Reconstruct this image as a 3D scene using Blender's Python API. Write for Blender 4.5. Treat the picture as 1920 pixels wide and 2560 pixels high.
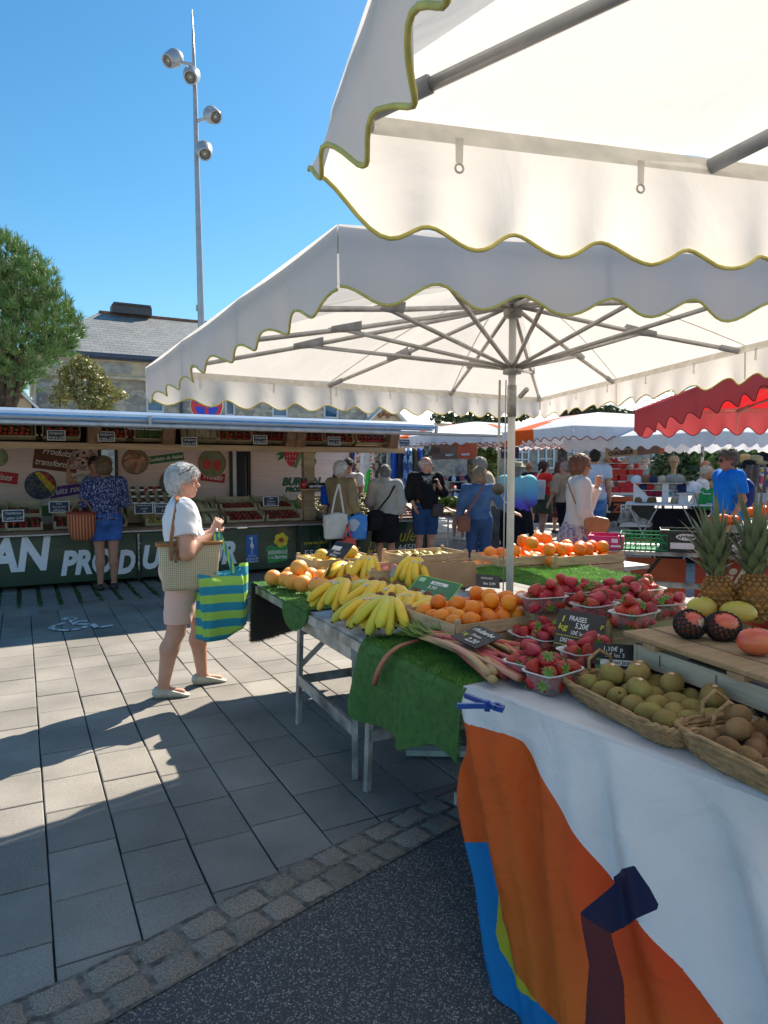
import bpy, math, random
import numpy as np
from mathutils import Vector as V, Matrix, noise
random.seed(7); RN = np.random.RandomState(7)
for o in list(bpy.data.objects): bpy.data.objects.remove(o)
S = bpy.context.scene; COL = S.collection
R = math.radians
# ---------------- camera, world, sun, exposure ----------------
F_PX, PITCH, CZ = 1720.0, R(3.59), 1.55
cam = bpy.data.cameras.new('camera'); co = bpy.data.objects.new('camera', cam); COL.objects.link(co)
cam.sensor_fit = 'HORIZONTAL'; cam.sensor_width = 24; cam.lens = F_PX/1920*24; cam.clip_start = .05; cam.clip_end = 900
co.location = (0, 0, CZ); co.rotation_euler = (R(90)-PITCH, 0, 0); S.camera = co
SUN_AZ, SUN_EL = R(31), R(41.3)      # azimuth from +Y towards +X
w = bpy.data.worlds.new('World'); S.world = w; w.use_nodes = True
nt = w.node_tree; sky = nt.nodes.new('ShaderNodeTexSky'); sky.sky_type = 'NISHITA'; sky.sun_disc = False
sky.sun_elevation = SUN_EL; sky.sun_rotation = SUN_AZ; sky.altitude = 0; sky.air_density = 1.15; sky.dust_density = .25; sky.ozone_density = 4.0
nt.nodes['Background'].inputs[1].default_value = .070
hsv = nt.nodes.new('ShaderNodeHueSaturation'); hsv.inputs['Saturation'].default_value = 1.25; hsv.inputs['Hue'].default_value = .488; hsv.inputs['Value'].default_value = 1.12; nt.links.new(sky.outputs[0], hsv.inputs['Color']); nt.links.new(hsv.outputs[0], nt.nodes['Background'].inputs[0])
ld = bpy.data.lights.new('sun', 'SUN'); ld.energy = 5.0; ld.angle = R(.5); ld.color = (1, .91, .77)
lo = bpy.data.objects.new('sun', ld); COL.objects.link(lo)
sd = V((math.sin(SUN_AZ)*math.cos(SUN_EL), math.cos(SUN_AZ)*math.cos(SUN_EL), math.sin(SUN_EL)))
lo.rotation_euler = sd.to_track_quat('Z', 'Y').to_euler(); lo.location = (20, 30, 40)
vs = S.view_settings; vs.view_transform = 'Standard'; vs.look = 'None'; vs.gamma = 1; vs.use_curve_mapping = False; vs.exposure = 1.04
S.cycles.max_bounces = 8; S.cycles.transparent_max_bounces = 12; S.cycles.diffuse_bounces = 4
S.cycles.caustics_reflective = False; S.cycles.caustics_refractive = False
# ---------------- measuring helpers ----------------
CP, SP = math.cos(PITCH), math.sin(PITCH)
def ray(px, py):
    a = (px-960)/F_PX; b = (1280-py)/F_PX
    return V((a, CP+b*SP, b*CP-SP))
def onz(px, py, z=0.0):
    d = ray(px, py); t = (z-CZ)/d.z; return V((d.x*t, d.y*t, z))
def ony(px, py, y):
    d = ray(px, py); t = y/d.y; return V((d.x*t, y, CZ+d.z*t))
ANG = R(27.8)
U = V((math.cos(ANG), math.sin(ANG), 0)); W_ = V((-math.sin(ANG), math.cos(ANG), 0))   # along the trailer / away from the camera
def onpl(px, py, p, n):
    d = ray(px, py); o = V((0, 0, CZ)); t = (p-o).dot(n)/d.dot(n); return o+d*t
# ---------------- materials ----------------
MC = {}
def mat(name, col=(.5, .5, .5), rough=.6, var=.12, scale=12, bump=0, bscale=60, metal=0, rnd=0, spec=.5, trans=0, alpha=1, kind=None, col2=None, stretch=(1, 1, 1), sss=0, coat=0):
    if name in MC: return MC[name]
    m = bpy.data.materials.new(name); m.use_nodes = True; MC[name] = m
    n = m.node_tree.nodes; l = m.node_tree.links; b = n['Principled BSDF']
    b.inputs['Roughness'].default_value = rough; b.inputs['Metallic'].default_value = metal; b.inputs['Specular IOR Level'].default_value = spec
    if coat: b.inputs['Coat Weight'].default_value = coat
    tc = n.new('ShaderNodeTexCoord'); mp = n.new('ShaderNodeMapping'); mp.inputs['Scale'].default_value = stretch
    l.new(tc.outputs['Object'], mp.inputs[0])
    src = mp.outputs[0]
    if rnd:
        oi = n.new('ShaderNodeObjectInfo'); ad = n.new('ShaderNodeVectorMath'); ad.operation = 'ADD'
        ml = n.new('ShaderNodeMath'); ml.operation = 'MULTIPLY'; ml.inputs[1].default_value = 37
        l.new(oi.outputs['Random'], ml.inputs[0]); l.new(mp.outputs[0], ad.inputs[0]); l.new(ml.outputs[0], ad.inputs[1]); src = ad.outputs[0]
    tx = n.new('ShaderNodeTexNoise'); tx.inputs['Scale'].default_value = scale; tx.inputs['Detail'].default_value = 5
    l.new(src, tx.inputs[0])
    mx = n.new('ShaderNodeMix'); mx.data_type = 'RGBA'
    c2 = col2 if col2 else tuple(max(0, c*(1-2*var)) for c in col)
    c1 = col if col2 else tuple(min(1, c*(1+var)) for c in col)
    rp = n.new('ShaderNodeMapRange'); rp.inputs[1].default_value = .32; rp.inputs[2].default_value = .68
    l.new(tx.outputs[0], rp.inputs[0]); l.new(rp.outputs[0], mx.inputs[0])
    mx.inputs[6].default_value = (*c1, 1); mx.inputs[7].default_value = (*c2, 1)
    out = mx.outputs[2]
    if rnd:
        hs = n.new('ShaderNodeHueSaturation'); mr = n.new('ShaderNodeMapRange'); mr.inputs[3].default_value = 1-rnd; mr.inputs[4].default_value = 1+rnd*.6
        l.new(oi.outputs['Random'], mr.inputs[0]); l.new(mr.outputs[0], hs.inputs['Value']); l.new(out, hs.inputs['Color']); out = hs.outputs[0]
        m2 = n.new('ShaderNodeMapRange'); m2.inputs[3].default_value = .5-rnd*.07; m2.inputs[4].default_value = .5+rnd*.07
        m3 = n.new('ShaderNodeMath'); m3.operation = 'FRACT'; m4 = n.new('ShaderNodeMath'); m4.operation = 'MULTIPLY'; m4.inputs[1].default_value = 7.3
        l.new(oi.outputs['Random'], m4.inputs[0]); l.new(m4.outputs[0], m3.inputs[0]); l.new(m3.outputs[0], m2.inputs[0]); l.new(m2.outputs[0], hs.inputs['Hue'])
    l.new(out, b.inputs['Base Color'])
    if bump:
        t2 = n.new('ShaderNodeTexNoise'); t2.inputs['Scale'].default_value = bscale; t2.inputs['Detail'].default_value = 4
        if kind == 'voronoi':
            t2 = n.new('ShaderNodeTexVoronoi'); t2.inputs['Scale'].default_value = bscale
        l.new(src, t2.inputs[0]); bp = n.new('ShaderNodeBump'); bp.inputs['Strength'].default_value = bump; bp.inputs['Distance'].default_value = .01
        l.new(t2.outputs[0], bp.inputs['Height']); l.new(bp.outputs[0], b.inputs['Normal'])
    if sss: b.inputs['Subsurface Weight'].default_value = sss; b.inputs['Subsurface Radius'].default_value = (.02, .008, .004); b.inputs['Subsurface Scale'].default_value = .3
    if trans:                       # cloth the sun shines through
        tr = n.new('ShaderNodeBsdfTranslucent'); l.new(out, tr.inputs[0]); ms = n.new('ShaderNodeMixShader'); ms.inputs[0].default_value = trans
        l.new(b.outputs[0], ms.inputs[1]); l.new(tr.outputs[0], ms.inputs[2]); l.new(ms.outputs[0], n['Material Output'].inputs[0])
    if alpha < 1: b.inputs['Alpha'].default_value = alpha
    m['nodes_out'] = 1
    return m
def voro_mat(name, cols, scale=30, rough=.6, bump=.3, stretch=(1, 1, 1), rnd=False, dist='EUCLIDEAN', edge=None, erange=(.02, .06), trans=0):
    """cells coloured at random from a ramp, optional darker joints"""
    if name in MC: return MC[name]
    m = bpy.data.materials.new(name); m.use_nodes = True; MC[name] = m
    n = m.node_tree.nodes; l = m.node_tree.links; b = n['Principled BSDF']; b.inputs['Roughness'].default_value = rough
    tc = n.new('ShaderNodeTexCoord'); mp = n.new('ShaderNodeMapping'); mp.inputs['Scale'].default_value = stretch; l.new(tc.outputs['Object'], mp.inputs[0])
    v = n.new('ShaderNodeTexVoronoi'); v.inputs['Scale'].default_value = scale; l.new(mp.outputs[0], v.inputs[0])
    sp = n.new('ShaderNodeSeparateColor'); l.new(v.outputs['Color'], sp.inputs[0])
    r = n.new('ShaderNodeValToRGB'); r.color_ramp.interpolation = 'CONSTANT'; l.new(sp.outputs[0], r.inputs[0])
    e = r.color_ramp.elements
    while len(e) < len(cols): e.new(.5)
    for i, c in enumerate(cols): e[i].position = i/len(cols); e[i].color = (*c, 1)
    out = r.outputs[0]
    if edge:
        ve = n.new('ShaderNodeTexVoronoi'); ve.feature = 'DISTANCE_TO_EDGE'; ve.inputs['Scale'].default_value = scale; l.new(mp.outputs[0], ve.inputs[0])
        mr = n.new('ShaderNodeMapRange'); mr.inputs[1].default_value = erange[0]; mr.inputs[2].default_value = erange[1]; l.new(ve.outputs[0], mr.inputs[0])
        mx = n.new('ShaderNodeMix'); mx.data_type = 'RGBA'; l.new(mr.outputs[0], mx.inputs[0]); mx.inputs[6].default_value = (*edge, 1); l.new(out, mx.inputs[7]); out = mx.outputs[2]
        bp = n.new('ShaderNodeBump'); bp.inputs['Strength'].default_value = bump; bp.inputs['Distance'].default_value = .02; l.new(mr.outputs[0], bp.inputs['Height']); l.new(bp.outputs[0], b.inputs['Normal'])
    t = n.new('ShaderNodeTexNoise'); t.inputs['Scale'].default_value = 3; l.new(mp.outputs[0], t.inputs[0])
    hs = n.new('ShaderNodeHueSaturation'); mr = n.new('ShaderNodeMapRange'); mr.inputs[3].default_value = .75; mr.inputs[4].default_value = 1.2
    l.new(t.outputs[0], mr.inputs[0]); l.new(mr.outputs[0], hs.inputs['Value']); l.new(out, hs.inputs['Color']); l.new(hs.outputs[0], b.inputs['Base Color'])
    return m
def stripe_mat(name, c1, c2, axis=2, period=.1, duty=.5, rough=.8, bend=0, phase=0, bump=0):
    if name in MC: return MC[name]
    m = bpy.data.materials.new(name); m.use_nodes = True; MC[name] = m
    n = m.node_tree.nodes; l = m.node_tree.links; b = n['Principled BSDF']; b.inputs['Roughness'].default_value = rough
    tc = n.new('ShaderNodeTexCoord'); s = n.new('ShaderNodeSeparateXYZ'); l.new(tc.outputs['Object'], s.inputs[0])
    a = n.new('ShaderNodeMath'); a.operation = 'MULTIPLY_ADD'; a.inputs[1].default_value = 1/period; a.inputs[2].default_value = phase+100; l.new(s.outputs[axis], a.inputs[0])
    f = n.new('ShaderNodeMath'); f.operation = 'FRACT'; l.new(a.outputs[0], f.inputs[0])
    g = n.new('ShaderNodeMath'); g.operation = 'GREATER_THAN'; g.inputs[1].default_value = duty; l.new(f.outputs[0], g.inputs[0])
    mx = n.new('ShaderNodeMix'); mx.data_type = 'RGBA'; mx.inputs[6].default_value = (*c1, 1); mx.inputs[7].default_value = (*c2, 1); l.new(g.outputs[0], mx.inputs[0])
    l.new(mx.outputs[2], b.inputs['Base Color'])
    if bump:
        bp = n.new('ShaderNodeBump'); bp.inputs['Strength'].default_value = bump; l.new(f.outputs[0], bp.inputs['Height']); l.new(bp.outputs[0], b.inputs['Normal'])
    return m
def glass_mat(name, tint=(.9, .95, 1), a=.3):
    if name in MC: return MC[name]
    m = bpy.data.materials.new(name); m.use_nodes = True; MC[name] = m
    n = m.node_tree.nodes; l = m.node_tree.links; b = n['Principled BSDF']; b.inputs['Base Color'].default_value = (*tint, 1); b.inputs['Roughness'].default_value = .12; b.inputs['Alpha'].default_value = a
    return m
# ---------------- mesh builder ----------------
class MB:
    def __init__(s): s.v = []; s.f = []; s.m = []; s.M = None; s.k = 0
    def pt(s, p):
        p = V(p)
        if s.M is not None: p = s.M @ p
        s.v.append(p); return len(s.v)-1
    def add(s, vs_, fs, k=None):
        b = len(s.v)
        for p in vs_: s.pt(p)
        for f in fs: s.f.append([b+i for i in f]); s.m.append(s.k if k is None else k)
        return s
    def box(s, c, size, rot=None, k=None, taper=1, bev=0):
        c = V(c); hx, hy, hz = size[0]/2, size[1]/2, size[2]/2
        if bev > 0:
            b = min(bev, hx*.9, hy*.9, hz*.9); pts = []; 
            import itertools
            idx = {}
            for sx in (-1, 1):
                for sy in (-1, 1):
                    for sz in (-1, 1):
                        for ax in range(3):
                            q = [sx*(hx-b), sy*(hy-b), sz*(hz-b)]; q[ax] = (sx, sy, sz)[ax]*(hx, hy, hz)[ax]
                            idx[(sx, sy, sz, ax)] = len(pts); pts.append(V(q))
            fs = []
            for ax in range(3):
                a1, a2 = [(1, 2), (2, 0), (0, 1)][ax]
                for sg in (-1, 1):
                    o = []
                    for (p1, p2) in ((-1, -1), (1, -1), (1, 1), (-1, 1)):
                        t = [0, 0, 0]; t[ax] = sg; t[a1] = p1; t[a2] = p2; o.append(idx[(*t, ax)])
                    fs.append(o if sg > 0 else o[::-1])
            for ax in range(3):
                a1, a2 = [(1, 2), (2, 0), (0, 1)][ax]
                for p1 in (-1, 1):
                    for p2 in (-1, 1):
                        t0 = [0, 0, 0]; t0[a1] = p1; t0[a2] = p2; t1 = list(t0); t0[ax] = -1; t1[ax] = 1
                        q = [idx[(*t0, a1)], idx[(*t1, a1)], idx[(*t1, a2)], idx[(*t0, a2)]]
                        fs.append(q if p1*p2 < 0 else q[::-1])
            for sx in (-1, 1):
                for sy in (-1, 1):
                    for sz in (-1, 1):
                        q = [idx[(sx, sy, sz, 0)], idx[(sx, sy, sz, 1)], idx[(sx, sy, sz, 2)]]
                        fs.append(q if sx*sy*sz > 0 else q[::-1])
        else:
            pts = [V((sx*hx*(taper if sz > 0 else 1), sy*hy*(taper if sz > 0 else 1), sz*hz)) for sz in (-1, 1) for sy in (-1, 1) for sx in (-1, 1)]
            fs = [(0, 2, 3, 1), (4, 5, 7, 6), (0, 1, 5, 4), (2, 6, 7, 3), (0, 4, 6, 2), (1, 3, 7, 5)]
        if rot is not None: pts = [rot @ p for p in pts]
        s.add([p+c for p in pts], fs, k); return s
    def bar(s, a, b, wd, th=None, k=None, up=(0, 0, 1)):
        a = V(a); b = V(b); d = b-a; L = d.length; z = d.normalized(); x = V(up).cross(z)
        if x.length < 1e-3: x = V((1, 0, 0)).cross(z)
        x.normalize(); y = z.cross(x); rot = Matrix((x, y, z)).transposed()
        return s.box((a+b)/2, (wd, th or wd, L), rot, k)
    def tube(s, pts, r, n=8, k=None, cap=True, sq=1):
        pts = [V(p) for p in pts]; N = len(pts); rs = r if hasattr(r, '__len__') else [r]*N
        vs_ = []; px = None
        for i in range(N):
            t = (pts[min(i+1, N-1)]-pts[max(i-1, 0)]); t = t.normalized() if t.length > 0 else V((0, 0, 1))
            if px is None: px = V((0, 0, 1)).cross(t); px = px if px.length > .05 else V((1, 0, 0)).cross(t); px.normalize()
            px = (px-t*px.dot(t)); px = px.normalized() if px.length > 1e-6 else V((1, 0, 0)); py = t.cross(px)
            for j in range(n):
                a = 2*math.pi*j/n; vs_.append(pts[i]+(px*math.cos(a)+py*math.sin(a)*sq)*rs[i])
        fs = [(i*n+j, i*n+(j+1) % n, (i+1)*n+(j+1) % n, (i+1)*n+j) for i in range(N-1) for j in range(n)]
        if cap: fs += [list(range(n))[::-1], [(N-1)*n+j for j in range(n)]]
        s.add(vs_, fs, k); return s
    def lathe(s, prof, n=16, c=(0, 0, 0), k=None, M=None, wob=0):
        """prof: (radius, z)"""
        vs_ = []; c = V(c)
        for (r, z) in prof:
            for j in range(n):
                a = 2*math.pi*j/n; q = V((r*math.cos(a), r*math.sin(a), z))
                if M is not None: q = M @ q
                vs_.append(q+c)
        fs = [(i*n+j, i*n+(j+1) % n, (i+1)*n+(j+1) % n, (i+1)*n+j) for i in range(len(prof)-1) for j in range(n)]
        if prof[0][0] > 1e-4: fs.append(list(range(n))[::-1])
        if prof[-1][0] > 1e-4: fs.append([(len(prof)-1)*n+j for j in range(n)])
        s.add(vs_, fs, k); return s
    def ball(s, c, r, n=12, m=8, k=None, M=None, wob=0, seed=0):
        r = r if hasattr(r, '__len__') else (r, r, r); c = V(c); vs_ = []; fs = []
        vs_.append(V((0, 0, -1)))
        for i in range(1, m):
            p = math.pi*i/m-math.pi/2
            for j in range(n): a = 2*math.pi*j/n; vs_.append(V((math.cos(p)*math.cos(a), math.cos(p)*math.sin(a), math.sin(p))))
        vs_.append(V((0, 0, 1)))
        q = []
        for p in vs_:
            f = 1+(noise.noise(p*1.7+V((seed*3.1, seed, 0)))*wob if wob else 0)
            p = V((p.x*r[0]*f, p.y*r[1]*f, p.z*r[2]*f)); q.append((M @ p if M is not None else p)+c)
        for j in range(n): fs.append((0, 1+(j+1) % n, 1+j))
        for i in range(m-2):
            for j in range(n): a = 1+i*n+j; b = 1+i*n+(j+1) % n; fs.append((a, b, b+n, a+n))
        e = len(vs_)-1
        for j in range(n): fs.append((e, 1+(m-2)*n+j, 1+(m-2)*n+(j+1) % n))
        s.add(q, fs, k); return s
    def grid(s, fn, nu, nv, k=None, kf=None, closed=False):
        b = len(s.v)
        for i in range(nu+1):
            for j in range(nv+1): s.pt(fn(i/nu, j/nv))
        for i in range(nu):
            for j in range(nv):
                a = b+i*(nv+1)+j; s.f.append([a, a+nv+1, a+nv+2, a+1]); s.m.append(kf((i+.5)/nu, (j+.5)/nv) if kf else (s.k if k is None else k))
        return s
    def prism(s, out, h, M=None, k=None):
        """2-D outline in xy, extruded 0..h in z"""
        n = len(out); M = M or Matrix.Identity(4)
        vs_ = [M @ V((p[0], p[1], 0)) for p in out]+[M @ V((p[0], p[1], h)) for p in out]
        fs = [list(range(n))[::-1], [n+i for i in range(n)]]+[(i, (i+1) % n, n+(i+1) % n, n+i) for i in range(n)]
        s.add(vs_, fs, k); return s
    def mesh(s, name, mats, smooth=False, tf=None):
        me = bpy.data.meshes.new(name)
        vv = [tuple(tf @ p) if tf is not None else tuple(p) for p in s.v]
        me.from_pydata(vv, [], s.f); mats = mats if isinstance(mats, (list, tuple)) else [mats]
        for m_ in mats: me.materials.append(m_)
        me.polygons.foreach_set('material_index', s.m)
        if smooth: me.polygons.foreach_set('use_smooth', [True]*len(s.f))
        me.update(); return me
MW = {}
def tag(o, label=None, cat=None, group=None, kind=None):
    if label: o['label'] = label
    if cat: o['category'] = cat
    if group: o['group'] = group
    if kind: o['kind'] = kind
    return o
def thing(name, label, cat, loc=(0, 0, 0), rz=0, group=None):
    o = bpy.data.objects.new(name, None); COL.objects.link(o); o.empty_display_size = .1
    o.location = loc; o.rotation_euler = (0, 0, rz); tag(o, label, cat, group)
    MW[o.name] = Matrix.Translation(V(loc)) @ Matrix.Rotation(rz, 4, 'Z'); return o
def obj(name, mb, mats, parent=None, smooth=False, world=False, solid=0, bevel=0, autos=None):
    tf = None
    if world and parent is not None: tf = MW[parent.name].inverted()
    me = mb.mesh(name, mats, smooth, tf) if isinstance(mb, MB) else mb
    o = bpy.data.objects.new(name, me); COL.objects.link(o)
    if parent is not None: o.parent = parent; MW[o.name] = MW[parent.name]
    else: MW[o.name] = Matrix.Identity(4)
    if solid: md = o.modifiers.new('solid', 'SOLIDIFY'); md.thickness = solid; md.offset = 0
    return o
def single(name, label, cat, mb, mats, loc=(0, 0, 0), rz=0, group=None, kind=None, smooth=False, solid=0):
    """a thing that is one mesh, origin at its base; mb in local coordinates"""
    o = obj(name, mb, mats, None, smooth, solid=solid); o.location = loc; o.rotation_euler = (0, 0, rz); tag(o, label, cat, group, kind)
    MW[o.name] = Matrix.Translation(V(loc)) @ Matrix.Rotation(rz, 4, 'Z'); return o
def kids(o): return [c for c in KID.get(o.name, [])]
def dup(o, loc=None, rz=None, label=None, group=None, rot=None, parent=None, scale=None):
    c = o.copy(); COL.objects.link(c)
    if parent is not None: c.parent = parent
    if loc is not None: c.location = loc
    if rz is not None: c.rotation_euler = (0, 0, rz)
    if rot is not None: c.rotation_euler = rot
    if scale is not None: c.scale = (scale,)*3 if not hasattr(scale, '__len__') else scale
    if label: c['label'] = label
    if group: c['group'] = group
    for ch in list(o.children): dup(ch, parent=c)
    return c
def struct(name, mb, mats, smooth=False, label=None):
    o = obj(name, mb, mats, None, smooth); o['kind'] = 'structure'
    if label: o['label'] = label
    return o
TXT = {}
def text_mb(s, size=1.0, bold=0, shear=0, extr=.002, mirror=False, sx=1, align='LEFT', spacing=1):
    """triangles of a line of lettering in the xy plane, facing +z"""
    cu = bpy.data.curves.new('lettering', 'FONT'); cu.body = s; cu.size = size; cu.offset = bold; cu.shear = shear; cu.extrude = extr; cu.align_x = align; cu.resolution_u = 3; cu.space_character = spacing
    o = bpy.data.objects.new('lettering', cu); COL.objects.link(o)
    dg = bpy.context.evaluated_depsgraph_get(); me = bpy.data.meshes.new_from_object(o.evaluated_get(dg))
    mb = MB(); mb.v = [V((v.co.x*sx, v.co.y, v.co.z)) for v in me.vertices]; mb.f = [list(p.vertices) for p in me.polygons]; mb.m = [0]*len(mb.f)
    bpy.data.objects.remove(o); bpy.data.curves.remove(cu); bpy.data.meshes.remove(me); return mb
def put_text(s, M, size, mats, parent, bold=0, shear=0, sx=1, align='LEFT', name='lettering', world=False, extr=.0015, spacing=1):
    t = text_mb(s, size, bold, shear, extr, sx=sx, align=align, spacing=spacing)
    t.v = [M @ p for p in t.v]; return obj(name, t, mats, parent, world=world)
def frame(o, x, y, z=None):
    x = V(x).normalized(); y = V(y); y = (y-x*y.dot(x)).normalized(); z = x.cross(y)
    return Matrix.Translation(V(o)) @ Matrix((x, y, z)).transposed().to_4x4()
# ---------------- implicit surfaces for bodies and clothes ----------------
class SDF:
    def __init__(s, lo, hi, h):
        s.h = h; s.lo = np.array(lo, float); s.n = np.maximum(4, np.ceil((np.array(hi)-s.lo)/h).astype(int)+1)
        s.f = np.full(tuple(s.n), 1.0, np.float32)
    def sub(s, lo, hi):
        a = np.clip(np.floor((np.array(lo)-s.lo)/s.h).astype(int), 0, s.n-1); b = np.clip(np.ceil((np.array(hi)-s.lo)/s.h).astype(int)+1, 1, s.n)
        if (b <= a).any(): return None, None
        g = np.meshgrid(*[s.lo[i]+s.h*np.arange(a[i], b[i]) for i in range(3)], indexing='ij')
        return (slice(a[0], b[0]), slice(a[1], b[1]), slice(a[2], b[2])), np.stack(g, -1).astype(np.float32)
    def mix(s, sl, d, k):
        f = s.f[sl]
        if k > 0: hh = np.maximum(k-np.abs(f-d), 0)/k; s.f[sl] = np.minimum(f, d)-hh*hh*k*.25
        else: s.f[sl] = np.minimum(f, d)
    def cap(s, a, b, ra, rb=None, k=.03):
        rb = ra if rb is None else rb; a = np.array(a, float); b = np.array(b, float); pad = max(ra, rb)+k+3*s.h
        sl, P = s.sub(np.minimum(a, b)-pad, np.maximum(a, b)+pad)
        if sl is None: return s
        d = b-a; L2 = max(d.dot(d), 1e-9); t = np.clip(((P-a) @ d)/L2, 0, 1); q = P-a-t[..., None]*d
        s.mix(sl, np.sqrt((q*q).sum(-1))-(ra+(rb-ra)*t), k); return s
    def ell(s, c, r, k=.03, rot=None):
        c = np.array(c, float); r = np.array(r, float); pad = max(r)+k+3*s.h; sl, P = s.sub(c-pad, c+pad)
        if sl is None: return s
        q = P-c
        if rot is not None: q = q @ np.array(rot)          # rot columns = ellipsoid axes
        k0 = np.sqrt(((q/r)**2).sum(-1)); k1 = np.sqrt(((q/(r*r))**2).sum(-1))+1e-9
        s.mix(sl, k0*(k0-1)/k1, k); return s
    def cut(s, p, n):
        sl, P = s.sub(s.lo, s.lo+s.h*s.n); n = np.array(n, float); n /= np.linalg.norm(n)
        s.f[sl] = np.maximum(s.f[sl], (P-np.array(p)) @ n); return s
    def bump(s, amp, sc, st=(1, 1, 1)):
        sl, P = s.sub(s.lo, s.lo+s.h*s.n); q = P*sc*np.array(st)
        s.f[sl] += amp*(np.sin(q[..., 0]+1.3*np.sin(q[..., 1]*1.1+.7*q[..., 2]))*np.cos(q[..., 2]*.9+1.7*np.sin(q[..., 0]*.8))); return s
    def mb(s):
        f = s.f; ins = f < 0; n = f.shape; o = MB()
        f[0], f[-1] = np.abs(f[0])+1e-4, np.abs(f[-1])+1e-4; f[:, 0] = np.abs(f[:, 0])+1e-4; f[:, -1] = np.abs(f[:, -1])+1e-4; f[:, :, 0] = np.abs(f[:, :, 0])+1e-4; f[:, :, -1] = np.abs(f[:, :, -1])+1e-4
        ins = f < 0; C = tuple(x-1 for x in n); cnt = np.zeros(C, np.float32); acc = np.zeros(C+(3,), np.float32)
        base = np.stack(np.meshgrid(*[np.arange(c) for c in C], indexing='ij'), -1).astype(np.float32)
        for ax in range(3):
            oth = [i for i in range(3) if i != ax]
            for d1 in (0, 1):
                for d2 in (0, 1):
                    off = [0, 0, 0]; off[oth[0]] = d1; off[oth[1]] = d2; o2 = list(off); o2[ax] = 1
                    sa = tuple(slice(off[i], off[i]+C[i]) for i in range(3)); sb = tuple(slice(o2[i], o2[i]+C[i]) for i in range(3))
                    fa, fb = f[sa], f[sb]; cr = (ins[sa] != ins[sb]); t = np.where(cr, fa/(fa-fb+1e-12), 0)
                    cnt += cr; q = np.zeros(3, np.float32); q[:] = off
                    acc += cr[..., None]*q; acc[..., ax] += t
        m = cnt > 0; idx = -np.ones(C, int); idx[m] = np.arange(m.sum())
        P = s.lo+s.h*(base[m]+acc[m]/cnt[m][:, None])
        F = []
        for ax in range(3):
            a1, a2 = (ax+1) % 3, (ax+2) % 3
            sa = [slice(1, n[i]-1) for i in range(3)]; sa[ax] = slice(0, n[ax]-1); sb = list(sa); sb[ax] = slice(1, n[ax])
            A = ins[tuple(sa)]; B = ins[tuple(sb)]; cr = np.argwhere(A != B)
            if len(cr) == 0: continue
            st = A[tuple(cr.T)]; g = cr.copy()
            for i in range(3): g[:, i] += sa[i].start
            e1 = np.zeros(3, int); e1[a1] = 1; e2 = np.zeros(3, int); e2[a2] = 1
            q = [idx[tuple((g-e1-e2).T)], idx[tuple((g-e2).T)], idx[tuple(g.T)], idx[tuple((g-e1).T)]]
            q = np.stack(q, 1); q[~st] = q[~st][:, ::-1]; F.append(q)
        F = np.concatenate(F) if F else np.zeros((0, 4), int)
        o.v = [V(p) for p in P.tolist()]; o.f = F.tolist(); o.m = [0]*len(o.f); return o
# =====================================================================  SETTING
def matrixthing(name, label, cat, M, group=None):
    o = thing(name, label, cat, group=group); o.matrix_basis = M; MW[o.name] = M.copy(); return o
def brick_mat(name, c1, c2, mort, bw, bh, msize=.02, rough=.8, ax=(0, 2), var=.3, bump=.4, off=.5):
    m = bpy.data.materials.new(name); m.use_nodes = True; MC[name] = m
    n = m.node_tree.nodes; l = m.node_tree.links; b = n['Principled BSDF']; b.inputs['Roughness'].default_value = rough
    tc = n.new('ShaderNodeTexCoord'); s = n.new('ShaderNodeSeparateXYZ'); c = n.new('ShaderNodeCombineXYZ'); l.new(tc.outputs['Object'], s.inputs[0])
    l.new(s.outputs[ax[0]], c.inputs[0]); l.new(s.outputs[ax[1]], c.inputs[1])
    br = n.new('ShaderNodeTexBrick'); br.inputs['Scale'].default_value = 1; br.inputs['Brick Width'].default_value = bw; br.inputs['Row Height'].default_value = bh
    br.inputs['Mortar Size'].default_value = msize; br.inputs['Color1'].default_value = (*c1, 1); br.inputs['Color2'].default_value = (*c2, 1); br.inputs['Mortar'].default_value = (*mort, 1); br.offset = off
    l.new(c.outputs[0], br.inputs[0]); t = n.new('ShaderNodeTexNoise'); t.inputs['Scale'].default_value = .6; t.inputs['Detail'].default_value = 6; l.new(tc.outputs['Object'], t.inputs[0])
    hs = n.new('ShaderNodeHueSaturation'); mr = n.new('ShaderNodeMapRange'); mr.inputs[3].default_value = 1-var; mr.inputs[4].default_value = 1+var
    l.new(t.outputs[0], mr.inputs[0]); l.new(mr.outputs[0], hs.inputs['Value']); l.new(br.outputs[0], hs.inputs['Color']); l.new(hs.outputs[0], b.inputs['Base Color'])
    bp = n.new('ShaderNodeBump'); bp.inputs['Strength'].default_value = bump; bp.inputs['Distance'].default_value = .01; bp.invert = True; l.new(br.outputs['Fac'], bp.inputs['Height']); l.new(bp.outputs[0], b.inputs['Normal'])
    return m
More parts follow.
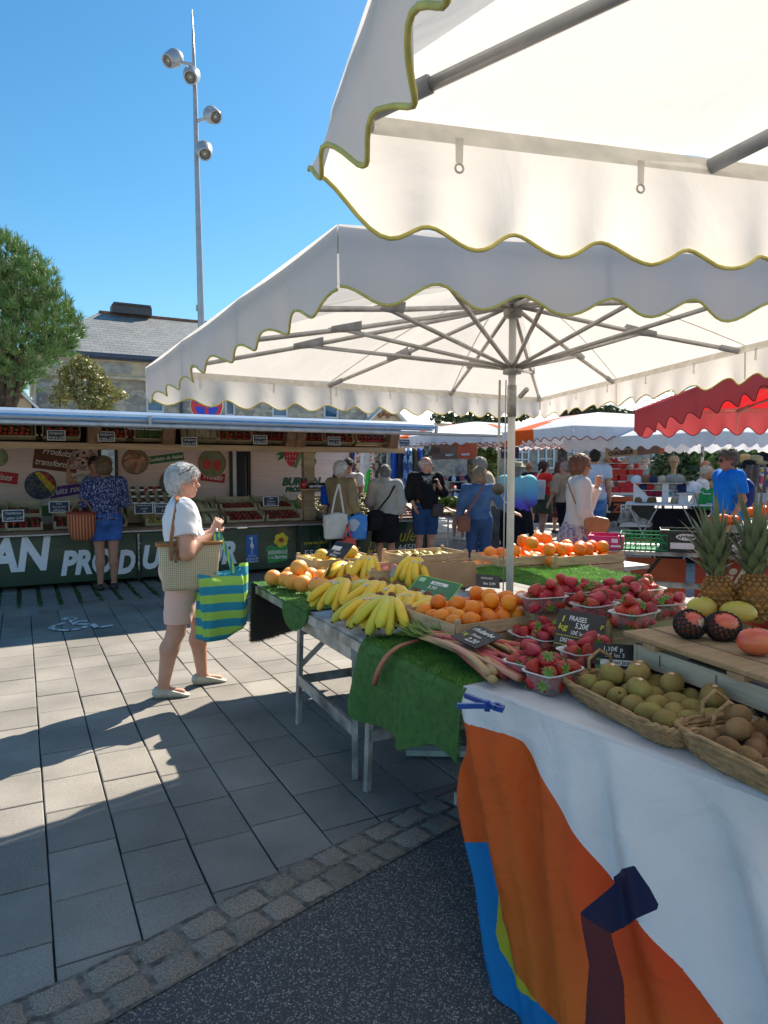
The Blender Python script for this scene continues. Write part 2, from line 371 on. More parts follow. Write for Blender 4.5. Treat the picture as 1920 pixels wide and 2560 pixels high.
def island_mat(name, col, var=.14, rough=.8, grit=220, gv=.25, bump=.25, stain=.15):
    m = bpy.data.materials.new(name); m.use_nodes = True; MC[name] = m
    n = m.node_tree.nodes; l = m.node_tree.links; b = n['Principled BSDF']; b.inputs['Roughness'].default_value = rough
    g = n.new('ShaderNodeNewGeometry'); tc = n.new('ShaderNodeTexCoord')
    a = n.new('ShaderNodeTexNoise'); a.inputs['Scale'].default_value = grit; a.inputs['Detail'].default_value = 2; l.new(tc.outputs['Object'], a.inputs[0])
    c = n.new('ShaderNodeTexNoise'); c.inputs['Scale'].default_value = 1.7; c.inputs['Detail'].default_value = 7; l.new(tc.outputs['Object'], c.inputs[0])
    def mr(src, lo_, hi, f0=0, f1=1):
        r = n.new('ShaderNodeMapRange'); r.inputs[1].default_value = f0; r.inputs[2].default_value = f1; r.inputs[3].default_value = lo_; r.inputs[4].default_value = hi; l.new(src, r.inputs[0]); return r.outputs[0]
    def mul(x, y): q = n.new('ShaderNodeMath'); q.operation = 'MULTIPLY'; l.new(x, q.inputs[0]); l.new(y, q.inputs[1]); return q.outputs[0]
    v = mul(mul(mr(g.outputs['Random Per Island'], 1-var, 1+var), mr(a.outputs[0], 1-gv, 1+gv, .3, .7)), mr(c.outputs[0], 1-stain, 1+stain, .3, .7))
    hs = n.new('ShaderNodeHueSaturation'); hs.inputs['Color'].default_value = (*col, 1); l.new(v, hs.inputs['Value']); l.new(hs.outputs[0], b.inputs['Base Color'])
    bp = n.new('ShaderNodeBump'); bp.inputs['Strength'].default_value = bump; bp.inputs['Distance'].default_value = .003; l.new(a.outputs[0], bp.inputs['Height']); l.new(bp.outputs[0], b.inputs['Normal'])
    return m
m_joint = mat('joint', (.035, .033, .03), .95, .3, 30)
g = MB(); g.grid(lambda u, v: V((-400+800*u, -60+760*v, -.014)), 8, 8)
struct('ground', g, brick_mat('far_paving', (.34, .33, .31), (.40, .385, .365), (.14, .13, .12), .6, .4, .012, ax=(0, 1)))
g = MB(); g.grid(lambda u, v: U*(-6.6+17.4*u)+W_*(.1+12.8*v)+V((0, 0, -.010)), 2, 2); struct('joint_bed', g, m_joint)
# large grey concrete pavers laid in staggered courses along the site axes
def pave(mb, a0, a1, b0, b1, w, ln, gap, z=0, jit=.003, keep=None):
    i = 0; a = a0
    while a < a1:
        b = b0-random.random()*ln*.9
        while b < b1:
            L = ln
            c = U*(a+w/2)+W_*(b+L/2)
            if keep is None or keep(c):
                hw, hl = (w-gap)/2, (L-gap)/2; t = .004; zt = z+random.uniform(-jit, jit)*.5
                j = [random.uniform(-.0015, .0015) for _ in range(2)]
                P = []
                for (dx, dz) in ((hw, -.012), (hw, -.003), (hw-t, 0)):
                    dl = dx-hw
                    for (sx, sy) in ((-1, -1), (1, -1), (1, 1), (-1, 1)): P.append(c+U*(sx*dx+j[0])+W_*(sy*(hl+dl)+j[1])+V((0, 0, zt+dz)))
                mb.add(P, [(0, 1, 5, 4), (1, 2, 6, 5), (2, 3, 7, 6), (3, 0, 4, 7), (4, 5, 9, 8), (5, 6, 10, 9), (6, 7, 11, 10), (7, 4, 8, 11), (8, 9, 10, 11)])
            b += L
        a += w
T0 = onz(270, 1472)+W_*.35
fb = T0.dot(W_); 
curve = [V((p.x, p.y, 0)) for p in [onz(x, y) for x, y in ((0, 2525), (199, 2441), (405, 2337), (723, 2174), (973, 2051), (1186, 1953))]]
curve = [curve[0]-(curve[1]-curve[0]).normalized()*2.5]+curve+[curve[-1]+(curve[-1]-curve[-2]).normalized()*k for k in (1.5, 5)]
def side(p):       # signed distance to the kerb curve, positive on the paved side
    best = 9
    for i in range(len(curve)-1):
        d = curve[i+1]-curve[i]; t = max(0, min(1, (p-curve[i]).dot(d)/d.dot(d))); q = curve[i]+d*t; e = p-q
        if e.length < abs(best): best = e.length*(1 if d.x*e.y-d.y*e.x > 0 else -1)
    return best
m_pav = island_mat('concrete_paver', (.235, .215, .188), .12, .75, 190, .25, .35, .28)
g = MB(); pave(g, -6.5, 4.2, .2, fb-1.25, .262, .36, .007, keep=lambda c: side(c) > -.25)
pave(g, 4.2, 11, 2, 14, .262, .36, .007); pave(g, 2.6, 4.2, fb-1.25, 13, .262, .36, .007)
struct('pavement', g, m_pav)
g = MB(); pave(g, -3.5, 2.6, fb-1.25, fb-.08, .215, .62, .05, z=.0)
struct('slab_strip', g, island_mat('worn_slab', (.24, .235, .23), .12, .8, 120, .25))
g = MB()
for i in range(2600):
    a = -3.5+.215*random.randint(0, 28)+random.gauss(0, .012); b = fb-1.25+random.random()*1.15; c = U*a+W_*b
    for k in range(2):
        an = random.random()*6.3; h = random.uniform(.008, .03); d = V((math.cos(an), math.sin(an), 0))*.006
        g.add([c-d, c+d, c+V((random.gauss(0, .008), random.gauss(0, .008), h))], [(0, 1, 2)])
o = obj('grass', g, mat('joint_grass', (.06, .12, .025), .8, .3, 20)); tag(o, 'short green grass growing in the joints of the slab strip', 'grass', kind='stuff')
# asphalt with exposed pebbles
def asphalt_mat():
    m = bpy.data.materials.new('pebble_asphalt'); m.use_nodes = True; n = m.node_tree.nodes; l = m.node_tree.links; b = n['Principled BSDF']; b.inputs['Roughness'].default_value = .7
    tc = n.new('ShaderNodeTexCoord'); nz = n.new('ShaderNodeTexNoise'); nz.inputs['Scale'].default_value = 60; l.new(tc.outputs['Object'], nz.inputs[0])
    ad = n.new('ShaderNodeMix'); ad.data_type = 'VECTOR'; ad.inputs[0].default_value = .012; l.new(tc.outputs['Object'], ad.inputs[4]); l.new(nz.outputs[1], ad.inputs[5])
    v = n.new('ShaderNodeTexVoronoi'); v.inputs['Scale'].default_value = 150; l.new(ad.outputs[1], v.inputs[0])
    sp = n.new('ShaderNodeSeparateColor'); l.new(v.outputs['Color'], sp.inputs[0])
    r = n.new('ShaderNodeValToRGB'); l.new(sp.outputs[0], r.inputs[0]); e = r.color_ramp.elements
    e[0].position = .3; e[0].color = (.075, .075, .077, 1); e[1].position = .95; e[1].color = (.42, .38, .34, 1); q = e.new(.6); q.color = (.17, .16, .155, 1)
    k = n.new('ShaderNodeMapRange'); k.inputs[1].default_value = .34; k.inputs[2].default_value = .58; k.inputs[3].default_value = 1; k.inputs[4].default_value = 0; l.new(v.outputs[0], k.inputs[0])
    mx = n.new('ShaderNodeMix'); mx.data_type = 'RGBA'; mx.inputs[6].default_value = (.06, .06, .062, 1); l.new(k.outputs[0], mx.inputs[0]); l.new(r.outputs[0], mx.inputs[7]); l.new(mx.outputs[2], b.inputs['Base Color'])
    bp = n.new('ShaderNodeBump'); bp.inputs['Strength'].default_value = .6; bp.inputs['Distance'].default_value = .004; l.new(k.outputs[0], bp.inputs['Height']); l.new(bp.outputs[0], b.inputs['Normal']); return m
def nrm(i):
    d = (curve[min(i+1, len(curve)-1)]-curve[max(i-1, 0)]).normalized(); return V((d.y, -d.x, 0))
g = MB(); ins = [curve[i]+nrm(i)*.12 for i in range(len(curve))]
for i in range(len(ins)-1): g.add([ins[i]+V((0, 0, .005)), V((ins[i].x*1+.5, -4, .005)) if False else ins[i]+nrm(i)*7+V((0, 0, .005)), ins[i+1]+nrm(i+1)*7+V((0, 0, .005)), ins[i+1]+V((0, 0, .005))], [(0, 1, 2, 3)])
struct('road', g, asphalt_mat())
# double row of granite setts
g = MB(); cum = [0]
for i in range(len(curve)-1): cum.append(cum[-1]+(curve[i+1]-curve[i]).length)
def along(s):
    for i in range(len(curve)-1):
        if s <= cum[i+1] or i == len(curve)-2:
            t = (s-cum[i])/(cum[i+1]-cum[i]); return curve[i].lerp(curve[i+1], t), nrm(i).lerp(nrm(i+1), t).normalized()
for row in range(2):
    s = random.random()*.1
    while s < cum[-1]-.3:
        L = random.uniform(.115, .17); n_ = 6; wv = []
        o0 = .008+row*.116+random.uniform(-.005, .005); w2 = .112+random.uniform(-.008, .006)
        cen, nn = along(s+L/2); 
        def top(u, v, s=s, L=L, o0=o0, w2=w2):
            p, q = along(s+.003+(L-.006)*u); e = min(u, 1-u, v, 1-v); rr = min(1, e/.07); rr = math.sqrt(max(0, 1-(1-rr)**2))
            jt = V((noise.noise(p*31+V((row, u, v))), noise.noise(p*29), 0))*.005
            z = .005+.014*rr+noise.noise((p+q*v*.1)*42)*.003
            return p+q*(o0+w2*v)+jt+V((0, 0, z))
        g.grid(top, n_, n_); s += L
struct('kerb', g, island_mat('granite_sett', (.25, .205, .165), .13, .85, 170, .45, .8, .3), smooth=True)
g = MB()
for i in range(len(curve)-1): g.add([curve[i]+V((0, 0, .0095))-nrm(i)*.005, curve[i]+nrm(i)*.245+V((0, 0, .0095)), curve[i+1]+nrm(i+1)*.245+V((0, 0, .0095)), curve[i+1]+V((0, 0, .0095))-nrm(i+1)*.005], [(0, 1, 2, 3)])
struct('kerb_mortar', g, mat('kerb_mortar', (.19, .165, .14), .95, .3, 40))
# wheelchair symbol painted on the pavers (150..280, 1545..1580)
def gp(x, y, z=.0105): p = onz(x, y); return V((p.x, p.y, z))
g = MB()
def pstroke(pts, w):
    pts = [gp(*p) for p in pts]
    for i in range(len(pts)-1):
        d = (pts[i+1]-pts[i]); n_ = V((-d.y, d.x, 0)).normalized()*w/2; e = d.normalized()*w*.25
        g.add([pts[i]-n_-e, pts[i]+n_-e, pts[i+1]+n_+e, pts[i+1]-n_+e], [(0, 3, 2, 1)])
pstroke([(162, 1549), (186, 1549)], .09); pstroke([(176, 1549), (190, 1563), (228, 1562)], .06); pstroke([(183, 1556), (215, 1555)], .05); pstroke([(228, 1562), (244, 1571), (278, 1566)], .06)
pstroke([(160, 1560), (140, 1565), (126, 1572), (140, 1577), (175, 1578), (205, 1573), (216, 1568)], .05)
struct('disabled_bay_marking', g, mat('road_paint', (.8, .8, .79), .7, .15, 30), label='white wheelchair symbol painted on the pavers')

# ------------------------------------------------------------------ buildings
m_stone = voro_mat('rubble_stone', [(.36, .32, .26), (.50, .43, .33), (.42, .39, .34), (.55, .48, .38), (.32, .29, .26), (.5, .45, .4)], 3.6, .85, .6, (1, 1, 1.7), edge=(.33, .30, .26), erange=(.01, .05))
m_plaster = mat('tan_plaster', (.62, .51, .36), .85, .12, 3)
m_panel = mat('stone_panel', (.42, .40, .36), .85, .15, 6)
m_white = mat('white_paint', (.72, .74, .76), .5, .05, 10)
m_slate = brick_mat('slate_roof', (.19, .195, .19), (.26, .26, .25), (.10, .10, .10), .32, .14, .012, .55, ax=(0, 2), var=.35)
m_slate_glare = brick_mat('sun_glare_slate', (.46, .45, .43), (.52, .51, .48), (.3, .3, .29), .32, .16, .012, .35, ax=(0, 2), var=.15)  # sun glare on the slates is put into this brighter base colour
m_gutter = mat('blue_gutter', (.06, .08, .13), .4, .1)
m_glassb = mat('window_glass', (.05, .12, .24), .05, .5, 1.2, spec=1)
m_tile = mat('red_ridge_tile', (.36, .15, .08), .8, .3, 8)
def local_on(T, px, py, y, M=None):
    p = onpl(px, py, T+W_*y, W_); return (p-T).dot(U), p.z
Bp = ony(95, 1100, 23.6); BT = V((Bp.x, Bp.y, 0)); BM = Matrix.Translation(BT) @ Matrix.Rotation(ANG, 4, 'Z')
blen = local_on(BT, 918, 1100, 0)[0]; ze = local_on(BT, 197, 884, -.3)[1]; rx0, zr = local_on(BT, 247, 781, 4.6)
b1 = thing('stone_building', 'long stone building with a hipped slate roof and blue gutter behind the market trailer', 'building', BT, ANG)
wins = [(365, 412, 950, 1032), (562, 590, 990, 1040), (680, 722, 980, 1044), (810, 849, 985, 1047), (190, 246, 965, 1028)]
W2 = []
for (xa, xb, ya, yb) in wins:
    xm = (xa+xb)/2; x0 = local_on(BT, xa, 1000, 0)[0]; x1 = local_on(BT, xb, 1000, 0)[0]; z1 = local_on(BT, xm, ya, 0)[1]; z0 = local_on(BT, xm, yb, 0)[1]; W2.append((x0, x1, max(z0, 1.9), z1))
W2.sort(); zf = local_on(BT, 300, 948, 0)[1]
g = MB(); xs = sorted(set([0, blen]+[q for w3 in W2 for q in w3[:2]]))
for i in range(len(xs)-1):
    a, b = xs[i], xs[i+1]; ww = [w3 for w3 in W2 if abs(w3[0]-a) < 1e-6]
    if ww:
        _, _, z0, z1 = ww[0]; g.box(((a+b)/2, .2, z0/2), (b-a, .4, z0)); g.box(((a+b)/2, .2, (z1+zf)/2), (b-a, .4, zf-z1))
    else: g.box(((a+b)/2, .2, zf/2), (b-a, .4, zf))
g.box((.2, 4.6, zf/2), (.4, 8.4, zf)); g.box((blen-.2, 4.6, zf/2), (.4, 8.4, zf)); obj('wall', g, m_stone, b1)
g = MB(); g.box((blen/2, .17, (zf+ze)/2), (blen+.06, .46, ze-zf-.02)); g.box((blen/2, -.09, zf+.03), (blen+.1, .12, .10)); g.box((.15, 4.6, (zf+ze)/2), (.5, 8.3, ze-zf-.02)); fr = obj('frieze', g, m_plaster, b1)
x = .5
while x < blen-1:
    g = MB(); g.box((x+.5, -.075, (zf+ze)/2), (1.0, .03, (ze-zf)*.5)); pf = obj('stone_panel', g, m_panel, fr); x += 1.55
g = MB(); g.box((blen/2, -.32, ze+.01), (blen+.7, .14, .14)); g.box((blen/2, -.1, ze-.08), (blen+.3, .3, .06)); obj('gutter', g, m_gutter, b1)
g = MB(); E = .35; rx1 = blen-rx0; D = 9.2
P = [(-E, -E, ze+.05), (blen+E, -E, ze+.05), (blen+E, D+E, ze+.05), (-E, D+E, ze+.05), (rx0, D/2, zr), (rx1, D/2, zr)]
g.add(P, [(0, 1, 5, 4), (1, 2, 5), (2, 3, 4, 5), (3, 0, 4), (0, 3, 2, 1)]); rf = obj('roof', g, m_slate, b1)
g = MB(); g.bar((rx0, D/2, zr+.02), (rx1, D/2, zr+.02), .16, .1); 
obj('ridge_tiles', g, m_tile, rf)
cx0, cz0 = local_on(BT, 278, 788, 4.6); cx1, cz1 = local_on(BT, 376, 790, 4.6)
g = MB(); g.box(((cx0+cx1)/2, D/2, zr+.16), (cx1-cx0, .8, .34)); g.box(((cx0+cx1)/2, D/2, zr+.36), (cx1-cx0-.1, 1.0, .07)); obj('roof_lantern', g, mat('dark_lead', (.09, .09, .10), .6), rf)
for (x0, x1, z0, z1) in W2:
    g = MB(); wm, hm = x1-x0, z1-z0; t = .09
    g.box(((x0+x1)/2, .12, z1-t/2), (wm, .1, t)); g.box(((x0+x1)/2, .12, z0+t/2), (wm, .1, t)); g.box((x0+t/2, .12, (z0+z1)/2), (t, .1, hm-2*t)); g.box((x1-t/2, .12, (z0+z1)/2), (t, .1, hm-2*t))
    f = obj('window', g, m_white, b1); g = MB(); g.box(((x0+x1)/2, .16, (z0+z1)/2), (wm-2*t, .02, hm-2*t)); obj('pane', g, m_glassb, f)
g = MB(); xd = local_on(BT, 452, 1000, 0)[0]; g.tube([(xd, -.1, 0), (xd, -.1, ze-.2)], .06); obj('downpipe', g, m_gutter, b1)
# low gabled porch at the far left
def porch(name, label, px0, px1, ytop, yeave, Y, roofm):
    a = ony(px0, 1100, Y); b = onpl(px1, 1100, a, W_); wd = (V((b.x, b.y, 0))-V((a.x, a.y, 0))).length; T = V((a.x, a.y, 0))
    zt = local_on(T, (px0+px1)/2, ytop, 0)[1]; ze_ = local_on(T, (px0+px1)/2, yeave, 0)[1]; t = thing(name, label, 'porch', T, ANG)
    M_ = Matrix(((1, 0, 0, 0), (0, 0, 1, 0), (0, 1, 0, 0), (0, 0, 0, 1)))
    g = MB(); g.prism([(0, 0), (wd, 0), (wd, ze_), (wd/2, zt), (0, ze_)], 2.5, M_); obj('wall', g, m_plaster, t)
    g = MB(); e = .25; sl = (zt-ze_)/(wd/2)
    for s_ in (-1, 1):
        x0 = wd/2; x1 = wd/2+s_*(wd/2+e); z1 = zt-sl*(wd/2+e); q = [(x0, -.3, zt+.14), (x1, -.3, z1+.14), (x1, 2.7, z1+.14), (x0, 2.7, zt+.14), (x0, -.3, zt+.03), (x1, -.3, z1+.03), (x1, 2.7, z1+.03), (x0, 2.7, zt+.03)]
        g.add(q, [(0, 1, 2, 3), (7, 6, 5, 4), (0, 4, 5, 1), (1, 5, 6, 2), (2, 6, 7, 3)])
    r_ = obj('roof', g, roofm, t); g = MB()
    for s_ in (-1, 1): g.bar((wd/2, -.34, zt+.05), (wd/2+s_*(wd/2+e), -.34, zt-sl*(wd/2+e)+.05), .07, .2, up=(0, 1, 0))
    obj('bargeboard', g, m_white, r_); g = MB()
    for i in range(5): g.box((wd/2+(i-2)*wd*.13, -.02, ze_+(zt-ze_)*.25+(.10 if i % 2 == 0 else .0)), (wd*.1, .05, (zt-ze_)*.28))
    obj('brick_inlay', g, m_tile, t)
porch('gabled_porch', 'small gabled porch with dark roof and white bargeboard left of the stone building', -40, 82, 952, 1010, 21, mat('dark_roof', (.03, .035, .05), .5))
porch('gabled_porch', 'small gabled porch with white bargeboards at the right end of the stone building', 920, 998, 1011, 1050, 29.5, m_slate_glare)
# long building with a glare bright roof behind the right half of the market
Bq = ony(925, 1100, 33.5); B2 = V((Bq.x, Bq.y, 0)); b2 = thing('bright_roof_building', 'low stone building with a sunlit bright slate roof and tall white windows behind the stalls', 'building', B2, ANG)
l2 = 26; ze2 = local_on(B2, 1180, 1063, -.3)[1]
g = MB(); Wq = []
for (xa, xb, ya, yb) in ((1191, 1218, 1118, 1168), (1290, 1326, 1112, 1166), (1347, 1390, 1096, 1172), (1420, 1456, 1098, 1146), (1536, 1566, 1140, 1172), (1635, 1670, 1098, 1160), (1700, 1740, 1090, 1150)):
    xm = (xa+xb)/2; z0 = max(.7, local_on(B2, xm, yb, 0)[1]); z1 = min(ze2-.35, local_on(B2, xm, ya, 0)[1]); Wq.append((local_on(B2, xa, 1000, 0)[0], local_on(B2, xb, 1000, 0)[0], z0, z1))
g.box((l2/2, .25, ze2/2), (l2, .3, ze2)); g.box((.1, 3.5, ze2/2), (.3, 6.2, ze2)); obj('wall', g, voro_mat('grey_stone', [(.28, .27, .25), (.22, .22, .21), (.33, .31, .28)], 3, .85, .5, (1, 1, 1.8), edge=(.3, .29, .27), erange=(.01, .04)), b2)
g = MB(); zr2 = ze2+3.6; g.add([(-.4, -.4, ze2), (l2+.4, -.4, ze2), (l2+.4, 7.4, ze2), (-.4, 7.4, ze2), (1.5, 3.5, zr2), (l2-1.5, 3.5, zr2)], [(0, 1, 5, 4), (1, 2, 5), (2, 3, 4, 5), (3, 0, 4), (0, 3, 2, 1)]); obj('roof', g, m_slate_glare, b2)
g = MB(); g.box((l2/2, -.42, ze2-.03), (l2+.9, .12, .14)); g.box((l2/2, .07, ze2-.28), (l2+.02, .06, .22)); obj('gutter', g, m_plaster, b2)
for (x0, x1, z0, z1) in Wq:
    wm, hm = x1-x0, z1-z0; g = MB(); t = .1; g.box((x0+wm/2, .06, z1-t/2), (wm, .09, t)); g.box((x0+wm/2, .06, z0+t/2), (wm, .09, t))
    for k in range(3): g.box((x0+t/2+(wm-t)*k/2, .06, (z0+z1)/2), (t, .08, hm-2*t))
    for k in (.33, .66): g.box((x0+wm/2, .065, z0+hm*k), (wm-2*t, .06, .05))
    f = obj('window', g, mat('pale_blue_frame', (.55, .66, .74), .5), b2); g = MB(); g.box((x0+wm/2, .085, (z0+z1)/2), (wm-.1, .02, hm-.1)); obj('pane', g, mat('dim_glass', (.06, .09, .12), .08, .4, 2, spec=1), f)

# ------------------------------------------------------------------ trees
m_bark = mat('bark', (.09, .065, .05), .9, .35, 9, .6, 20)
def leafcloud(mb, cs, n, ls, up=.3, asp=1.7, hollow=.35, sag=0):
    """n small leaves inside and around the ellipsoids cs = (centre, radii)"""
    tot = sum(c[1][0]*c[1][2] for c in cs)
    for (c, r) in cs:
        for i in range(int(n*r[0]*r[2]/tot)):
            d = V(RN.normal(size=3)).normalized(); q = (hollow+(1-hollow)*random.random()**.5)*(1+.25*noise.noise(d*2.2+V(c)))
            p = V(c)+V((d.x*r[0], d.y*r[1], d.z*r[2]))*q
            a = V(RN.normal(size=3)).normalized()+V((0, 0, up)); a.normalize(); b = a.cross(V(RN.normal(size=3))).normalized(); s_ = ls*random.uniform(.6, 1.3)
            mb.add([p-b*s_*.5, p+a*s_*asp*.5, p+b*s_*.5, p-a*s_*asp*.5], [(0, 1, 2, 3)])
def tree(name, label, loc, h, cs, n, ls, lm, tr=.15, cat='tree', group=None, limbs=6, asp=1.7, lean=(0, 0), up=.3):
    t = thing(name, label, cat, loc, group=group); g = MB(); top = V((lean[0], lean[1], h))
    g.tube([V((0, 0, 0)), V((lean[0]*.3, lean[1]*.3, h*.45)), top], [tr*1.15, tr*.85, tr*.5], 9)
    for i in range(limbs):
        c, r = cs[i % len(cs)]; st = V((lean[0]*.6, lean[1]*.6, h*random.uniform(.55, .95))); e = V(c)+V((random.uniform(-.5, .5)*r[0], random.uniform(-.5, .5)*r[1], random.uniform(0, .5)*r[2]))
        g.tube([st, (st+e)/2+V((0, 0, .1*h*random.uniform(-.3, .6))), e], [tr*.45, tr*.28, tr*.1], 6)
    obj('trunk', g, m_bark, t, smooth=True); g = MB(); leafcloud(g, cs, n, ls, asp=asp, up=up); obj('crown', g, lm, t); return t
def pine():
    L = ony(20, 1170, 16.5); t = thing('pine_tree', 'rounded pine with long needles and upright tan shoots at the left edge', 'tree', (L.x, L.y, 0))
    g = MB(); g.tube([(0, 0, 0), (-.1, 0, 2), (.1, 0, 4.2)], [.24, .2, .12], 10)
    def wp(px, py, dy=0): p = ony(px, py, 16.5+dy); return V((p.x-L.x, p.y-L.y, p.z))
    k = 16.5/1720
    cs = [(wp(10, 690), (95*k, 1.1, 95*k)), (wp(-20, 800, .2), (150*k, 1.5, 140*k)), (wp(95, 775, -.3), (62*k, .9, 105*k)), (wp(140, 820, -.2), (52*k, .8, 75*k)), (wp(60, 870, -.5), (95*k, 1., 75*k)), (wp(0, 925, -.3), (75*k, .9, 60*k)), (wp(-90, 900), (110*k, 1.2, 90*k)), (wp(15, 640, -.1), (40*k, .6, 45*k)), (wp(-80, 720), (100*k, 1.2, 110*k)), (wp(60, 720, -.4), (55*k, .7, 60*k))]
    for c, r in cs: g.tube([V((0, 0, 2.6)), (V((0, 0, 3.6))+c)/2, c], [.1, .06, .03], 6)
    obj('trunk', g, m_bark, t, smooth=True)
    g = MB(); cd = MB()
    for c, r in cs:
        for i in range(int(260*r[0]*r[2])+80):
            d = V(RN.normal(size=3)).normalized(); p = c+V((d.x*r[0], d.y*r[1], d.z*r[2]))*random.uniform(.74, 1.06)*(1+.28*noise.noise(d*2.6+c))
            ax = (d*.7+V((0, 0, .75))).normalized(); L_ = random.uniform(.14, .22)
            x_ = ax.cross(V((.3, .5, .2))).normalized(); y_ = ax.cross(x_)
            for j in range(26):
                a = random.random()*6.283; sp = random.uniform(.35, 1.25); dr = (ax+(x_*math.cos(a)+y_*math.sin(a))*sp).normalized(); b = dr.cross(V(RN.normal(size=3))).normalized()*.008; q = p+ax*random.uniform(-.05, .07)
                g.add([q-b, q+b, q+dr*L_], [(0, 1, 2)])
            if d.z > -.15 and random.random() < .6:
                for j in range(random.randint(1, 3)):
                    q = p+V((random.gauss(0, .03), random.gauss(0, .03), .04)); cd.tube([q, q+V((random.gauss(0, .006), 0, random.uniform(.1, .2)))], [.011, .006], 4)
    obj('crown', g, mat('pine_needles', (.24, .38, .11), .5, .25, 1.5, col2=(.11, .22, .07)), t); obj('shoots', cd, mat('pine_shoots', (.42, .30, .17), .7, .2), t)
pine()
def tuft_tree(): pass
kk = 15.0/1720; sb = ony(213, 1172, 15.0)
def wq(px, py, Y=15.0, b=sb): p = ony(px, py, Y); return V((p.x-b.x, p.y-b.y, p.z))
tree('young_tree', 'small yellowish leafy tree in front of the stone building, above the trailer roof', (sb.x, sb.y, 0), 3.3,
     [(wq(x, y, 15+random.uniform(-.3, .3)), (r*kk, .3, r*kk*.8)) for x, y, r in ((205, 905, 26), (180, 935, 34), (232, 930, 28), (250, 965, 34), (165, 975, 30), (205, 985, 34), (270, 990, 30), (150, 1000, 22), (300, 985, 18), (225, 1010, 30), (255, 1015, 28))], 3300, .055, mat('yellow_leaf', (.30, .28, .09), .5, .3, 3, trans=.25, col2=(.16, .17, .06)), .06, limbs=11)
def cloudtree(name, label, px, Y, trk, blobs, n, ls, lm, group=None, tr=.2, limbs=7, up=.1):
    b = ony(px, 1172, Y); k = Y/1720; B = V((b.x, b.y, 0))
    cs = [(V((ony(x, y, Y).x-b.x, random.uniform(-.5, .5), ony(x, y, Y).z)), (rx*k, min(rx, 60)*k, ry*k)) for x, y, rx, ry in blobs]
    return tree(name, label, B, trk, cs, n, ls, lm, tr, group=group, limbs=limbs, up=up)
m_dark = mat('dark_conifer', (.045, .075, .03), .6, .35, 1.2, col2=(.10, .13, .05)); m_green = mat('laurel_leaf', (.06, .13, .03), .5, .3, 2, trans=.15, col2=(.14, .22, .05))
cloudtree('cedar_tree', 'dark conifer branches spreading over the bright roof behind the umbrella pole', 1175, 24, 4.4, [(1110, 1042, 30, 12), (1160, 1050, 34, 10), (1210, 1046, 30, 10), (1255, 1052, 30, 12), (1300, 1040, 26, 10), (1200, 990, 80, 40)], 2600, .12, m_dark, tr=.12)
cloudtree('cedar_tree', 'thick dark trunked conifer standing between the white market umbrellas', 1406, 22, 4.2, [(1500, 1028, 44, 12), (1555, 1036, 34, 10), (1400, 1000, 90, 26), (1450, 1030, 40, 12)], 2600, .12, m_dark, tr=.2)
cloudtree('cedar_tree', 'broad dark conifer behind the red awning at the right edge', 1860, 25, 4.2, [(1720, 1060, 45, 12), (1770, 1050, 45, 14), (1830, 1062, 50, 14), (1890, 1068, 60, 16), (1950, 1050, 70, 20), (1800, 1020, 120, 22), (1680, 1078, 30, 9)], 5200, .13, mat('olive_conifer', (.09, .11, .04), .6, .3, 1.2, col2=(.17, .17, .07)), tr=.22, limbs=9)
cloudtree('cedar_tree', 'dark trunk beside the red awning, left of the broad conifer', 1815, 24, 4.2, [(1700, 1035, 60, 14), (1640, 1046, 40, 10), (1760, 1030, 60, 16)], 1800, .13, m_dark, tr=.2)
cloudtree('laurel_bush', 'bright green bush behind the man in the beige sweater', 1218, 19, 1.2, [(1205, 1150, 22, 30), (1230, 1145, 22, 28), (1218, 1175, 34, 26)], 1500, .08, m_green, tr=.05)
cloudtree('laurel_bush', 'dark green bush behind the mannequin head of the hat stall', 1660, 20, 1.2, [(1650, 1160, 34, 34), (1690, 1150, 36, 40), (1635, 1185, 24, 20), (1715, 1185, 30, 24)], 2200, .09, m_dark, tr=.05)
cloudtree('laurel_bush', 'dark green bush with an orange flower behind the hat seller', 1760, 20, 1.2, [(1745, 1150, 36, 40), (1790, 1160, 34, 32), (1830, 1150, 36, 30), (1880, 1140, 40, 34)], 2400, .09, m_green, tr=.05)

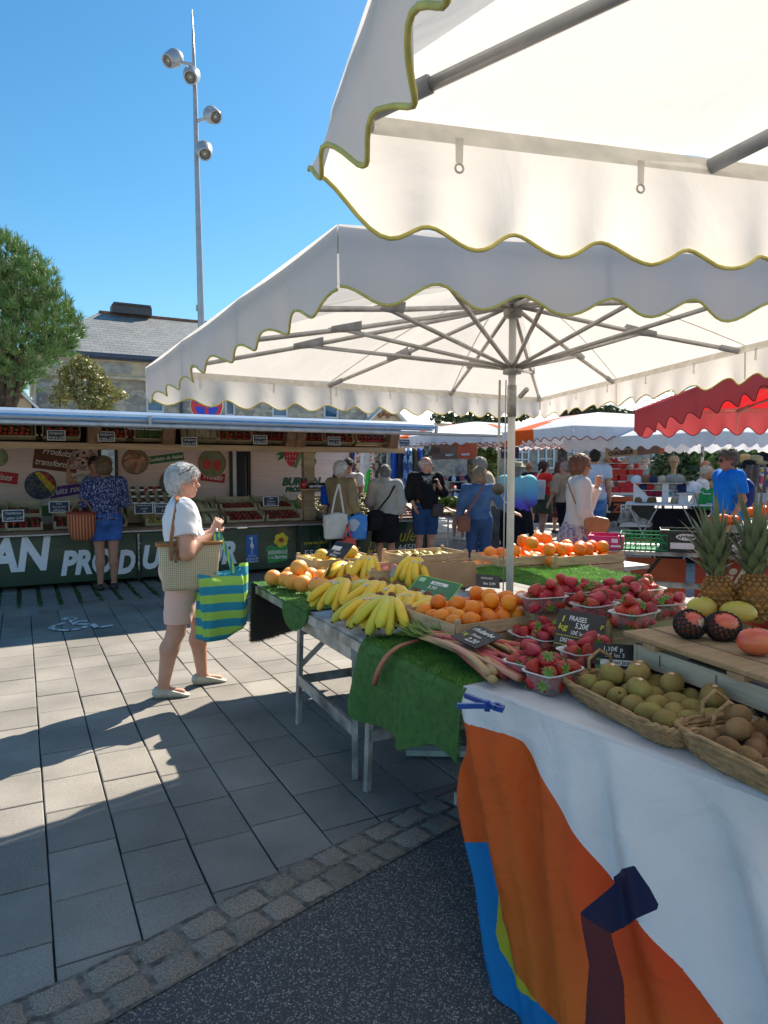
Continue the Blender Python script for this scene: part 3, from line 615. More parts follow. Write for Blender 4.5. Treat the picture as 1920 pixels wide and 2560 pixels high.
# ------------------------------------------------------------------ floodlight mast and road sign
m_mast = mat('grey_mast', (.42, .43, .46), .35, .06, 8, metal=.3)
mb_ = ony(506, 1172, 15.2); lamp = thing('floodlight_mast', 'tall slim grey lighting mast tapering to a point with four floodlight heads', 'lamp post', (mb_.x, mb_.y, 0))
def mp_(px, py): p = ony(px, py, 15.2); return V((p.x-mb_.x, 0, p.z))
g = MB(); g.tube([V((0, 0, 0)), mp_(503, 800), mp_(492, 400), mp_(488, 240), mp_(484, 140), mp_(480, 23)], [.085, .075, .055, .048, .036, .006], 12); obj('mast', g, m_mast, lamp, smooth=True)
g = MB(); g.box(mp_(494, 770), (.06, .06, .12)); obj('bracket', g, m_mast, lamp)
for (cx, cy, ax_, ay, jx, jy, dp) in ((438, 153, -22, 35, 481, 162, -.1), (486, 203, 4, 30, 486, 205, -.22), (533, 294, 28, 28, 493, 302, -.1), (515, 384, 14, 38, 498, 376, -.16)):
    c = mp_(cx, cy)+V((0, dp, 0)); j = mp_(jx, jy); d = (mp_(cx+ax_, cy+ay)+V((0, dp-.30, 0))-c).normalized()
    Mq = d.to_track_quat('Z', 'Y').to_matrix()
    g = MB(); g.lathe([(.0, -.2), (.10, -.185), (.155, -.13), (.18, -.04), (.172, .02), (.150, .16), (.13, .235), (.118, .235), (.11, .19)], 20, c, M=Mq)
    hd = obj('floodlight_head', g, m_mast, lamp, smooth=True)
    g = MB(); g.lathe([(.0, .17), (.06, .175), (.11, .2)], 16, c, M=Mq); obj('lens', g, mat('lamp_lens', (.62, .62, .55), .15, .1, 30, metal=.5), hd, smooth=True)
    g = MB(); g.tube([j, (j+c)/2+V((0, 0, -.02)), c], [.035, .028, .03], 8); obj('arm', g, m_mast, hd)
sp_ = ony(517, 1013, 12.9); sg = thing('no_stopping_sign', 'round no stopping road sign, blue with a red cross and red rim', 'road sign', (sp_.x, sp_.y, 0))
def arc(r0, r1, a0, a1, n=20): return [(r0*math.cos(a0+(a1-a0)*i/n), r0*math.sin(a0+(a1-a0)*i/n)) for i in range(n+1)]+[(r1*math.cos(a1-(a1-a0)*i/n), r1*math.sin(a1-(a1-a0)*i/n)) for i in range(n+1)]
def vface(c): return Matrix.Translation(V(c)) @ Matrix(((1, 0, 0, 0), (0, 0, -1, 0), (0, 1, 0, 0), (0, 0, 0, 1)))   # xy plane stood up, facing -y
m_red = mat('sign_red', (.62, .03, .03), .4, .05); m_blue = mat('sign_blue', (.02, .06, .60), .4, .05)
g = MB(); g.prism(arc(.305, .0, 0, 2*math.pi, 40)[:40], .012, vface((0, 0, sp_.z))); obj('backing', g, m_white, sg)
g = MB(); g.prism(arc(.295, 0, 0, 2*math.pi, 40)[:40], .004, vface((0, -.012, sp_.z))); obj('rim', g, m_red, sg)
g = MB(); 
for k in range(4): g.prism(arc(.225, 0, R(90*k+8), R(90*k+82), 14)[:15]+[(.045*math.cos(R(90*k+45)), .045*math.sin(R(90*k+45)))], .003, vface((0, -.016, sp_.z)))
obj('blue_field', g, m_blue, sg); g = MB(); g.tube([(0, .03, 0), (0, .03, sp_.z+.3)], .03); obj('post', g, m_mast, sg)
# =====================================================================  MARKET UMBRELLAS, TABLES, TURF
def cloth_mat(name, col, trans=.45, fold=.25, fs=3.0, rough=.85):
    m = mat(name, col, rough, .03, 4, bump=0, trans=trans, spec=.2)
    n = m.node_tree.nodes; l = m.node_tree.links; tc = n.new('ShaderNodeTexCoord'); t = n.new('ShaderNodeTexNoise'); t.inputs['Scale'].default_value = fs; t.inputs['Detail'].default_value = 5; t.inputs['Distortion'].default_value = .6
    l.new(tc.outputs['Object'], t.inputs[0]); bp = n.new('ShaderNodeBump'); bp.inputs['Strength'].default_value = fold; bp.inputs['Distance'].default_value = .05; l.new(t.outputs[0], bp.inputs['Height']); l.new(bp.outputs[0], n['Principled BSDF'].inputs['Normal'])
    for q in n:
        if q.type == 'BSDF_TRANSLUCENT': l.new(bp.outputs[0], q.inputs['Normal'])
    return m
m_canvas = cloth_mat('canvas', (.76, .77, .83), .50, .28)
for q in m_canvas.node_tree.nodes:      # blue of the sky light put into the canvas reflection; cream by transmission
    if q.type == 'BSDF_TRANSLUCENT': m_canvas.node_tree.links.remove(q.inputs[0].links[0]); q.inputs[0].default_value = (.74, .685, .62, 1)
m_trim = mat('yellow_trim', (.66, .58, .16), .7, .1, 30)
m_tape = mat('seam_tape', (.72, .69, .62), .8, .08, 20, trans=.35)
m_alu = mat('aluminium_tube', (.56, .54, .52), .35, .12, 14, metal=.35)
m_grey = mat('grey_pocket', (.40, .41, .43), .7, .15, 14)
m_galv = mat('galvanised', (.50, .50, .48), .5, .3, 10, metal=.6)
def umbrella(name, label, cs, hub_top, hub_low, pole, n=3, drop=.2, amp=.022, wl=.28, flare=(0, 0, 0, 0), mats=None, detail=True, group=None, bands=None, trim=None, prad=.022, rr=.0125, cfix=None, valm=None):
    """cs: four corners of the frame in order; pole: xy; bands: {side:(t0,t1)} second-colour strip"""
    mats = mats or [m_canvas]; cs = [V(c) for c in cs]; P0 = V((pole[0], pole[1], 0)); t = thing(name, label, 'market umbrella', P0, 0, group)
    A = V((pole[0], pole[1], hub_top+.10)); cen = sum(cs, V())/4
    # canopy: four gores with a slight sag between the arms
    g = MB(); nu = n*6; nv = 12; PF = []
    for s_ in range(4):
        a, b = cs[s_], cs[(s_+1) % 4]
        def P(u, v, a=a, b=b):
            e = a.lerp(b, u); q = e.lerp(A, v); sag = .035*abs(math.sin(math.pi*u*n))*(1-v)*(.3+v*1.4); return q+V((0, 0, .02-sag+.10*math.sin(math.pi*v)*.6))
        PF.append(P); kf = None
        if bands and s_ in bands: t0, t1 = bands[s_]; kf = lambda u, v, t0=t0, t1=t1: 1 if t0+(.5-t0)*v < u < t1+(.5-t1)*v else 0
        g.grid(P, nu, nv, kf=kf)
    can = obj('canopy', g, mats, t, smooth=True, world=True)
    # valances
    for s_ in range(4):
        a, b = cs[s_], cs[(s_+1) % 4]; P = PF[s_]; L = (b-a).length; nl = max(3, round(L/wl)); out = (b-a).cross(V((0, 0, 1))).normalized(); out = out if (out.dot((a+b)/2-cen) > 0) else -out
        N = nl*12; g = MB(); bot = []; fl = flare[s_]; sd_ = s_*13.7+pole[0]
        def Q(u, v, s_=s_, a=a, b=b, L=L, nl=nl, out=out, fl=fl, sd_=sd_):
            e = a.lerp(b, u); s1 = u*L; ed_ = min(1, min(u, 1-u)*L/.18); wav = (math.sin(s1*11+sd_)*.5+math.sin(s1*5.3+sd_*2)*.7)*ed_
            dz = drop+amp*math.cos(2*math.pi*u*nl+math.pi)
            o = fl*(v**1.5)*(.75+.35*noise.noise(V((s1*1.7, sd_, 0))))+wav*.020*v+.012*math.sin(2*math.pi*u*nl+1)*v*ed_
            q_ = e+out*(o+.004)+V((0, 0, .02-dz*v+abs(o)*.35*v))
            if cfix:
                for (sd2, en), (vec, dec) in cfix.items():
                    if sd2 == s_: ds = (u if en == 0 else 1-u)*L; q_ = q_+V(vec)*(v**1.3)*math.exp(-(ds/dec)**2)
            return q_
        kf = None
        if bands and s_ in bands: t0, t1 = bands[s_]; kf = lambda u, v, t0=t0, t1=t1: 1 if t0 < u < t1 else 0
        g.grid(Q, N, 7, kf=kf); va = obj('valance', g, valm or mats, t, smooth=True, world=True)
        if trim is not None:
            g = MB(); pts = [Q(i/N, 1) for i in range(N+1)]; g.tube(pts, .0042 if detail else .010, 6); obj('trim', g, trim, va, smooth=True, world=True)
        if detail:   # sewn seams running down from the apex over the valance
            g = MB()
            for u0 in (.34, .67):
                e = a.lerp(b, u0); d = (b-a).normalized()
                pts = [P(u0, v)-V((0, 0, .006)) for v in (.92, .7, .5, .3, .15, .05, 0)]+[Q(u0, v)-out*.006 for v in (.05, .3, .6, .97)]
                for i in range(len(pts)-1): g.add([pts[i]-d*.007, pts[i]+d*.007, pts[i+1]+d*.007, pts[i+1]-d*.007], [(0, 1, 2, 3)])
            obj('seams', g, m_tape, can, world=True)
        if detail:   # seam tape inside the edge with small D-ring straps
            g = MB(); g.grid(lambda u, v, a=a, b=b, out=out: a.lerp(b, u)-out*(.012+.02*v)+V((0, 0, .012-.042*v)), nl*2, 1); tp = obj('seam_tape', g, m_tape, t, world=True)
            for i in range(nl//2):
                u = (i+.6)/(nl/2); e = a.lerp(b, u)-out*.036+V((0, 0, -.02)); g = MB(); d = (b-a).normalized()
                g.add([e-d*.008, e+d*.008, e+d*.007+V((0, 0, -.045)), e-d*.007+V((0, 0, -.045))], [(0, 1, 2, 3)])
                ring = [e+V((0, 0, -.054))+(d*math.cos(x)+V((0, 0, 1))*math.sin(x))*.008 for x in [k*math.pi/5 for k in range(11)]]; g.tube(ring, .0022, 5, cap=False); obj('ring_strap', g, m_tape, tp, world=True)
    # frame
    B = V((pole[0], pole[1], hub_low)); T_ = V((pole[0], pole[1], hub_top-.03))
    ends = []
    for s_ in range(4):
        a, b = cs[s_], cs[(s_+1) % 4]
        for k in range(n): ends.append(a.lerp(b, k/n))
    for e in ends:
        e2 = e+(cen-e).normalized()*.03+V((0, 0, -.012)); g = MB(); d = (e2-T_)
        st = T_+V((d.x, d.y, 0)).normalized()*.05; g.tube([st, st.lerp(e2, .5)+V((0, 0, -.01)), e2], rr, 8); ar = obj('arm', g, m_alu, t, smooth=True, world=True)
        if detail:
            g = MB(); g.tube([e2, e2.lerp(st, .08)], rr*1.35, 8); obj('sleeve', g, m_grey, ar, smooth=True, world=True)
        md = st.lerp(e2, .56); sb_ = B+V((d.x, d.y, 0)).normalized()*.05; g = MB(); g.tube([sb_, md+V((0, 0, -.012))], rr*.92, 8); su = obj('strut', g, m_alu, t, smooth=True, world=True)
        if detail:
            g = MB(); x_ = (e2-st).normalized(); y_ = V((0, 0, 1)).cross(x_).normalized(); q0 = md-x_*.085+V((0, 0, .02)); q1 = md+x_*.085+V((0, 0, .012))
            g.grid(lambda u, v: q0.lerp(q1, u)+y_*(.024*math.cos(math.pi*(v*1.0)))+V((0, 0, -.055*math.sin(math.pi*v)*(1-.5*u))), 4, 8); obj('slider_pocket', g, m_grey, ar, smooth=True, world=True)
    g = MB(); g.tube([P0, P0+V((0, 0, hub_top))], prad, 16); obj('pole', g, mat('ivory_pole', (.62, .61, .57), .4, .06), t, smooth=True, world=True)
    g = MB(); g.tube([P0+V((0, 0, hub_low-.28)), P0+V((0, 0, hub_top-.38 if hub_top-hub_low > .5 else hub_low-.1))], prad*1.22, 16); g.lathe([(prad*1.3, -.04), (prad*2.4, -.035), (prad*2.4, .02), (prad*1.3, .025)], 16, B);
    obj('sliding_hub', g, m_galv, t, smooth=True, world=True); g = MB(); g.lathe([(prad, -.06), (prad*2.3, -.055), (prad*2.6, 0), (.10, .04), (.12, .05), (.02, .09)], 20, T_); obj('top_hub', g, m_galv, t, smooth=True, world=True)
    if detail:
        g = MB(); b0 = P0+V((.04, -.03, hub_low-.17)); g.bar(b0, b0+V((.03, -.06, .04)), .02, .02); obj('latch_lever', g, m_galv, t, world=True)
    g = MB(); g.box(P0+V((0, 0, .04)), (.5, .5, .06), bev=.01); obj('base_plate', g, m_galv, t, world=True)
    return t
K2 = dict(trim=m_trim)
C2 = V((-1.33, 3.89, 2.095)); C3 = V((1.485, 6.6, 2.21)); C1 = V((-.12, 1.85, 2.17)); C4 = V((2.2, 2.4, 2.2))
umbrella('market_umbrella', 'large white square market umbrella with yellow trim standing over the orange crates', [C1, C2, C3, C4], 2.50, 2.13, (.737, 4.0), 3, .19, .022, .26, (.0, .0, .0, .02), trim=m_trim)
D2 = V((-.09, 1.27, 2.17)); ex = V((math.cos(R(14)), math.sin(R(14)), 0)); ey = V((.243, -.97, 0)).normalized()
umbrella('market_umbrella', 'nearest white market umbrella with yellow trim, overhead at the top right', [D2+ey*3.0, D2, D2+ex*3.0, D2+ex*3.0+ey*3.0], 2.47, 2.10, ((D2+ex*1.5+ey*1.5).x, (D2+ex*1.5+ey*1.5).y), 4, .207, .018, .185, (.02, .02, 0, 0), trim=m_trim, rr=.0115, cfix={(0, 1): ((-.03, .015, .085), .2), (1, 0): ((-.03, .015, .085), .07)})
# cord and ball beside the pole of the further umbrella
g = MB(); g.tube([(.655, 3.93, 2.05), (.65, 3.92, 1.48)], .007, 6); g.tube([(.69, 3.93, 2.05), (.685, 3.92, .8)], .004, 6); o = single('crank_cord', 'hanging cord with a dark ball beside the ivory umbrella pole', 'cord', g, mat('pale_cord', (.50, .47, .41), .7), smooth=True); g = MB(); g.ball((.65, 3.92, 1.435), .036, 16, 10); obj('ball', g, mat('dark_rubber', (.06, .06, .055), .5), o, smooth=True)
# simpler umbrellas of the stalls beyond
m_wcan = cloth_mat('white_awning', (.72, .74, .80), .35, .2, 1.5); m_ocan = cloth_mat('orange_awning', (.75, .13, .02), .35, .1, 2); m_rcan = cloth_mat('red_awning', (.62, .02, .025), .45, .2, 2); m_pcan = cloth_mat('cream_lining', (.78, .66, .52), .4, .2, 2)
m_rtrim = mat('red_trim', (.5, .12, .05), .7)
def square(cx, cy, hs, ang, z): c = V((cx, cy, z)); a = V((math.cos(ang), math.sin(ang), 0))*hs; b = V((-math.sin(ang), math.cos(ang), 0))*hs; return [c-a-b, c-a+b, c+a+b, c+a-b]
def far_umb(label, px, Y, hs, ang, z, top, bands=None, mats=None, trim=None, drop=.22):
    p = ony(px, 1172, Y); return umbrella('market_umbrella', label, square(p.x, p.y, hs, ang, z), top, z-.05, (p.x, p.y), 2, drop, .03, .28, (0, 0, 0, 0), mats, False, None, bands, trim, .025, .014)
far_umb('white market umbrella with an orange band over the shoe stall in the middle distance', 1493, 14.6, 2.1, R(20), 2.28, 2.62, {3: (.12, .34), 0: (.3, .5)}, [m_wcan, m_ocan], m_rtrim)
far_umb('second white market umbrella with an orange patch, further left behind the trailer end', 1190, 17.5, 2.2, R(20), 2.28, 2.62, {3: (.50, .62), 0: (.3, .5)}, [m_wcan, m_ocan], m_rtrim)
far_umb('bright white market umbrella over the hat stall on the right', 1755, 12.6, 1.75, R(24), 2.10, 2.42, None, [m_wcan])
far_umb('small white market umbrella with orange patches far behind the old man in black', 1060, 20, 1.9, R(10), 2.35, 2.7, {3: (.3, .42), 0: (.3, .5)}, [m_wcan, m_ocan], m_rtrim)
# red awning of the next stall at the right edge
q = ony(1588, 1000, 6.3); r0 = V((q.x, q.y, 2.06)); ra = V((.35, -2.9, .3)); rb = V((2.9, .35, .1))
umbrella('market_umbrella', 'red market umbrella with scalloped red valance at the right edge', [r0, r0+rb, r0+rb+ra, r0+ra], 2.5, 2.12, ((r0+rb*.5+ra*.5).x, (r0+rb*.5+ra*.5).y), 3, .22, .035, .23, (0, 0, 0, 0), [m_rcan], True, None, None, valm=[cloth_mat('faded_shaded_red', (.55, .10, .11), .3, .2, 2)], trim=mat('dark_red_trim', (.3, .02, .02), .7))  # outer valance: shade is put into its paler red, besides the fading

# ------------------------------------------------------------------ tables of the fruit stall
TZ = .75
fa, fb_, fc, fe = onz(642, 1458, TZ), onz(908, 1598, TZ), onz(1160, 1722, TZ), onz(1920, 2014, TZ)
fe = fc+(fe-fc)*1.6
m_steel = mat('worn_steel', (.46, .46, .45), .45, .35, 7, metal=.55)
def table(name, label, a, b, depth, legs=None, fronts=(1, 1), rails=True):
    """front edge a->b, running back along U"""
    t = thing(name, label, 'trestle table', (a.x, a.y, 0)); g = MB(); u = U*depth; d = (b-a).normalized(); up = V((0, 0, 1))
    P = [a, b, b+u, a+u]; g.add([p+V((0, 0, -.002)) for p in P]+[p+V((0, 0, -.028)) for p in P], [(0, 3, 2, 1), (4, 5, 6, 7), (0, 1, 5, 4), (1, 2, 6, 5), (2, 3, 7, 6), (3, 0, 4, 7)]); 
    tp = obj('tabletop', g, mat('steel_top', (.40, .41, .42), .42, .25, 9, metal=.6), t, world=True)
    g = MB()
    for (p, q) in ((a, b), (b, b+u), (b+u, a+u), (a+u, a)): g.bar(p+V((0, 0, -.045)), q+V((0, 0, -.045)), .022, .05)
    obj('frame', g, m_steel, t, world=True)
    L = (b-a).length
    for k, s0 in enumerate((legs if legs else (.1, L-.1))):
        c0 = a+d*s0
        for w_, off in ((0, .04), (1, depth-.1)):
            if w_ == 0 and not fronts[k]: continue
            g = MB(); p = c0+U*off; sp = -.03 if k == 0 else .02; g.bar(V((p.x, p.y, TZ-.03)), V((p.x, p.y, 0))+d*sp+U*(-.01), .030, .026); obj('leg', g, m_steel, t, world=True)
        g = MB(); g.bar(c0+U*.04+V((0, 0, -.17)), c0+U*(depth-.1)+V((0, 0, -.17)), .02, .05); obj('cross_rail', g, m_steel, t, world=True); g = MB(); g.bar(c0+U*.04+V((0, 0, -.47)), c0+U*(depth-.1)+V((0, 0, -.47)), .02, .05); obj('cross_rail', g, m_steel, t, world=True); g = MB(); g.bar(c0+U*.3+V((0, 0, -.16)), c0+U*.04+d*.0+V((0, 0, -.38)), .012, .03); obj('brace', g, m_steel, t, world=True)
    s0, s1 = (legs if legs else (.1, L-.1))
    if not rails: return t
    g = MB(); p0 = a+d*s0+U*.03; p1 = a+d*s1+U*.03; g.bar(p0+V((0, 0, -.12)), p1+V((0, 0, -.12)), .02, .06); obj('upper_rail', g, m_steel, t, world=True); g = MB(); g.bar(V((p0.x, p0.y, .28)), V((p1.x, p1.y, .25)), .02, .065); obj('lower_rail', g, m_steel, t, world=True)
    return t
gA, gB = onz(710, 1820), onz(851, 1958); dd = (fb_-fa).normalized(); sA = (gA-fa).dot(dd); sB = (gB-fa).dot(dd)
table('trestle_table', 'bare metal trestle table with steel top under the grapefruits and bananas', fa, fb_, 1.15, (sA, sB-.03))
table('trestle_table', 'metal trestle table hidden under the green turf cloth, behind the rhubarb', fb_+dd*.01, fc, 1.15, (.0, (fc-fb_).length-.12), (1, 0), False)
table('trestle_table', 'trestle table under the printed white and orange cloth', fc+dd*.01, fe, 1.15, None, (0, 1), False)
# artificial turf
m_turf = mat('turf', (.06, .17, .03), .8, .3, 30, col2=(.035, .10, .02))
m_turfback = mat('turf_backing', (.008, .008, .009), .9, .2, 30)
m_blade = mat('turf_blade', (.20, .42, .07), .6, .3, 10, col2=(.08, .22, .04), trans=.3)
def turf(name, label, quads, dens=9000, hang=(), ln=(.012, .022), seed=1):
    """quads: list of (fn(u,v)->point, nu, nv, area, normal sign)"""
    g = MB(); bl = MB(); rr_ = random.Random(seed)
    for fn, nu, nv, area, sg_ in quads:
        g.grid(fn, nu, nv)
        for i in range(int(dens*area)):
            u, v = rr_.random(), rr_.random(); p = fn(u, v); a = fn(min(1, u+.01), v)-fn(max(0, u-.01), v); b = fn(u, min(1, v+.01))-fn(u, max(0, v-.01)); n_ = a.cross(b).normalized()*sg_
            d = (n_+V((rr_.gauss(0, .45), rr_.gauss(0, .45), rr_.gauss(0, .3)-.15))).normalized(); s_ = V((rr_.gauss(0, 1), rr_.gauss(0, 1), rr_.gauss(0, 1))).cross(d).normalized()*.0016; h = rr_.uniform(*ln)
            bl.add([p-s_, p+s_, p+d*h+V((0, 0, -.004))], [(0, 1, 2)])
    o = obj(name, g, m_turf, smooth=True); tag(o, label, 'artificial turf'); MW[o.name] = Matrix.Identity(4); bb = obj('grass_blades', bl, m_blade, o); bb['kind'] = 'stuff'; return o
zt = TZ+.006
def q4(a, b, c, d, bz=0): return lambda u, v: a.lerp(b, u).lerp(d.lerp(c, u), v)+V((0, 0, bz))
Z = V((0, 0, 1))
# table one: top, rolled front corner; its far edge hangs down behind with the black backing showing
n1 = fa+dd*((fb_-fa).length*.60)
topA = lambda u, v: fa.lerp(n1, u)+U*(.98*v-.03)+Z*(.006+.012*math.sin(u*9+v*4)*.5)
hangf = lambda u, v: (fa+U*(-.03+.9*u)-dd*(.012+.05*v*(1-u)))+Z*(.006-(.43-.13*u)*v)+dd*(.02*math.sin(u*14)*v)
turf('turf_mat', 'green artificial turf mat under the grapefruits, its black backing hanging behind the table', [(topA, 26, 20, 1.0, 1)], 14000)
g = MB(); g.grid(hangf, 26, 14); o = obj('turf_flap', g, stripe_mat('ribbed_backing', (.006, .006, .007), (.022, .022, .024), 0, .012, .5, .8), smooth=True, solid=.006); tag(o, 'black ribbed underside of a turf mat hanging over the far end of the trestle table', 'artificial turf')
g = MB()
for i in range(2600):
    u = random.random(); edge = random.random() < .6; v = 1 if edge else random.random(); u = u if edge else 0; p = hangf(u, v); d = V((random.gauss(0, .5)-(.8 if not edge else 0), random.gauss(0, .5)+.3, random.gauss(-.5 if edge else 0, .4))).normalized(); s_ = V((.001, .0008, .0005)); g.add([p-s_, p+s_, p+d*.022], [(0, 1, 2)])
ob = obj('fringe', g, mat('dark_fringe', (.03, .05, .015), .8), o); ob['kind'] = 'stuff'
# rolled lobe between grapefruits and bananas, over the front edge
l0 = fa+dd*((fb_-fa).length*.36); l1 = n1
lobe = lambda u, v: l0.lerp(l1, u)-U*(.02+.05*math.sin(min(v*1.3, 1)*math.pi/2))*(.3+.7*math.sin(math.pi*min(1, u*1.1)))+Z*(.012-(.02+.19*max(0, math.sin(math.pi*(u*.85+.12)))**.8*(u*1.1))*v)
turf('turf_roll', 'corner of green turf curling down over the front of the steel table', [(lobe, 18, 10, .16, 1)], 24000)
# table two: turf over the top and down the front
tB = fb_+dd*.02; tC = fc+dd*.0
top2 = lambda u, v: tB.lerp(tC+dd*.0, u)+U*(1.15*v)+Z*.008
def fr2(u, v):
    p = tB.lerp(tC+dd*.02, u); L = .31+.04*math.sin(u*5)+.02*math.sin(u*13)
    r_ = .03; 
    return p-U*(.02*min(1, v*6)+.028*math.sin(u*11+1)*v+.05*v+.012*math.sin(u*23)*v)+Z*(.008-L*max(0, v-.03))
turf('turf_cloth', 'green artificial turf covering the table under the rhubarb and hanging down its front', [(top2, 22, 20, 1.4, 1), (fr2, 40, 16, .5, 1)], 36000, ln=(.014, .028))
# turf block behind the orange crates
def blk(px0, px1, pyt, h, Y):
    a = onz(px0, pyt+18, .80); b = onz(px1, pyt, .80); return a, b
ba = onz(1330, 1466, .86); bb_ = onz(1605, 1442, .86)
f1 = lambda u, v: ba.lerp(bb_, u)-W_*0+Z*(-.30*v+.01*math.sin(u*7))
f0 = lambda u, v: ba.lerp(bb_, u)+W_*(.8*(1-v))+Z*.01*math.sin(u*7)
f2 = lambda u, v: bb_+W_*(.8*u)+Z*(-.30*v)
turf('turf_block', 'green turf covered bench end behind the strawberry punnets', [(f0, 10, 8, 1.1, -1), (f1, 14, 8, .55, -1), (f2, 6, 6, .3, -1)], 20000)
# =====================================================================  PRODUCE TRAILER
TM = Matrix.Translation(V((T0.x, T0.y, 0))) @ Matrix.Rotation(ANG, 4, 'Z'); T0g = V((T0.x, T0.y, 0))
def ot(px, py, y=0.0): p = onpl(px, py, T0g+W_*y, W_); return V(((p-T0g).dot(U), y, p.z))
m_tgreen = mat('dark_green_panel', (.012, .055, .032), .35, .12, 3, coat=.3); m_letter = mat('pale_lettering', (.80, .83, .90), .5, .03); m_brown = mat('brown_counter', (.16, .085, .055), .5, .2, 6)
m_beam = mat('light_beam', (.42, .29, .17), .6, .15, 5, stretch=(.3, 3, 3)); m_black = mat('black_frame', (.012, .012, .013), .4); m_awn = mat('awning_rail', (.62, .72, .86), .3, .05, 4, metal=.2); m_rail = mat('grey_rail', (.42, .42, .44), .35, .1, metal=.5)
m_pink = mat('pink_wood_print', (.88, .69, .63), .5, .08, 3, stretch=(.5, 1, 14), col2=(.76, .57, .52)); m_dkgreen = mat('leaf_green', (.04, .22, .06), .6, .2)
tr = thing('market_trailer', 'long dark green produce sales trailer with raised awning, pink wood panels and white lettering', 'market trailer', T0g, ANG)
xl = ot(0, 1300).x-1.6; xr = ot(1063, 1300).x; zc = ot(270, 1327).z; zb = ot(270, 1450).z; s1 = ot(345, 1300).x; s2 = ot(745, 1300).x
for (a, b) in ((xl, s1-.03), (s1+.03, s2-.03), (s2+.03, xr)):
    g = MB(); g.box(((a+b)/2, .02, (zb+zc)/2-.02), (b-a, .04, zc-zb-.04), bev=.006); obj('skirt_panel', g, m_tgreen, tr)
for a in (s1, s2, xr+.02):
    g = MB(); g.box((a, .03, (zb+zc)/2-.02), (.05, .05, zc-zb)); obj('panel_post', g, m_black, tr)
g = MB(); g.box((s1, -.004, .42), (.022, .015, .5)); obj('junction_strip', g, mat('scuffed_white', (.5, .5, .5), .6, .5, 18), tr)
g = MB(); g.box(((xl+xr)/2, .5, zc+.015), (xr-xl, 1.18, .05), bev=.01); obj('counter', g, m_brown, tr); g = MB(); g.box(((xl+xr)/2, -.1, zc-.012), (xr-xl, .02, .02)); obj('counter_trim', g, m_rail, tr)
g = MB(); g.box(((xl+xr)/2, 1.2, .24), (xr-xl-.1, 2.0, .12)); obj('chassis', g, m_black, tr); g = MB(); g.box(((xl+xr)/2, 1.65, .45), (xr-xl, .9, .05)); obj('floor', g, m_black, tr)
for px in (640, 560, -80):
    c = ot(px, 1425, .35); g = MB(); Mw = Matrix(((1, 0, 0), (0, 0, 1), (0, 1, 0))); g.lathe([(.17, -.09), (.25, -.09), (.275, -.06), (.275, .06), (.25, .09), (.17, .09)], 24, (c.x, .35, .275), M=Mw); wh = obj('wheel', g, mat('tyre', (.012, .012, .012), .8), tr, smooth=True)
    g = MB(); g.lathe([(.02, -.06), (.15, -.07), (.17, -.095), (.175, -.09)], 20, (c.x, .35, .275), M=Mw); obj('rim', g, m_rail, wh, smooth=True)
# back wall with printed panels
zw0 = zc+.06; zt = ot(270, 1112, 0).z
BY = 2.05
def bw(px, py): return ot(px, py, BY)
panels = [(xl, bw(250, 1200).x), (bw(291, 1200).x, bw(577, 1200).x), (bw(622, 1200).x, bw(877, 1200).x)]
pan = []
for (a, b) in panels:
    g = MB(); g.box(((a+b)/2, BY+.025, 1.45), (b-a, .05, 1.9)); q_ = obj('wall_panel', g, m_pink, tr); pan.append(q_)
    g = MB(); zz = bw((400), 1256).z; g.box(((a+b)/2, BY-.004, zz-.09), (b-a, .008, .16)); obj('green_band', g, mat('band_green', (.10, .28, .08), .6), q_)
    for xx in (a, b): g = MB(); g.box((xx, BY, 1.45), (.05, .09, 1.9)); obj('door_post', g, m_black, tr)
a, b = bw(577, 1200).x, bw(590, 1200).x; g = MB(); g.box(((a+b)/2, BY-.02, 1.45), (b-a, .03, 1.9)); obj('white_post', g, m_white, tr)
a, b = bw(590, 1200).x, bw(622, 1200).x; g = MB(); g.box(((a+b)/2, BY+.1, 1.4), (b-a, .03, 1.7)); obj('dark_shutter', g, mat('shutter', (.02, .025, .035), .6), tr)
def bface(px, py, ang=0, dy=-.002): p = bw(px, py); return Matrix.Translation(V((p.x, BY+dy, p.z))) @ Matrix(((1, 0, 0, 0), (0, 0, -1, 0), (0, 1, 0, 0), (0, 0, 0, 1))) @ Matrix.Rotation(R(ang), 4, 'Z')
m_ltext = mat('white_script', (.82, .80, .78), .6)
def ribbon(px, py, w_, h, ang, col, txts, parent, name, ts=.11, sh=.35, ox=0):
    Mx = bface(px, py, ang); g = MB(); g.prism([(-w_/2, -h/2), (w_/2, -h/2), (w_/2, h/2), (-w_/2, h/2)], .006, Mx); r_ = obj('printed_ribbon', g, mat(name, col, .6, .08), parent)
    for i, s_ in enumerate(txts): put_text(s_, Mx @ Matrix.Translation(V((ox, (len(txts)/2-.72-i)*ts*1.25+.0, .0075))), ts, m_ltext, r_, .002, sh, align='CENTER', sx=.85)
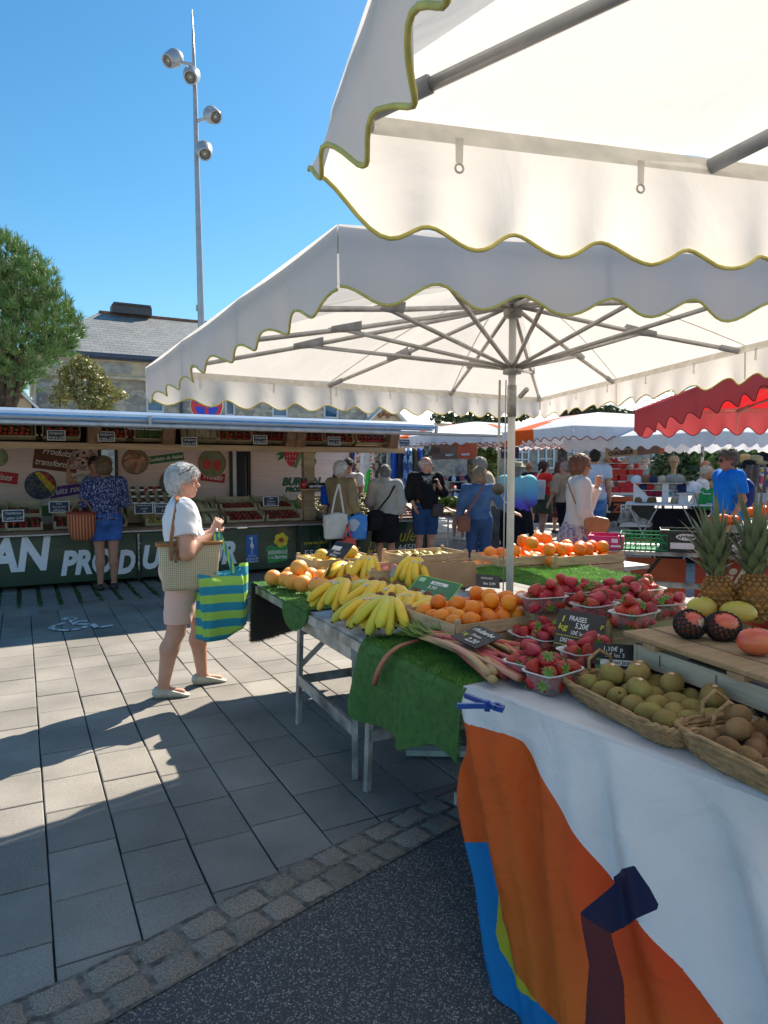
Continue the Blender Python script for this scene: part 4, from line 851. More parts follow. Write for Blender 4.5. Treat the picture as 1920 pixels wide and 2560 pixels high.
def disc(px, py, rpx, parent, fill, rim=(.35, .05, .08)):
    c = bw(px, py); r_ = (bw(px+rpx, py).x-bw(px-rpx, py).x)/2; Mx = bface(px, py, 0, -.006)
    g = MB(); g.prism([(r_*1.07*math.cos(k*math.pi/20), r_*1.07*math.sin(k*math.pi/20)) for k in range(40)], .005, Mx); d_ = obj('printed_disc', g, m_white, parent)
    g = MB(); g.prism([(r_*1.03*math.cos(k*math.pi/20), r_*1.03*math.sin(k*math.pi/20)) for k in range(40)], .004, Mx @ Matrix.Translation(V((0, 0, .005)))); obj('disc_rim', g, mat('rim%.2f' % rim[0], rim, .5), d_)
    g = MB(); g.prism([(r_*.97*math.cos(k*math.pi/20), r_*.97*math.sin(k*math.pi/20)) for k in range(40)], .003, Mx @ Matrix.Translation(V((0, 0, .009)))); dd_ = obj('disc_picture', g, fill, d_); return Mx @ Matrix.Translation(V((0, 0, .0125))), r_, d_
# berries of three colours in diagonal bands
Mx, r_, d_ = disc(101, 1213, 39, pan[0], voro_mat('print_blueberry', [(.05, .05, .12), (.09, .08, .16), (.03, .03, .07), (.12, .16, .08)], 34, .6, .2), (.2, .06, .16))
g = MB(); g.prism([(-.35*r_, .88*r_), (.0, .95*r_), (.95*r_, -.15*r_), (.7*r_, -.6*r_)], .002, Mx); obj('disc_picture', g, voro_mat('print_yellow', [(.75, .5, .03), (.6, .42, .02), (.3, .4, .05), (.8, .6, .05)], 34, .6, .2), d_)
g = MB(); g.prism([(.0, .95*r_), (.5*r_, .8*r_), (.9*r_, .3*r_), (.95*r_, -.15*r_)], .004, Mx); obj('disc_picture', g, voro_mat('print_red', [(.55, .04, .03), (.4, .02, .02), (.65, .1, .05)], 34, .6, .2), d_)
Mx, r_, d_ = disc(209, 1147, 31, pan[0], mat('print_cream', (.65, .45, .38), .6, .3, 12), (.3, .04, .1))
for (x, y, a) in ((-.45, .1, 20), (0, .35, -10), (.35, -.1, 25), (.0, -.5, 30), (-.5, .65, 15)):
    g = MB(); M3 = Mx @ Matrix.Translation(V((x*r_, y*r_, 0))) @ Matrix.Rotation(R(a), 4, 'Z'); g.prism([(-.14*r_, -.28*r_), (.14*r_, -.28*r_), (.14*r_, .2*r_), (.08*r_, .3*r_), (-.08*r_, .3*r_), (-.14*r_, .2*r_)], .002, M3); obj('printed_jar', g, mat('print_jar', (.03, .01, .015), .4), d_)
    g = MB(); g.prism([(-.13*r_, -.18*r_), (.13*r_, -.18*r_), (.13*r_, .05*r_), (-.13*r_, .05*r_)], .003, M3); obj('printed_label', g, mat('print_pinklabel', (.75, .5, .5), .5), d_)
disc(-6, 1143, 26, pan[0], mat('print_green', (.10, .30, .04), .6, .4, 6, col2=(.5, .45, .4)), (.45, .02, .03))
Mx, r_, d_ = disc(338, 1154, 33, pan[1], voro_mat('print_foliage', [(.28, .2, .1), (.16, .2, .06), (.5, .12, .08), (.35, .26, .16)], 22, .6, .2), (.3, .12, .12))
for (pts) in (((-.9, -.1), (-.3, .25), (.2, .2), (.3, 0), (-.1, -.1), (-.7, -.45)), ((.6, .5), (.75, .2), (.4, -.3), (.25, -.9), (-.05, -.85), (.1, -.3), (.25, .15)), ((-.9, .3), (-.4, .6), (-.2, .4), (-.7, .15))):
    g = MB(); g.prism([(x*r_, y*r_) for x, y in pts], .002, Mx); obj('printed_hand', g, mat('print_skin', (.62, .33, .24), .6, .1), d_)
Mx, r_, d_ = disc(530, 1158, 34, pan[1], mat('print_moss', (.13, .22, .06), .6, .4, 8, col2=(.3, .3, .2)), (.45, .04, .05))
for x in (-.4, .35):
    g = MB(); g.prism([((x+.33*math.cos(t)*(1-.25*(math.sin(t) < 0)*abs(math.sin(t))))*r_, (-.08-.1*(x > 0)+.42*math.sin(t))*r_) for t in [k*math.pi/12 for k in range(24)]], .003, Mx); obj('printed_strawberry', g, mat('print_straw', (.62, .03, .025), .35, .25, 30), d_)
Mx, r_, d_ = disc(435, 1207, 36, pan[1], mat('print_dusk', (.05, .06, .04), .6, .5, 8, col2=(.22, .25, .2)), (.5, .05, .03))
ribbon(140, 1146, .62, .38, -8, (.16, .045, .02), ['Produits', 'transformés'], pan[0], 'ribbon_brown', .14)
ribbon(175, 1225, .60, .17, 9, (.12, .035, .30), ['Fruits rouges'], pan[0], 'ribbon_purple', .14, ox=0)
ribbon(-2, 1192, .50, .17, -8, (.55, .02, .03), ['Fraises'], pan[0], 'ribbon_red', .14)
ribbon(412, 1146, .62, .13, 8, (.03, .20, .06), ['Cueillette de fraises'], pan[1], 'ribbon_green', .085)
ribbon(532, 1193, .42, .16, -7, (.55, .02, .03), ['Fraises'], pan[1], 'ribbon_red2', .14)
ribbon(385, 1227, .44, .13, 10, (.60, .07, .03), ['Légumes'], pan[1], 'ribbon_orange', .13)
# strawberry emblem and stall name on the right panel
Mx = bface(735, 1150, 0); sc = (bw(760, 1150).x-bw(710, 1150).x)/50
def em(pts, m_, n_): g = MB(); g.prism([(x*sc, y*sc) for x, y in pts], .004, Mx); obj(n_, g, m_, pan[2])
em([(-26, 26), (-16, 33), (2, 34), (14, 26), (12, 10), (4, -8), (-3, -16), (-12, -14), (-20, -4), (-25, 10)], mat('emblem_red', (.62, .03, .05), .5), 'strawberry_emblem')
for k in range(14): x, y = -18+(k*7) % 28, -4+(k*11) % 32; g = MB(); g.prism([((x+1.0*math.cos(t))*sc, (y+1.8*math.sin(t))*sc) for t in [j*math.pi/4 for j in range(8)]], .001, Mx @ Matrix.Translation(V((0, 0, .0045)))); obj('seed', g, m_ltext, pan[2])
em([(-28, 30), (-44, 27), (-34, 20), (-45, 12), (-34, 10), (-42, -2), (-27, 4), (-22, 22)], m_dkgreen, 'emblem_leaf')
def bandpts(path, w_):
    L_ = []; Rr = []
    for i, p in enumerate(path):
        a = V(path[max(0, i-1)]).to_3d(); b = V(path[min(len(path)-1, i+1)]).to_3d(); d = (b-a).normalized(); n_ = V((-d.y, d.x)); L_.append((p[0]+n_.x*w_/2, p[1]+n_.y*w_/2)); Rr.append((p[0]-n_.x*w_/2, p[1]-n_.y*w_/2))
    return L_, Rr
def band(path, w_, m_, n_, M0=None, s_=None):
    L_, Rr = bandpts(path, w_); g = MB(); M0 = M0 or Mx; s_ = s_ or sc
    for i in range(len(path)-1): g.prism([(L_[i][0]*s_, L_[i][1]*s_), (Rr[i][0]*s_, Rr[i][1]*s_), (Rr[i+1][0]*s_, Rr[i+1][1]*s_), (L_[i+1][0]*s_, L_[i+1][1]*s_)], .005, M0)
    obj(n_, g, m_, pan[2] if M0 is Mx else tr)
m_lg = mat('emblem_green', (.08, .30, .06), .5)
band([(2, -18), (12, 4), (24, 26), (28, 34)], 8, m_lg, 'emblem_letter'); band([(30, 34), (50, 34), (56, 24), (48, 12), (30, 10)], 8, m_lg, 'emblem_letter'); band([(30, 8), (46, 8), (54, -2), (48, -14), (28, -16), (18, -8)], 8, m_lg, 'emblem_letter')
def fit(s, px0, px1, base, size_px, M0f, parent, mats, bold=0, shear=0, plane='b', sxa=None, spacing=1):
    f = bw if plane == 'b' else (lambda a, b: ot(a, b, -.001)); p = f(px0, base); w_ = f(px1, base).x-p.x; h = f(px0, base-size_px).z-p.z; t = text_mb(s, h/.72, bold, shear, .002, spacing=spacing)
    xs_ = [q.x for q in t.v]; k = w_/(max(xs_)-min(xs_)); Mf = Matrix.Translation(V((p.x, p.y-.004, p.z))) @ Matrix(((1, 0, 0, 0), (0, 0, -1, 0), (0, 1, 0, 0), (0, 0, 0, 1)))
    x0_ = min(xs_); t.v = [Mf @ V(((q.x-x0_)*k, q.y, q.z)) for q in t.v]; return obj('lettering', t, mats, parent)
m_dg = mat('dark_green_letter', (.02, .12, .07), .5)
fit('BURBAN', 705, 803, 1213, 19, None, pan[2], m_dg, .012, .25); fit('PRODUCTEUR', 713, 812, 1229, 11, None, pan[2], m_dg, .01, .2)
# skirt lettering
f_ = lambda *a, **k: fit(*a, plane='s', **k)
sk = [o for o in tr.children if o.name.startswith('skirt_panel')]
f_('BURBAN', -300, 130, 1446, 88, None, sk[0], m_letter, bold=.024, shear=.18); f_('PRO', 152, 285, 1436, 58, None, sk[0], m_letter, bold=.02, shear=.22); f_('D', 294, 339, 1432, 56, None, sk[0], m_letter, bold=.02, shear=.22)
f_('UCTEUR', 357, 592, 1420, 56, None, sk[1], m_letter, bold=.02, shear=.22)
# blue badge with a white wading bird, green farm badge with a yellow flower
def sf(px, py, d=0): p = ot(px, py, -.002-d); return Matrix.Translation(p) @ Matrix(((1, 0, 0, 0), (0, 0, -1, 0), (0, 1, 0, 0), (0, 0, 0, 1)))
ss = (ot(640, 1380).x-ot(620, 1380).x)/20; sv = (ot(630, 1370).z-ot(630, 1390).z)/20
def shp(px, py, pts, m_, n_, d, par, th=.002): g = MB(); g.prism([(x*ss, y*sv) for x, y in pts], th, sf(px, py, d)); return obj(n_, g, m_, par)
bb1 = shp(630, 1372, [(-14.5, -35), (14.5, -33), (14.5, 35), (-14.5, 34)], mat('badge_blue', (.02, .14, .50), .5), 'bird_badge', .0, sk[1])
shp(630, 1372, [(-3, 2), (3, 0), (5, 8), (2, 14), (1, 22), (3, 27), (0, 30), (-4, 28), (-8, 25), (-4, 25), (-2, 21), (-2, 15), (-5, 9)], m_ltext, 'white_bird', .003, sk[1])
for dx in (-1.5, 1.5): shp(630+dx, 1372, [(-.4, -14), (.4, -14), (.4, 2), (-.4, 2)], m_ltext, 'bird_leg', .003, sk[1])
for i, s_ in enumerate(('Produit', 'en presqu\'île', 'de Guérande')): t = text_mb(s_, 7.5*ss, 0, .25, .0008, align='CENTER', sx=.8); t.v = [sf(630, 1372, .003) @ (p+V((0, (-20-7*i)*sv, 0))) for p in t.v]; obj('lettering', t, m_ltext, sk[1])
shp(693, 1386, [(-26, -18), (-22, -21), (24, -16), (28, -12), (28, 14), (26, 22), (-6, 20), (-14, 26), (-26, 22), (-30, 12), (-26, 8)], mat('badge_green', (.05, .34, .09), .5), 'farm_badge', .0, sk[1])
for k in range(6):
    a = k*math.pi/3+.3; shp(703, 1350, [(11*math.cos(a)+8.0*math.cos(t), 11*math.sin(a)+8.0*math.sin(t)) for t in [j*math.pi/7 for j in range(14)]], mat('petal_yellow', (.80, .66, .04), .5), 'petal', .002+.0006*k, sk[1])
shp(703, 1350, [(7*math.cos(t), 6*math.sin(t)) for t in [j*math.pi/8 for j in range(16)]], mat('flower_heart', (.55, .05, .02), .5), 'flower_heart', .008, sk[1])
f_('BIENVENUE', 671, 718, 1386, 9, None, sk[1], m_ltext, bold=.002); f_('à la', 671, 684, 1397, 7, None, sk[1], m_ltext, bold=.001); f_('ferme', 686, 717, 1397, 10, None, sk[1], m_ltext, bold=.003)
m_yl = mat('yellow_letter', (.62, .55, .05), .5)
f_('www.lafraise', 760, 846, 1362, 10, None, sk[2], m_yl, shear=.4); f_('ESCOUBLAC', 762, 900, 1392, 17, None, sk[2], m_letter); f_('La', 918, 948, 1380, 30, None, sk[2], m_yl, shear=.4); f_('Baule', 960, 1040, 1356, 32, None, sk[2], m_yl, shear=.4); f_('44500', 994, 1050, 1378, 17, None, sk[2], m_letter)
# posts, overhead shelf, beam and awning
for px in (770, ): a = ot(px-13, 1200, .15).x; b = ot(px+13, 1200, .15).x; g = MB(); g.box(((a+b)/2, .15, (zc+zt)/2), (b-a, .12, zt-zc)); obj('wooden_post', g, m_beam, tr)
zbm0 = ot(500, 1127).z; zbm1 = ot(500, 1112).z; zf_ = 1.56
bx = ot(1012, 1120).x
g = MB(); g.box(((xl+bx)/2, .0, (zbm0+zbm1)/2), (bx-xl, .05, zbm1-zbm0)); obj('shelf_beam', g, m_beam, tr)
g = MB(); g.box(((xl+bx)/2, .45, zbm1-.02), (bx-xl, .84, .03)); obj('overhead_shelf', g, m_beam, tr)
AY = -1.75; za1 = ot(500, 1036, AY).z; za0 = ot(500, 1062, AY).z; ax0 = ot(-300, 1000, AY).x; ax1 = ot(1085, 1060, AY).x; ax2 = ot(1250, 1087, AY).x
g = MB(); g.box(((ax0+ax1)/2, AY, za1-.055), (ax1-ax0, .10, .11), bev=.03); obj('awning_rail', g, m_awn, tr)
g = MB(); g.box(((ax0+ax1)/2, AY-.052, za1-.07), (ax1-ax0, .01, .022)); obj('blue_stripe', g, mat('rail_blue', (.10, .33, .68), .35), tr)
g = MB(); g.box(((ax0+ax2)/2, AY-.01, za1-.148), (ax2-ax0, .12, .05), bev=.012); obj('lower_rail', g, m_rail, tr)
g = MB(); ar_ = MB(); g.grid(lambda u, v: V((ax0+(ax1-ax0)*u, AY+.04+(2.3-AY)*v, za1-.02+.02*math.sin(v*3))), 2, 6); obj('awning_roof', g, mat('awning_sheet', (.42, .40, .36), .7, trans=.36), tr, solid=.02)
for px in (372, 1084): c = ot(px, 1050, AY); g = MB(); g.box((c.x, AY-.07, za1-.09), (.03, .03, .09)); obj('rail_catch', g, m_rail, tr)
for px in (233, 420, 728, 750, 985):
    c = ot(px, 1090, -.1); g = MB(); g.add([(c.x-.06, -.2, zbm1+.42), (c.x-.06, .3, zbm1), (c.x-.06, -.04, zbm1-.01), (c.x+.10, -.2, zbm1+.42), (c.x+.10, .3, zbm1), (c.x+.10, -.04, zbm1-.01)], [(0, 1, 2), (3, 5, 4), (0, 3, 4, 1), (1, 4, 5, 2), (2, 5, 3, 0)]); obj('wedge_bracket', g, mat('shelf_brown', (.22, .12, .07), .6, .2), tr)
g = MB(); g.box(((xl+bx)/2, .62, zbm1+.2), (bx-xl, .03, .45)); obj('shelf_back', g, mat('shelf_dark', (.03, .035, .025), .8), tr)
g = MB(); g.box((xl, 1.0, 1.3), (.05, 2.1, 2.0)); obj('end_wall', g, m_tgreen, tr)
pj = ot(800, 1247, .0); g = MB(); g.box((pj.x, .02, ot(800, 1223, 0).z), (.36, .18, .02)); obj('jar_shelf', g, m_beam, tr)

# ------------------------------------------------------------------ crates, punnets
m_crate = mat('poplar_wood', (.62, .45, .27), .7, .16, 7, .25, 90, rnd=.12, stretch=(1, 1, 6)); m_crate2 = mat('pale_poplar', (.50, .43, .27), .7, .12, 6, .2, 90, rnd=.1)
def crate_proto(w_, d, h, m_, text=None, front=None, tt=.008):
    t = thing('wooden_crate', 'x', 'crate'); fh = front or h
    def slats(name, a, b, hh, n_=2):
        g = MB()
        for k in range(n_): z0 = .01+k*hh/n_; g.bar(V((a[0], a[1], z0+(hh/n_-.008)/2)), V((b[0], b[1], z0+(hh/n_-.008)/2)), hh/n_-.008, tt, up=(b[1]-a[1], a[0]-b[0], 0))
        return obj(name, g, m_, t)
    slats('front_side', (-w_/2, -d/2), (w_/2, -d/2), fh, 1 if fh < .09 else 2); slats('back_side', (-w_/2, d/2), (w_/2, d/2), h)
    slats('end_board', (-w_/2, -d/2+tt), (-w_/2, d/2-tt), h, 1); slats('end_board', (w_/2, -d/2+tt), (w_/2, d/2-tt), h, 1)
    g = MB()
    for k in range(5): g.box((-w_/2+w_*(k+.5)/5, 0, .005), (w_/5-.01, d, .006))
    obj('bottom', g, m_, t)
    for sx in (-1, 1):
        for sy in (-1, 1): g = MB(); g.box((sx*(w_/2-.014), sy*(d/2-.014), h/2+.012), (.022, .022, h+.02)); obj('corner_block', g, m_, t)
    if text:
        put_text(text, Matrix.Translation(V((.0, -d/2-tt*.6, .018))) @ Matrix(((1, 0, 0, 0), (0, 0, -1, 0), (0, 1, 0, 0), (0, 0, 0, 1))), .055, mat('crate_print', (.02, .10, .05), .7), t, .002, .2, align='CENTER')
        g = MB(); g.prism([(-.155, .02), (-.13, .01), (-.105, .03), (-.115, .05), (-.145, .05)], .001, Matrix.Translation(V((0, -d/2-tt*.6, 0))) @ Matrix(((1, 0, 0, 0), (0, 0, -1, 0), (0, 1, 0, 0), (0, 0, 0, 1)))); obj('printed_mark', g, m_red, t)
    return t
def place(proto, M, label, group=None, first=[]):
    if proto.name not in first: first.append(proto.name); c = proto; c['label'] = label
    else: c = dup(proto, label=label)
    if group: c['group'] = group
    c.matrix_basis = M; return c
# berry punnets seen small: green tub with a heap of berries
def berryheap(w_, d, z, n_, r_, cone=1.25, seed=1):
    g = MB(); rr_ = random.Random(seed)
    for i in range(n_):
        p = V((rr_.uniform(-w_, w_)*.42, rr_.uniform(-d, d)*.42, z+rr_.uniform(0, r_))); a = V((rr_.gauss(0, 1), rr_.gauss(0, 1), rr_.gauss(0, .6))).normalized()
        g.ball(p, (r_, r_, r_*cone), 7, 5, M=a.to_track_quat('Z', 'Y').to_matrix())
    return g
m_berry = mat('berry_red', (.50, .018, .012), .3, .25, 30, .3, 200, spec=.6, rnd=.25); m_tub = mat('green_tub', (.02, .09, .045), .4)
def punnet_small():
    t = thing('berry_punnet', 'x', 'punnet'); g = MB(); g.lathe([(.045*1.3, 0), (.066*1.3, .055), (.062*1.3, .055), (.042*1.3, .004)], 4, M=Matrix.Rotation(R(45), 3, 'Z') @ Matrix.Diagonal((1, 1, 1))); obj('tub', g, m_tub, t)
    g = MB(); g.tube([(-.06, 0, .05), (-.04, 0, .085), (.04, 0, .085), (.06, 0, .05)], .004, 5); obj('handle', g, m_tub, t)
    obj('strawberries', berryheap(.12, .12, .05, 12, .018), m_berry, t, smooth=True); return t
CR = crate_proto(.56, .40, .13, m_crate2, 'BURBAN', front=.085); PN = punnet_small()
# counter row: x-centre px, filling
crow = [(-45, 's'), (45, 's'), (190, 's'), (258, 's'), (410, 'j'), (503, 'a'), (605, 's'), (700, 's'), (815, 'v'), (905, 'v'), (985, 's')]
names = {'s': 'strawberry punnets', 'a': 'white asparagus', 'j': 'small yellow berries', 'v': 'mixed vegetables'}
where = ['at the left picture edge', 'left of the raspberry price card', 'behind the customer\'s red basket', 'right of the blue patterned blouse', 'below the jam jars', 'behind the grey haired woman\'s shoulder', 'left of the wooden post', 'touching the wooden post', 'behind the woman with the white tote', 'beside the woman in the grey jacket', 'behind the old man in black']
m_asp = mat('asparagus', (.55, .50, .32), .5, .1, 20, rnd=.1); m_gasp = mat('green_asparagus', (.10, .20, .05), .5, .2, 20)
XS = []
for i, (px, k) in enumerate(crow):
    x = ot(px, 1290, .3).x; XS.append(x)
x = xl+.35; i = 0; tilt = R(17)
Mrow = [Matrix.Translation(V((xx, .30, zc+.05))) @ Matrix.Rotation(tilt, 4, 'X') for xx in [ot(p, 1290, .3).x for p, _ in crow]]
for i, (px, k) in enumerate(crow):
    for tier in (0, 1):
        M_ = TM @ Mrow[i] @ Matrix.Translation(V((0, tier*.43, tier*.03)))
        c = place(CR, M_, ('lower' if tier == 0 else 'upper')+' crate of '+names[k]+' '+where[i], 'crates on the trailer counter')
        if k == 's':
            for a in range(4):
                for b in range(2 if tier else 3):
                    if random.random() < .06: continue
                    place(PN, M_ @ Matrix.Translation(V((-.20+a*.134, -.12+b*.125, .015))) @ Matrix.Rotation(random.uniform(-.1, .1), 4, 'Z'), 'green punnet of strawberries in a crate on the trailer counter', 'strawberry punnets on the trailer counter')
        else:
            g = MB()
            for j in range(60 if k == 'a' else 40):
                xx = random.uniform(-.24, .24); zz = .03+random.uniform(0, .07)
                if k in 'a': g.tube([(xx, -.17, zz), (xx+random.gauss(0, .01), .0, zz+.02), (xx+random.gauss(0, .02), .17, zz+.01)], [.009, .009, .004], 6)
                elif k == 'j': g.ball((xx, random.uniform(-.17, .17), .03+random.uniform(0, .03)), .014, 7, 5)
                else: g.ball((xx, random.uniform(-.15, .15), zz), (.03, .03, .026), 8, 6, wob=.3, seed=j)
            o = obj({'a': 'asparagus', 'j': 'yellow_berries', 'v': 'vegetables'}[k], g, m_asp if k == 'a' else mat('yellow_berry', (.7, .55, .08), .4, rnd=.2) if k == 'j' else mat('veg_mix', (.15, .10, .12), .5, .5, 9, col2=(.25, .30, .08)), None, smooth=True)
            o.matrix_basis = M_; tag(o, {'a': 'white asparagus spears', 'j': 'small yellow berries', 'v': 'loose vegetables'}[k]+' heaped in the '+('lower' if tier == 0 else 'upper')+' crate '+where[i], 'produce', kind='stuff')
# jars of jam above the yellow berries and on the little shelf of the post
def jar_proto():
    t = thing('jam_jar', 'x', 'jar'); g = MB(); g.lathe([(.028, 0), (.033, .004), (.033, .062), (.026, .072)], 14); obj('glass', g, mat('jam_dark', (.07, .008, .012), .12, .3, 30, spec=.8), t, smooth=True)
    g = MB(); g.lathe([(.030, .070), (.030, .088), (.0, .089)], 14); obj('lid', g, m_black, t); g = MB(); g.lathe([(.0338, .018), (.0338, .048)], 14); obj('paper_label', g, m_white, t); return t
JR = jar_proto()
base = ot(398, 1246, .75)
for r_ in range(3):
    for c_ in range(6): place(JR, TM @ Matrix.Translation(V((base.x-.36+c_*.125, .62+r_*.10, zc+.30+r_*.09))), 'dark jam jar with black lid in the stepped rows above the yellow berries', 'jam jars above the yellow berries')
g = MB()
for r_ in range(3): g.box((0, .62+r_*.1, (zc+.05+zc+.30+r_*.09)/2), (.86, .09, .25+r_*.09-.004))
single('jar_steps', 'wooden stepped riser carrying the jam jars on the trailer counter', 'shelf riser', g, m_crate2, TM @ V((base.x-.05, 0, 0)), ANG)
zj = ot(800, 1223, 0).z+.012
for c_ in range(5): place(JR, TM @ Matrix.Translation(V((pj.x-.14+c_*.07, .0+.03*(c_ % 2), zj))), 'dark jam jar on the small shelf fixed to the wooden post', 'jam jars on the post shelf')
g = MB(); g.lathe([(.05, 0), (.06, .01), (.06, .10), (.045, .12)], 16); t = thing('large_jar', 'large red jar with a black lid on the post shelf', 'jar', TM @ V((pj.x-.26, .0, zj)), ANG); obj('glass', g, mat('jam_red', (.35, .02, .02), .15, .2), t, smooth=True); g = MB(); g.lathe([(.05, .12), (.05, .16), (0, .162)], 16); obj('lid', g, m_black, t)
g = MB(); g.box((pj.x-.26, .0, zj-.012), (.16, .16, .02)); obj('jar_shelf', g, m_beam, tr)
for k, (px, py) in enumerate(((800, 1292), (803, 1300))): g = MB(); p = ot(px, py, -.02); g.lathe([(.03, 0), (.055, .01), (.055, .05), (.04, .06), (0, .06)], 14); single('lidded_pot', ('rear' if k == 0 else 'front')+' small lidded pot on the brown counter beside the wooden post', 'pot', g, mat('dark_pot', (.03, .045, .05), .25), TM @ V((p.x, -.02+.14*(1-k), zc+.04)), ANG, smooth=True)
# overhead crates, leaning towards the customers
up = [(-60, 's'), (50, 's'), (145, 's'), (285, 's'), (362, 'g'), (500, 'w'), (583, 's'), (672, 's'), (772, 's'), (842, 's'), (925, 's')]
upw = ['at the far left', 'left of the first price card', 'behind the first price card', 'right of the first wedge bracket', 'holding green asparagus', 'holding white asparagus', 'right of the white asparagus', 'behind the middle price card', 'above the wooden post', 'behind the right price card', 'at the right end']
CU = crate_proto(.52, .36, .12, m_crate2, None, front=.12)
for i, (px, k) in enumerate(up):
    xx = ot(px, 1085, .15).x; M_ = TM @ Matrix.Translation(V((xx, .18, zbm1+.03))) @ Matrix.Rotation(R(68), 4, 'X') @ Matrix.Translation(V((0, .18, 0)))
    place(CU, M_, 'tilted overhead crate '+upw[i]+' of the shelf above the trailer counter', 'crates on the overhead shelf')
    if k == 's':
        for a in range(4):
            for b in range(2):
                if random.random() < .1: continue
                place(PN, M_ @ Matrix.Translation(V((-.19+a*.127, -.08+b*.15, .03))), 'punnet of strawberries in a tilted crate on the overhead shelf', 'strawberry punnets on the overhead shelf')
    else:
        g = MB()
        for j in range(70): xx = random.uniform(-.23, .23); g.tube([(xx, -.13, .03+random.random()*.05), (xx+random.gauss(0, .008), .13, .05+random.random()*.04)], [.007, .004], 5)
        o = obj('asparagus', g, m_gasp if k == 'g' else m_asp, None, smooth=True); o.matrix_basis = M_; tag(o, ('green' if k == 'g' else 'white')+' asparagus spears standing in a tilted overhead crate', 'asparagus', kind='stuff')
# written price cards
m_slatec = mat('navy_card', (.02, .045, .085), .6, .1); 
def card(label, M, w_, h, lines, border=m_white, face=None, ink=None, ts=None, stem=0, name='price_card', sizes=None, lean=0):
    t = matrixthing(name, label, 'price card', M); g = MB(); g.box((0, .003, h/2), (w_, .004, h), bev=.0015); obj('card', g, border, t)
    g = MB(); g.box((0, 0, h/2), (w_*.9, .003, h*.86)); obj('writing_surface', g, face or m_slatec, t)
    n_ = len(lines)
    for i, s_ in enumerate(lines):
        sz = (sizes[i] if sizes else 1)*h*.8/n_*.85; tt = text_mb(s_, sz, 0, .25, .0004, align='CENTER', sx=.85); xs_ = [q.x for q in tt.v] or [0, 1]; k = min(1, w_*.84/(max(xs_)-min(xs_)+1e-6)); zz = h*.92-(i+.75)*h*.84/n_
        tt.v = [V((q.x*k, -.0022-q.z, zz+q.y)) for q in tt.v]; obj('lettering', tt, ink or m_ltext, t)
    if stem: g = MB(); g.tube([(0, .008, h*.6), (0, .01, -stem)], .0025, 5); obj('stem', g, m_galv, t)
    return t
for (px, py, y, lines, lab) in ((33, 1290, .12, ['Framboise', '1 pièce 2,60'], 'navy price card reading Framboise at the left end of the counter'), (148, 1268, .25, ['Fraise', 'Mara des Bois', '2,50 la barq.'], 'navy price card reading Mara des Bois beside the customer'), (360, 1272, .2, ['Pomme de terre', 'nouvelle', '2,00'], 'navy price card below the jam jars, nearer the customer'), (410, 1272, .2, ['Pomme de terre', '3,00'], 'navy price card below the jam jars, behind the white haired woman'), (678, 1254, .3, ['Fraise', 'Gariguette', '3,00 la barq.'], 'navy price card standing among the strawberry punnets left of the post')):
    p = ot(px, py, y); card(lab, TM @ Matrix.Translation(V((p.x, y, p.z-.07))) @ Matrix.Rotation(R(-8), 4, 'X'), .25, .15, lines, stem=.1)
for (px, py, lab) in ((141, 1089, 'first price card from the left on the overhead shelf'), (266, 1092, 'price card beside the wedge bracket on the overhead shelf'), (474, 1105, 'price card under the white asparagus on the overhead shelf'), (651, 1100, 'price card in the middle of the overhead shelf'), (836, 1103, 'price card on the overhead shelf right of the wooden post'), (1012, 1108, 'price card hanging at the right end of the overhead shelf'), (340, 1062, 'upper price card over the green asparagus'), (385, 1064, 'second upper price card over the green asparagus')):
    p = ot(px, py, -.1); card(lab, TM @ Matrix.Translation(V((p.x, -.1, p.z-.06))) @ Matrix.Rotation(R(-6), 4, 'X'), .21, .13, ['Gariguette', 'la barq. 2,50'])
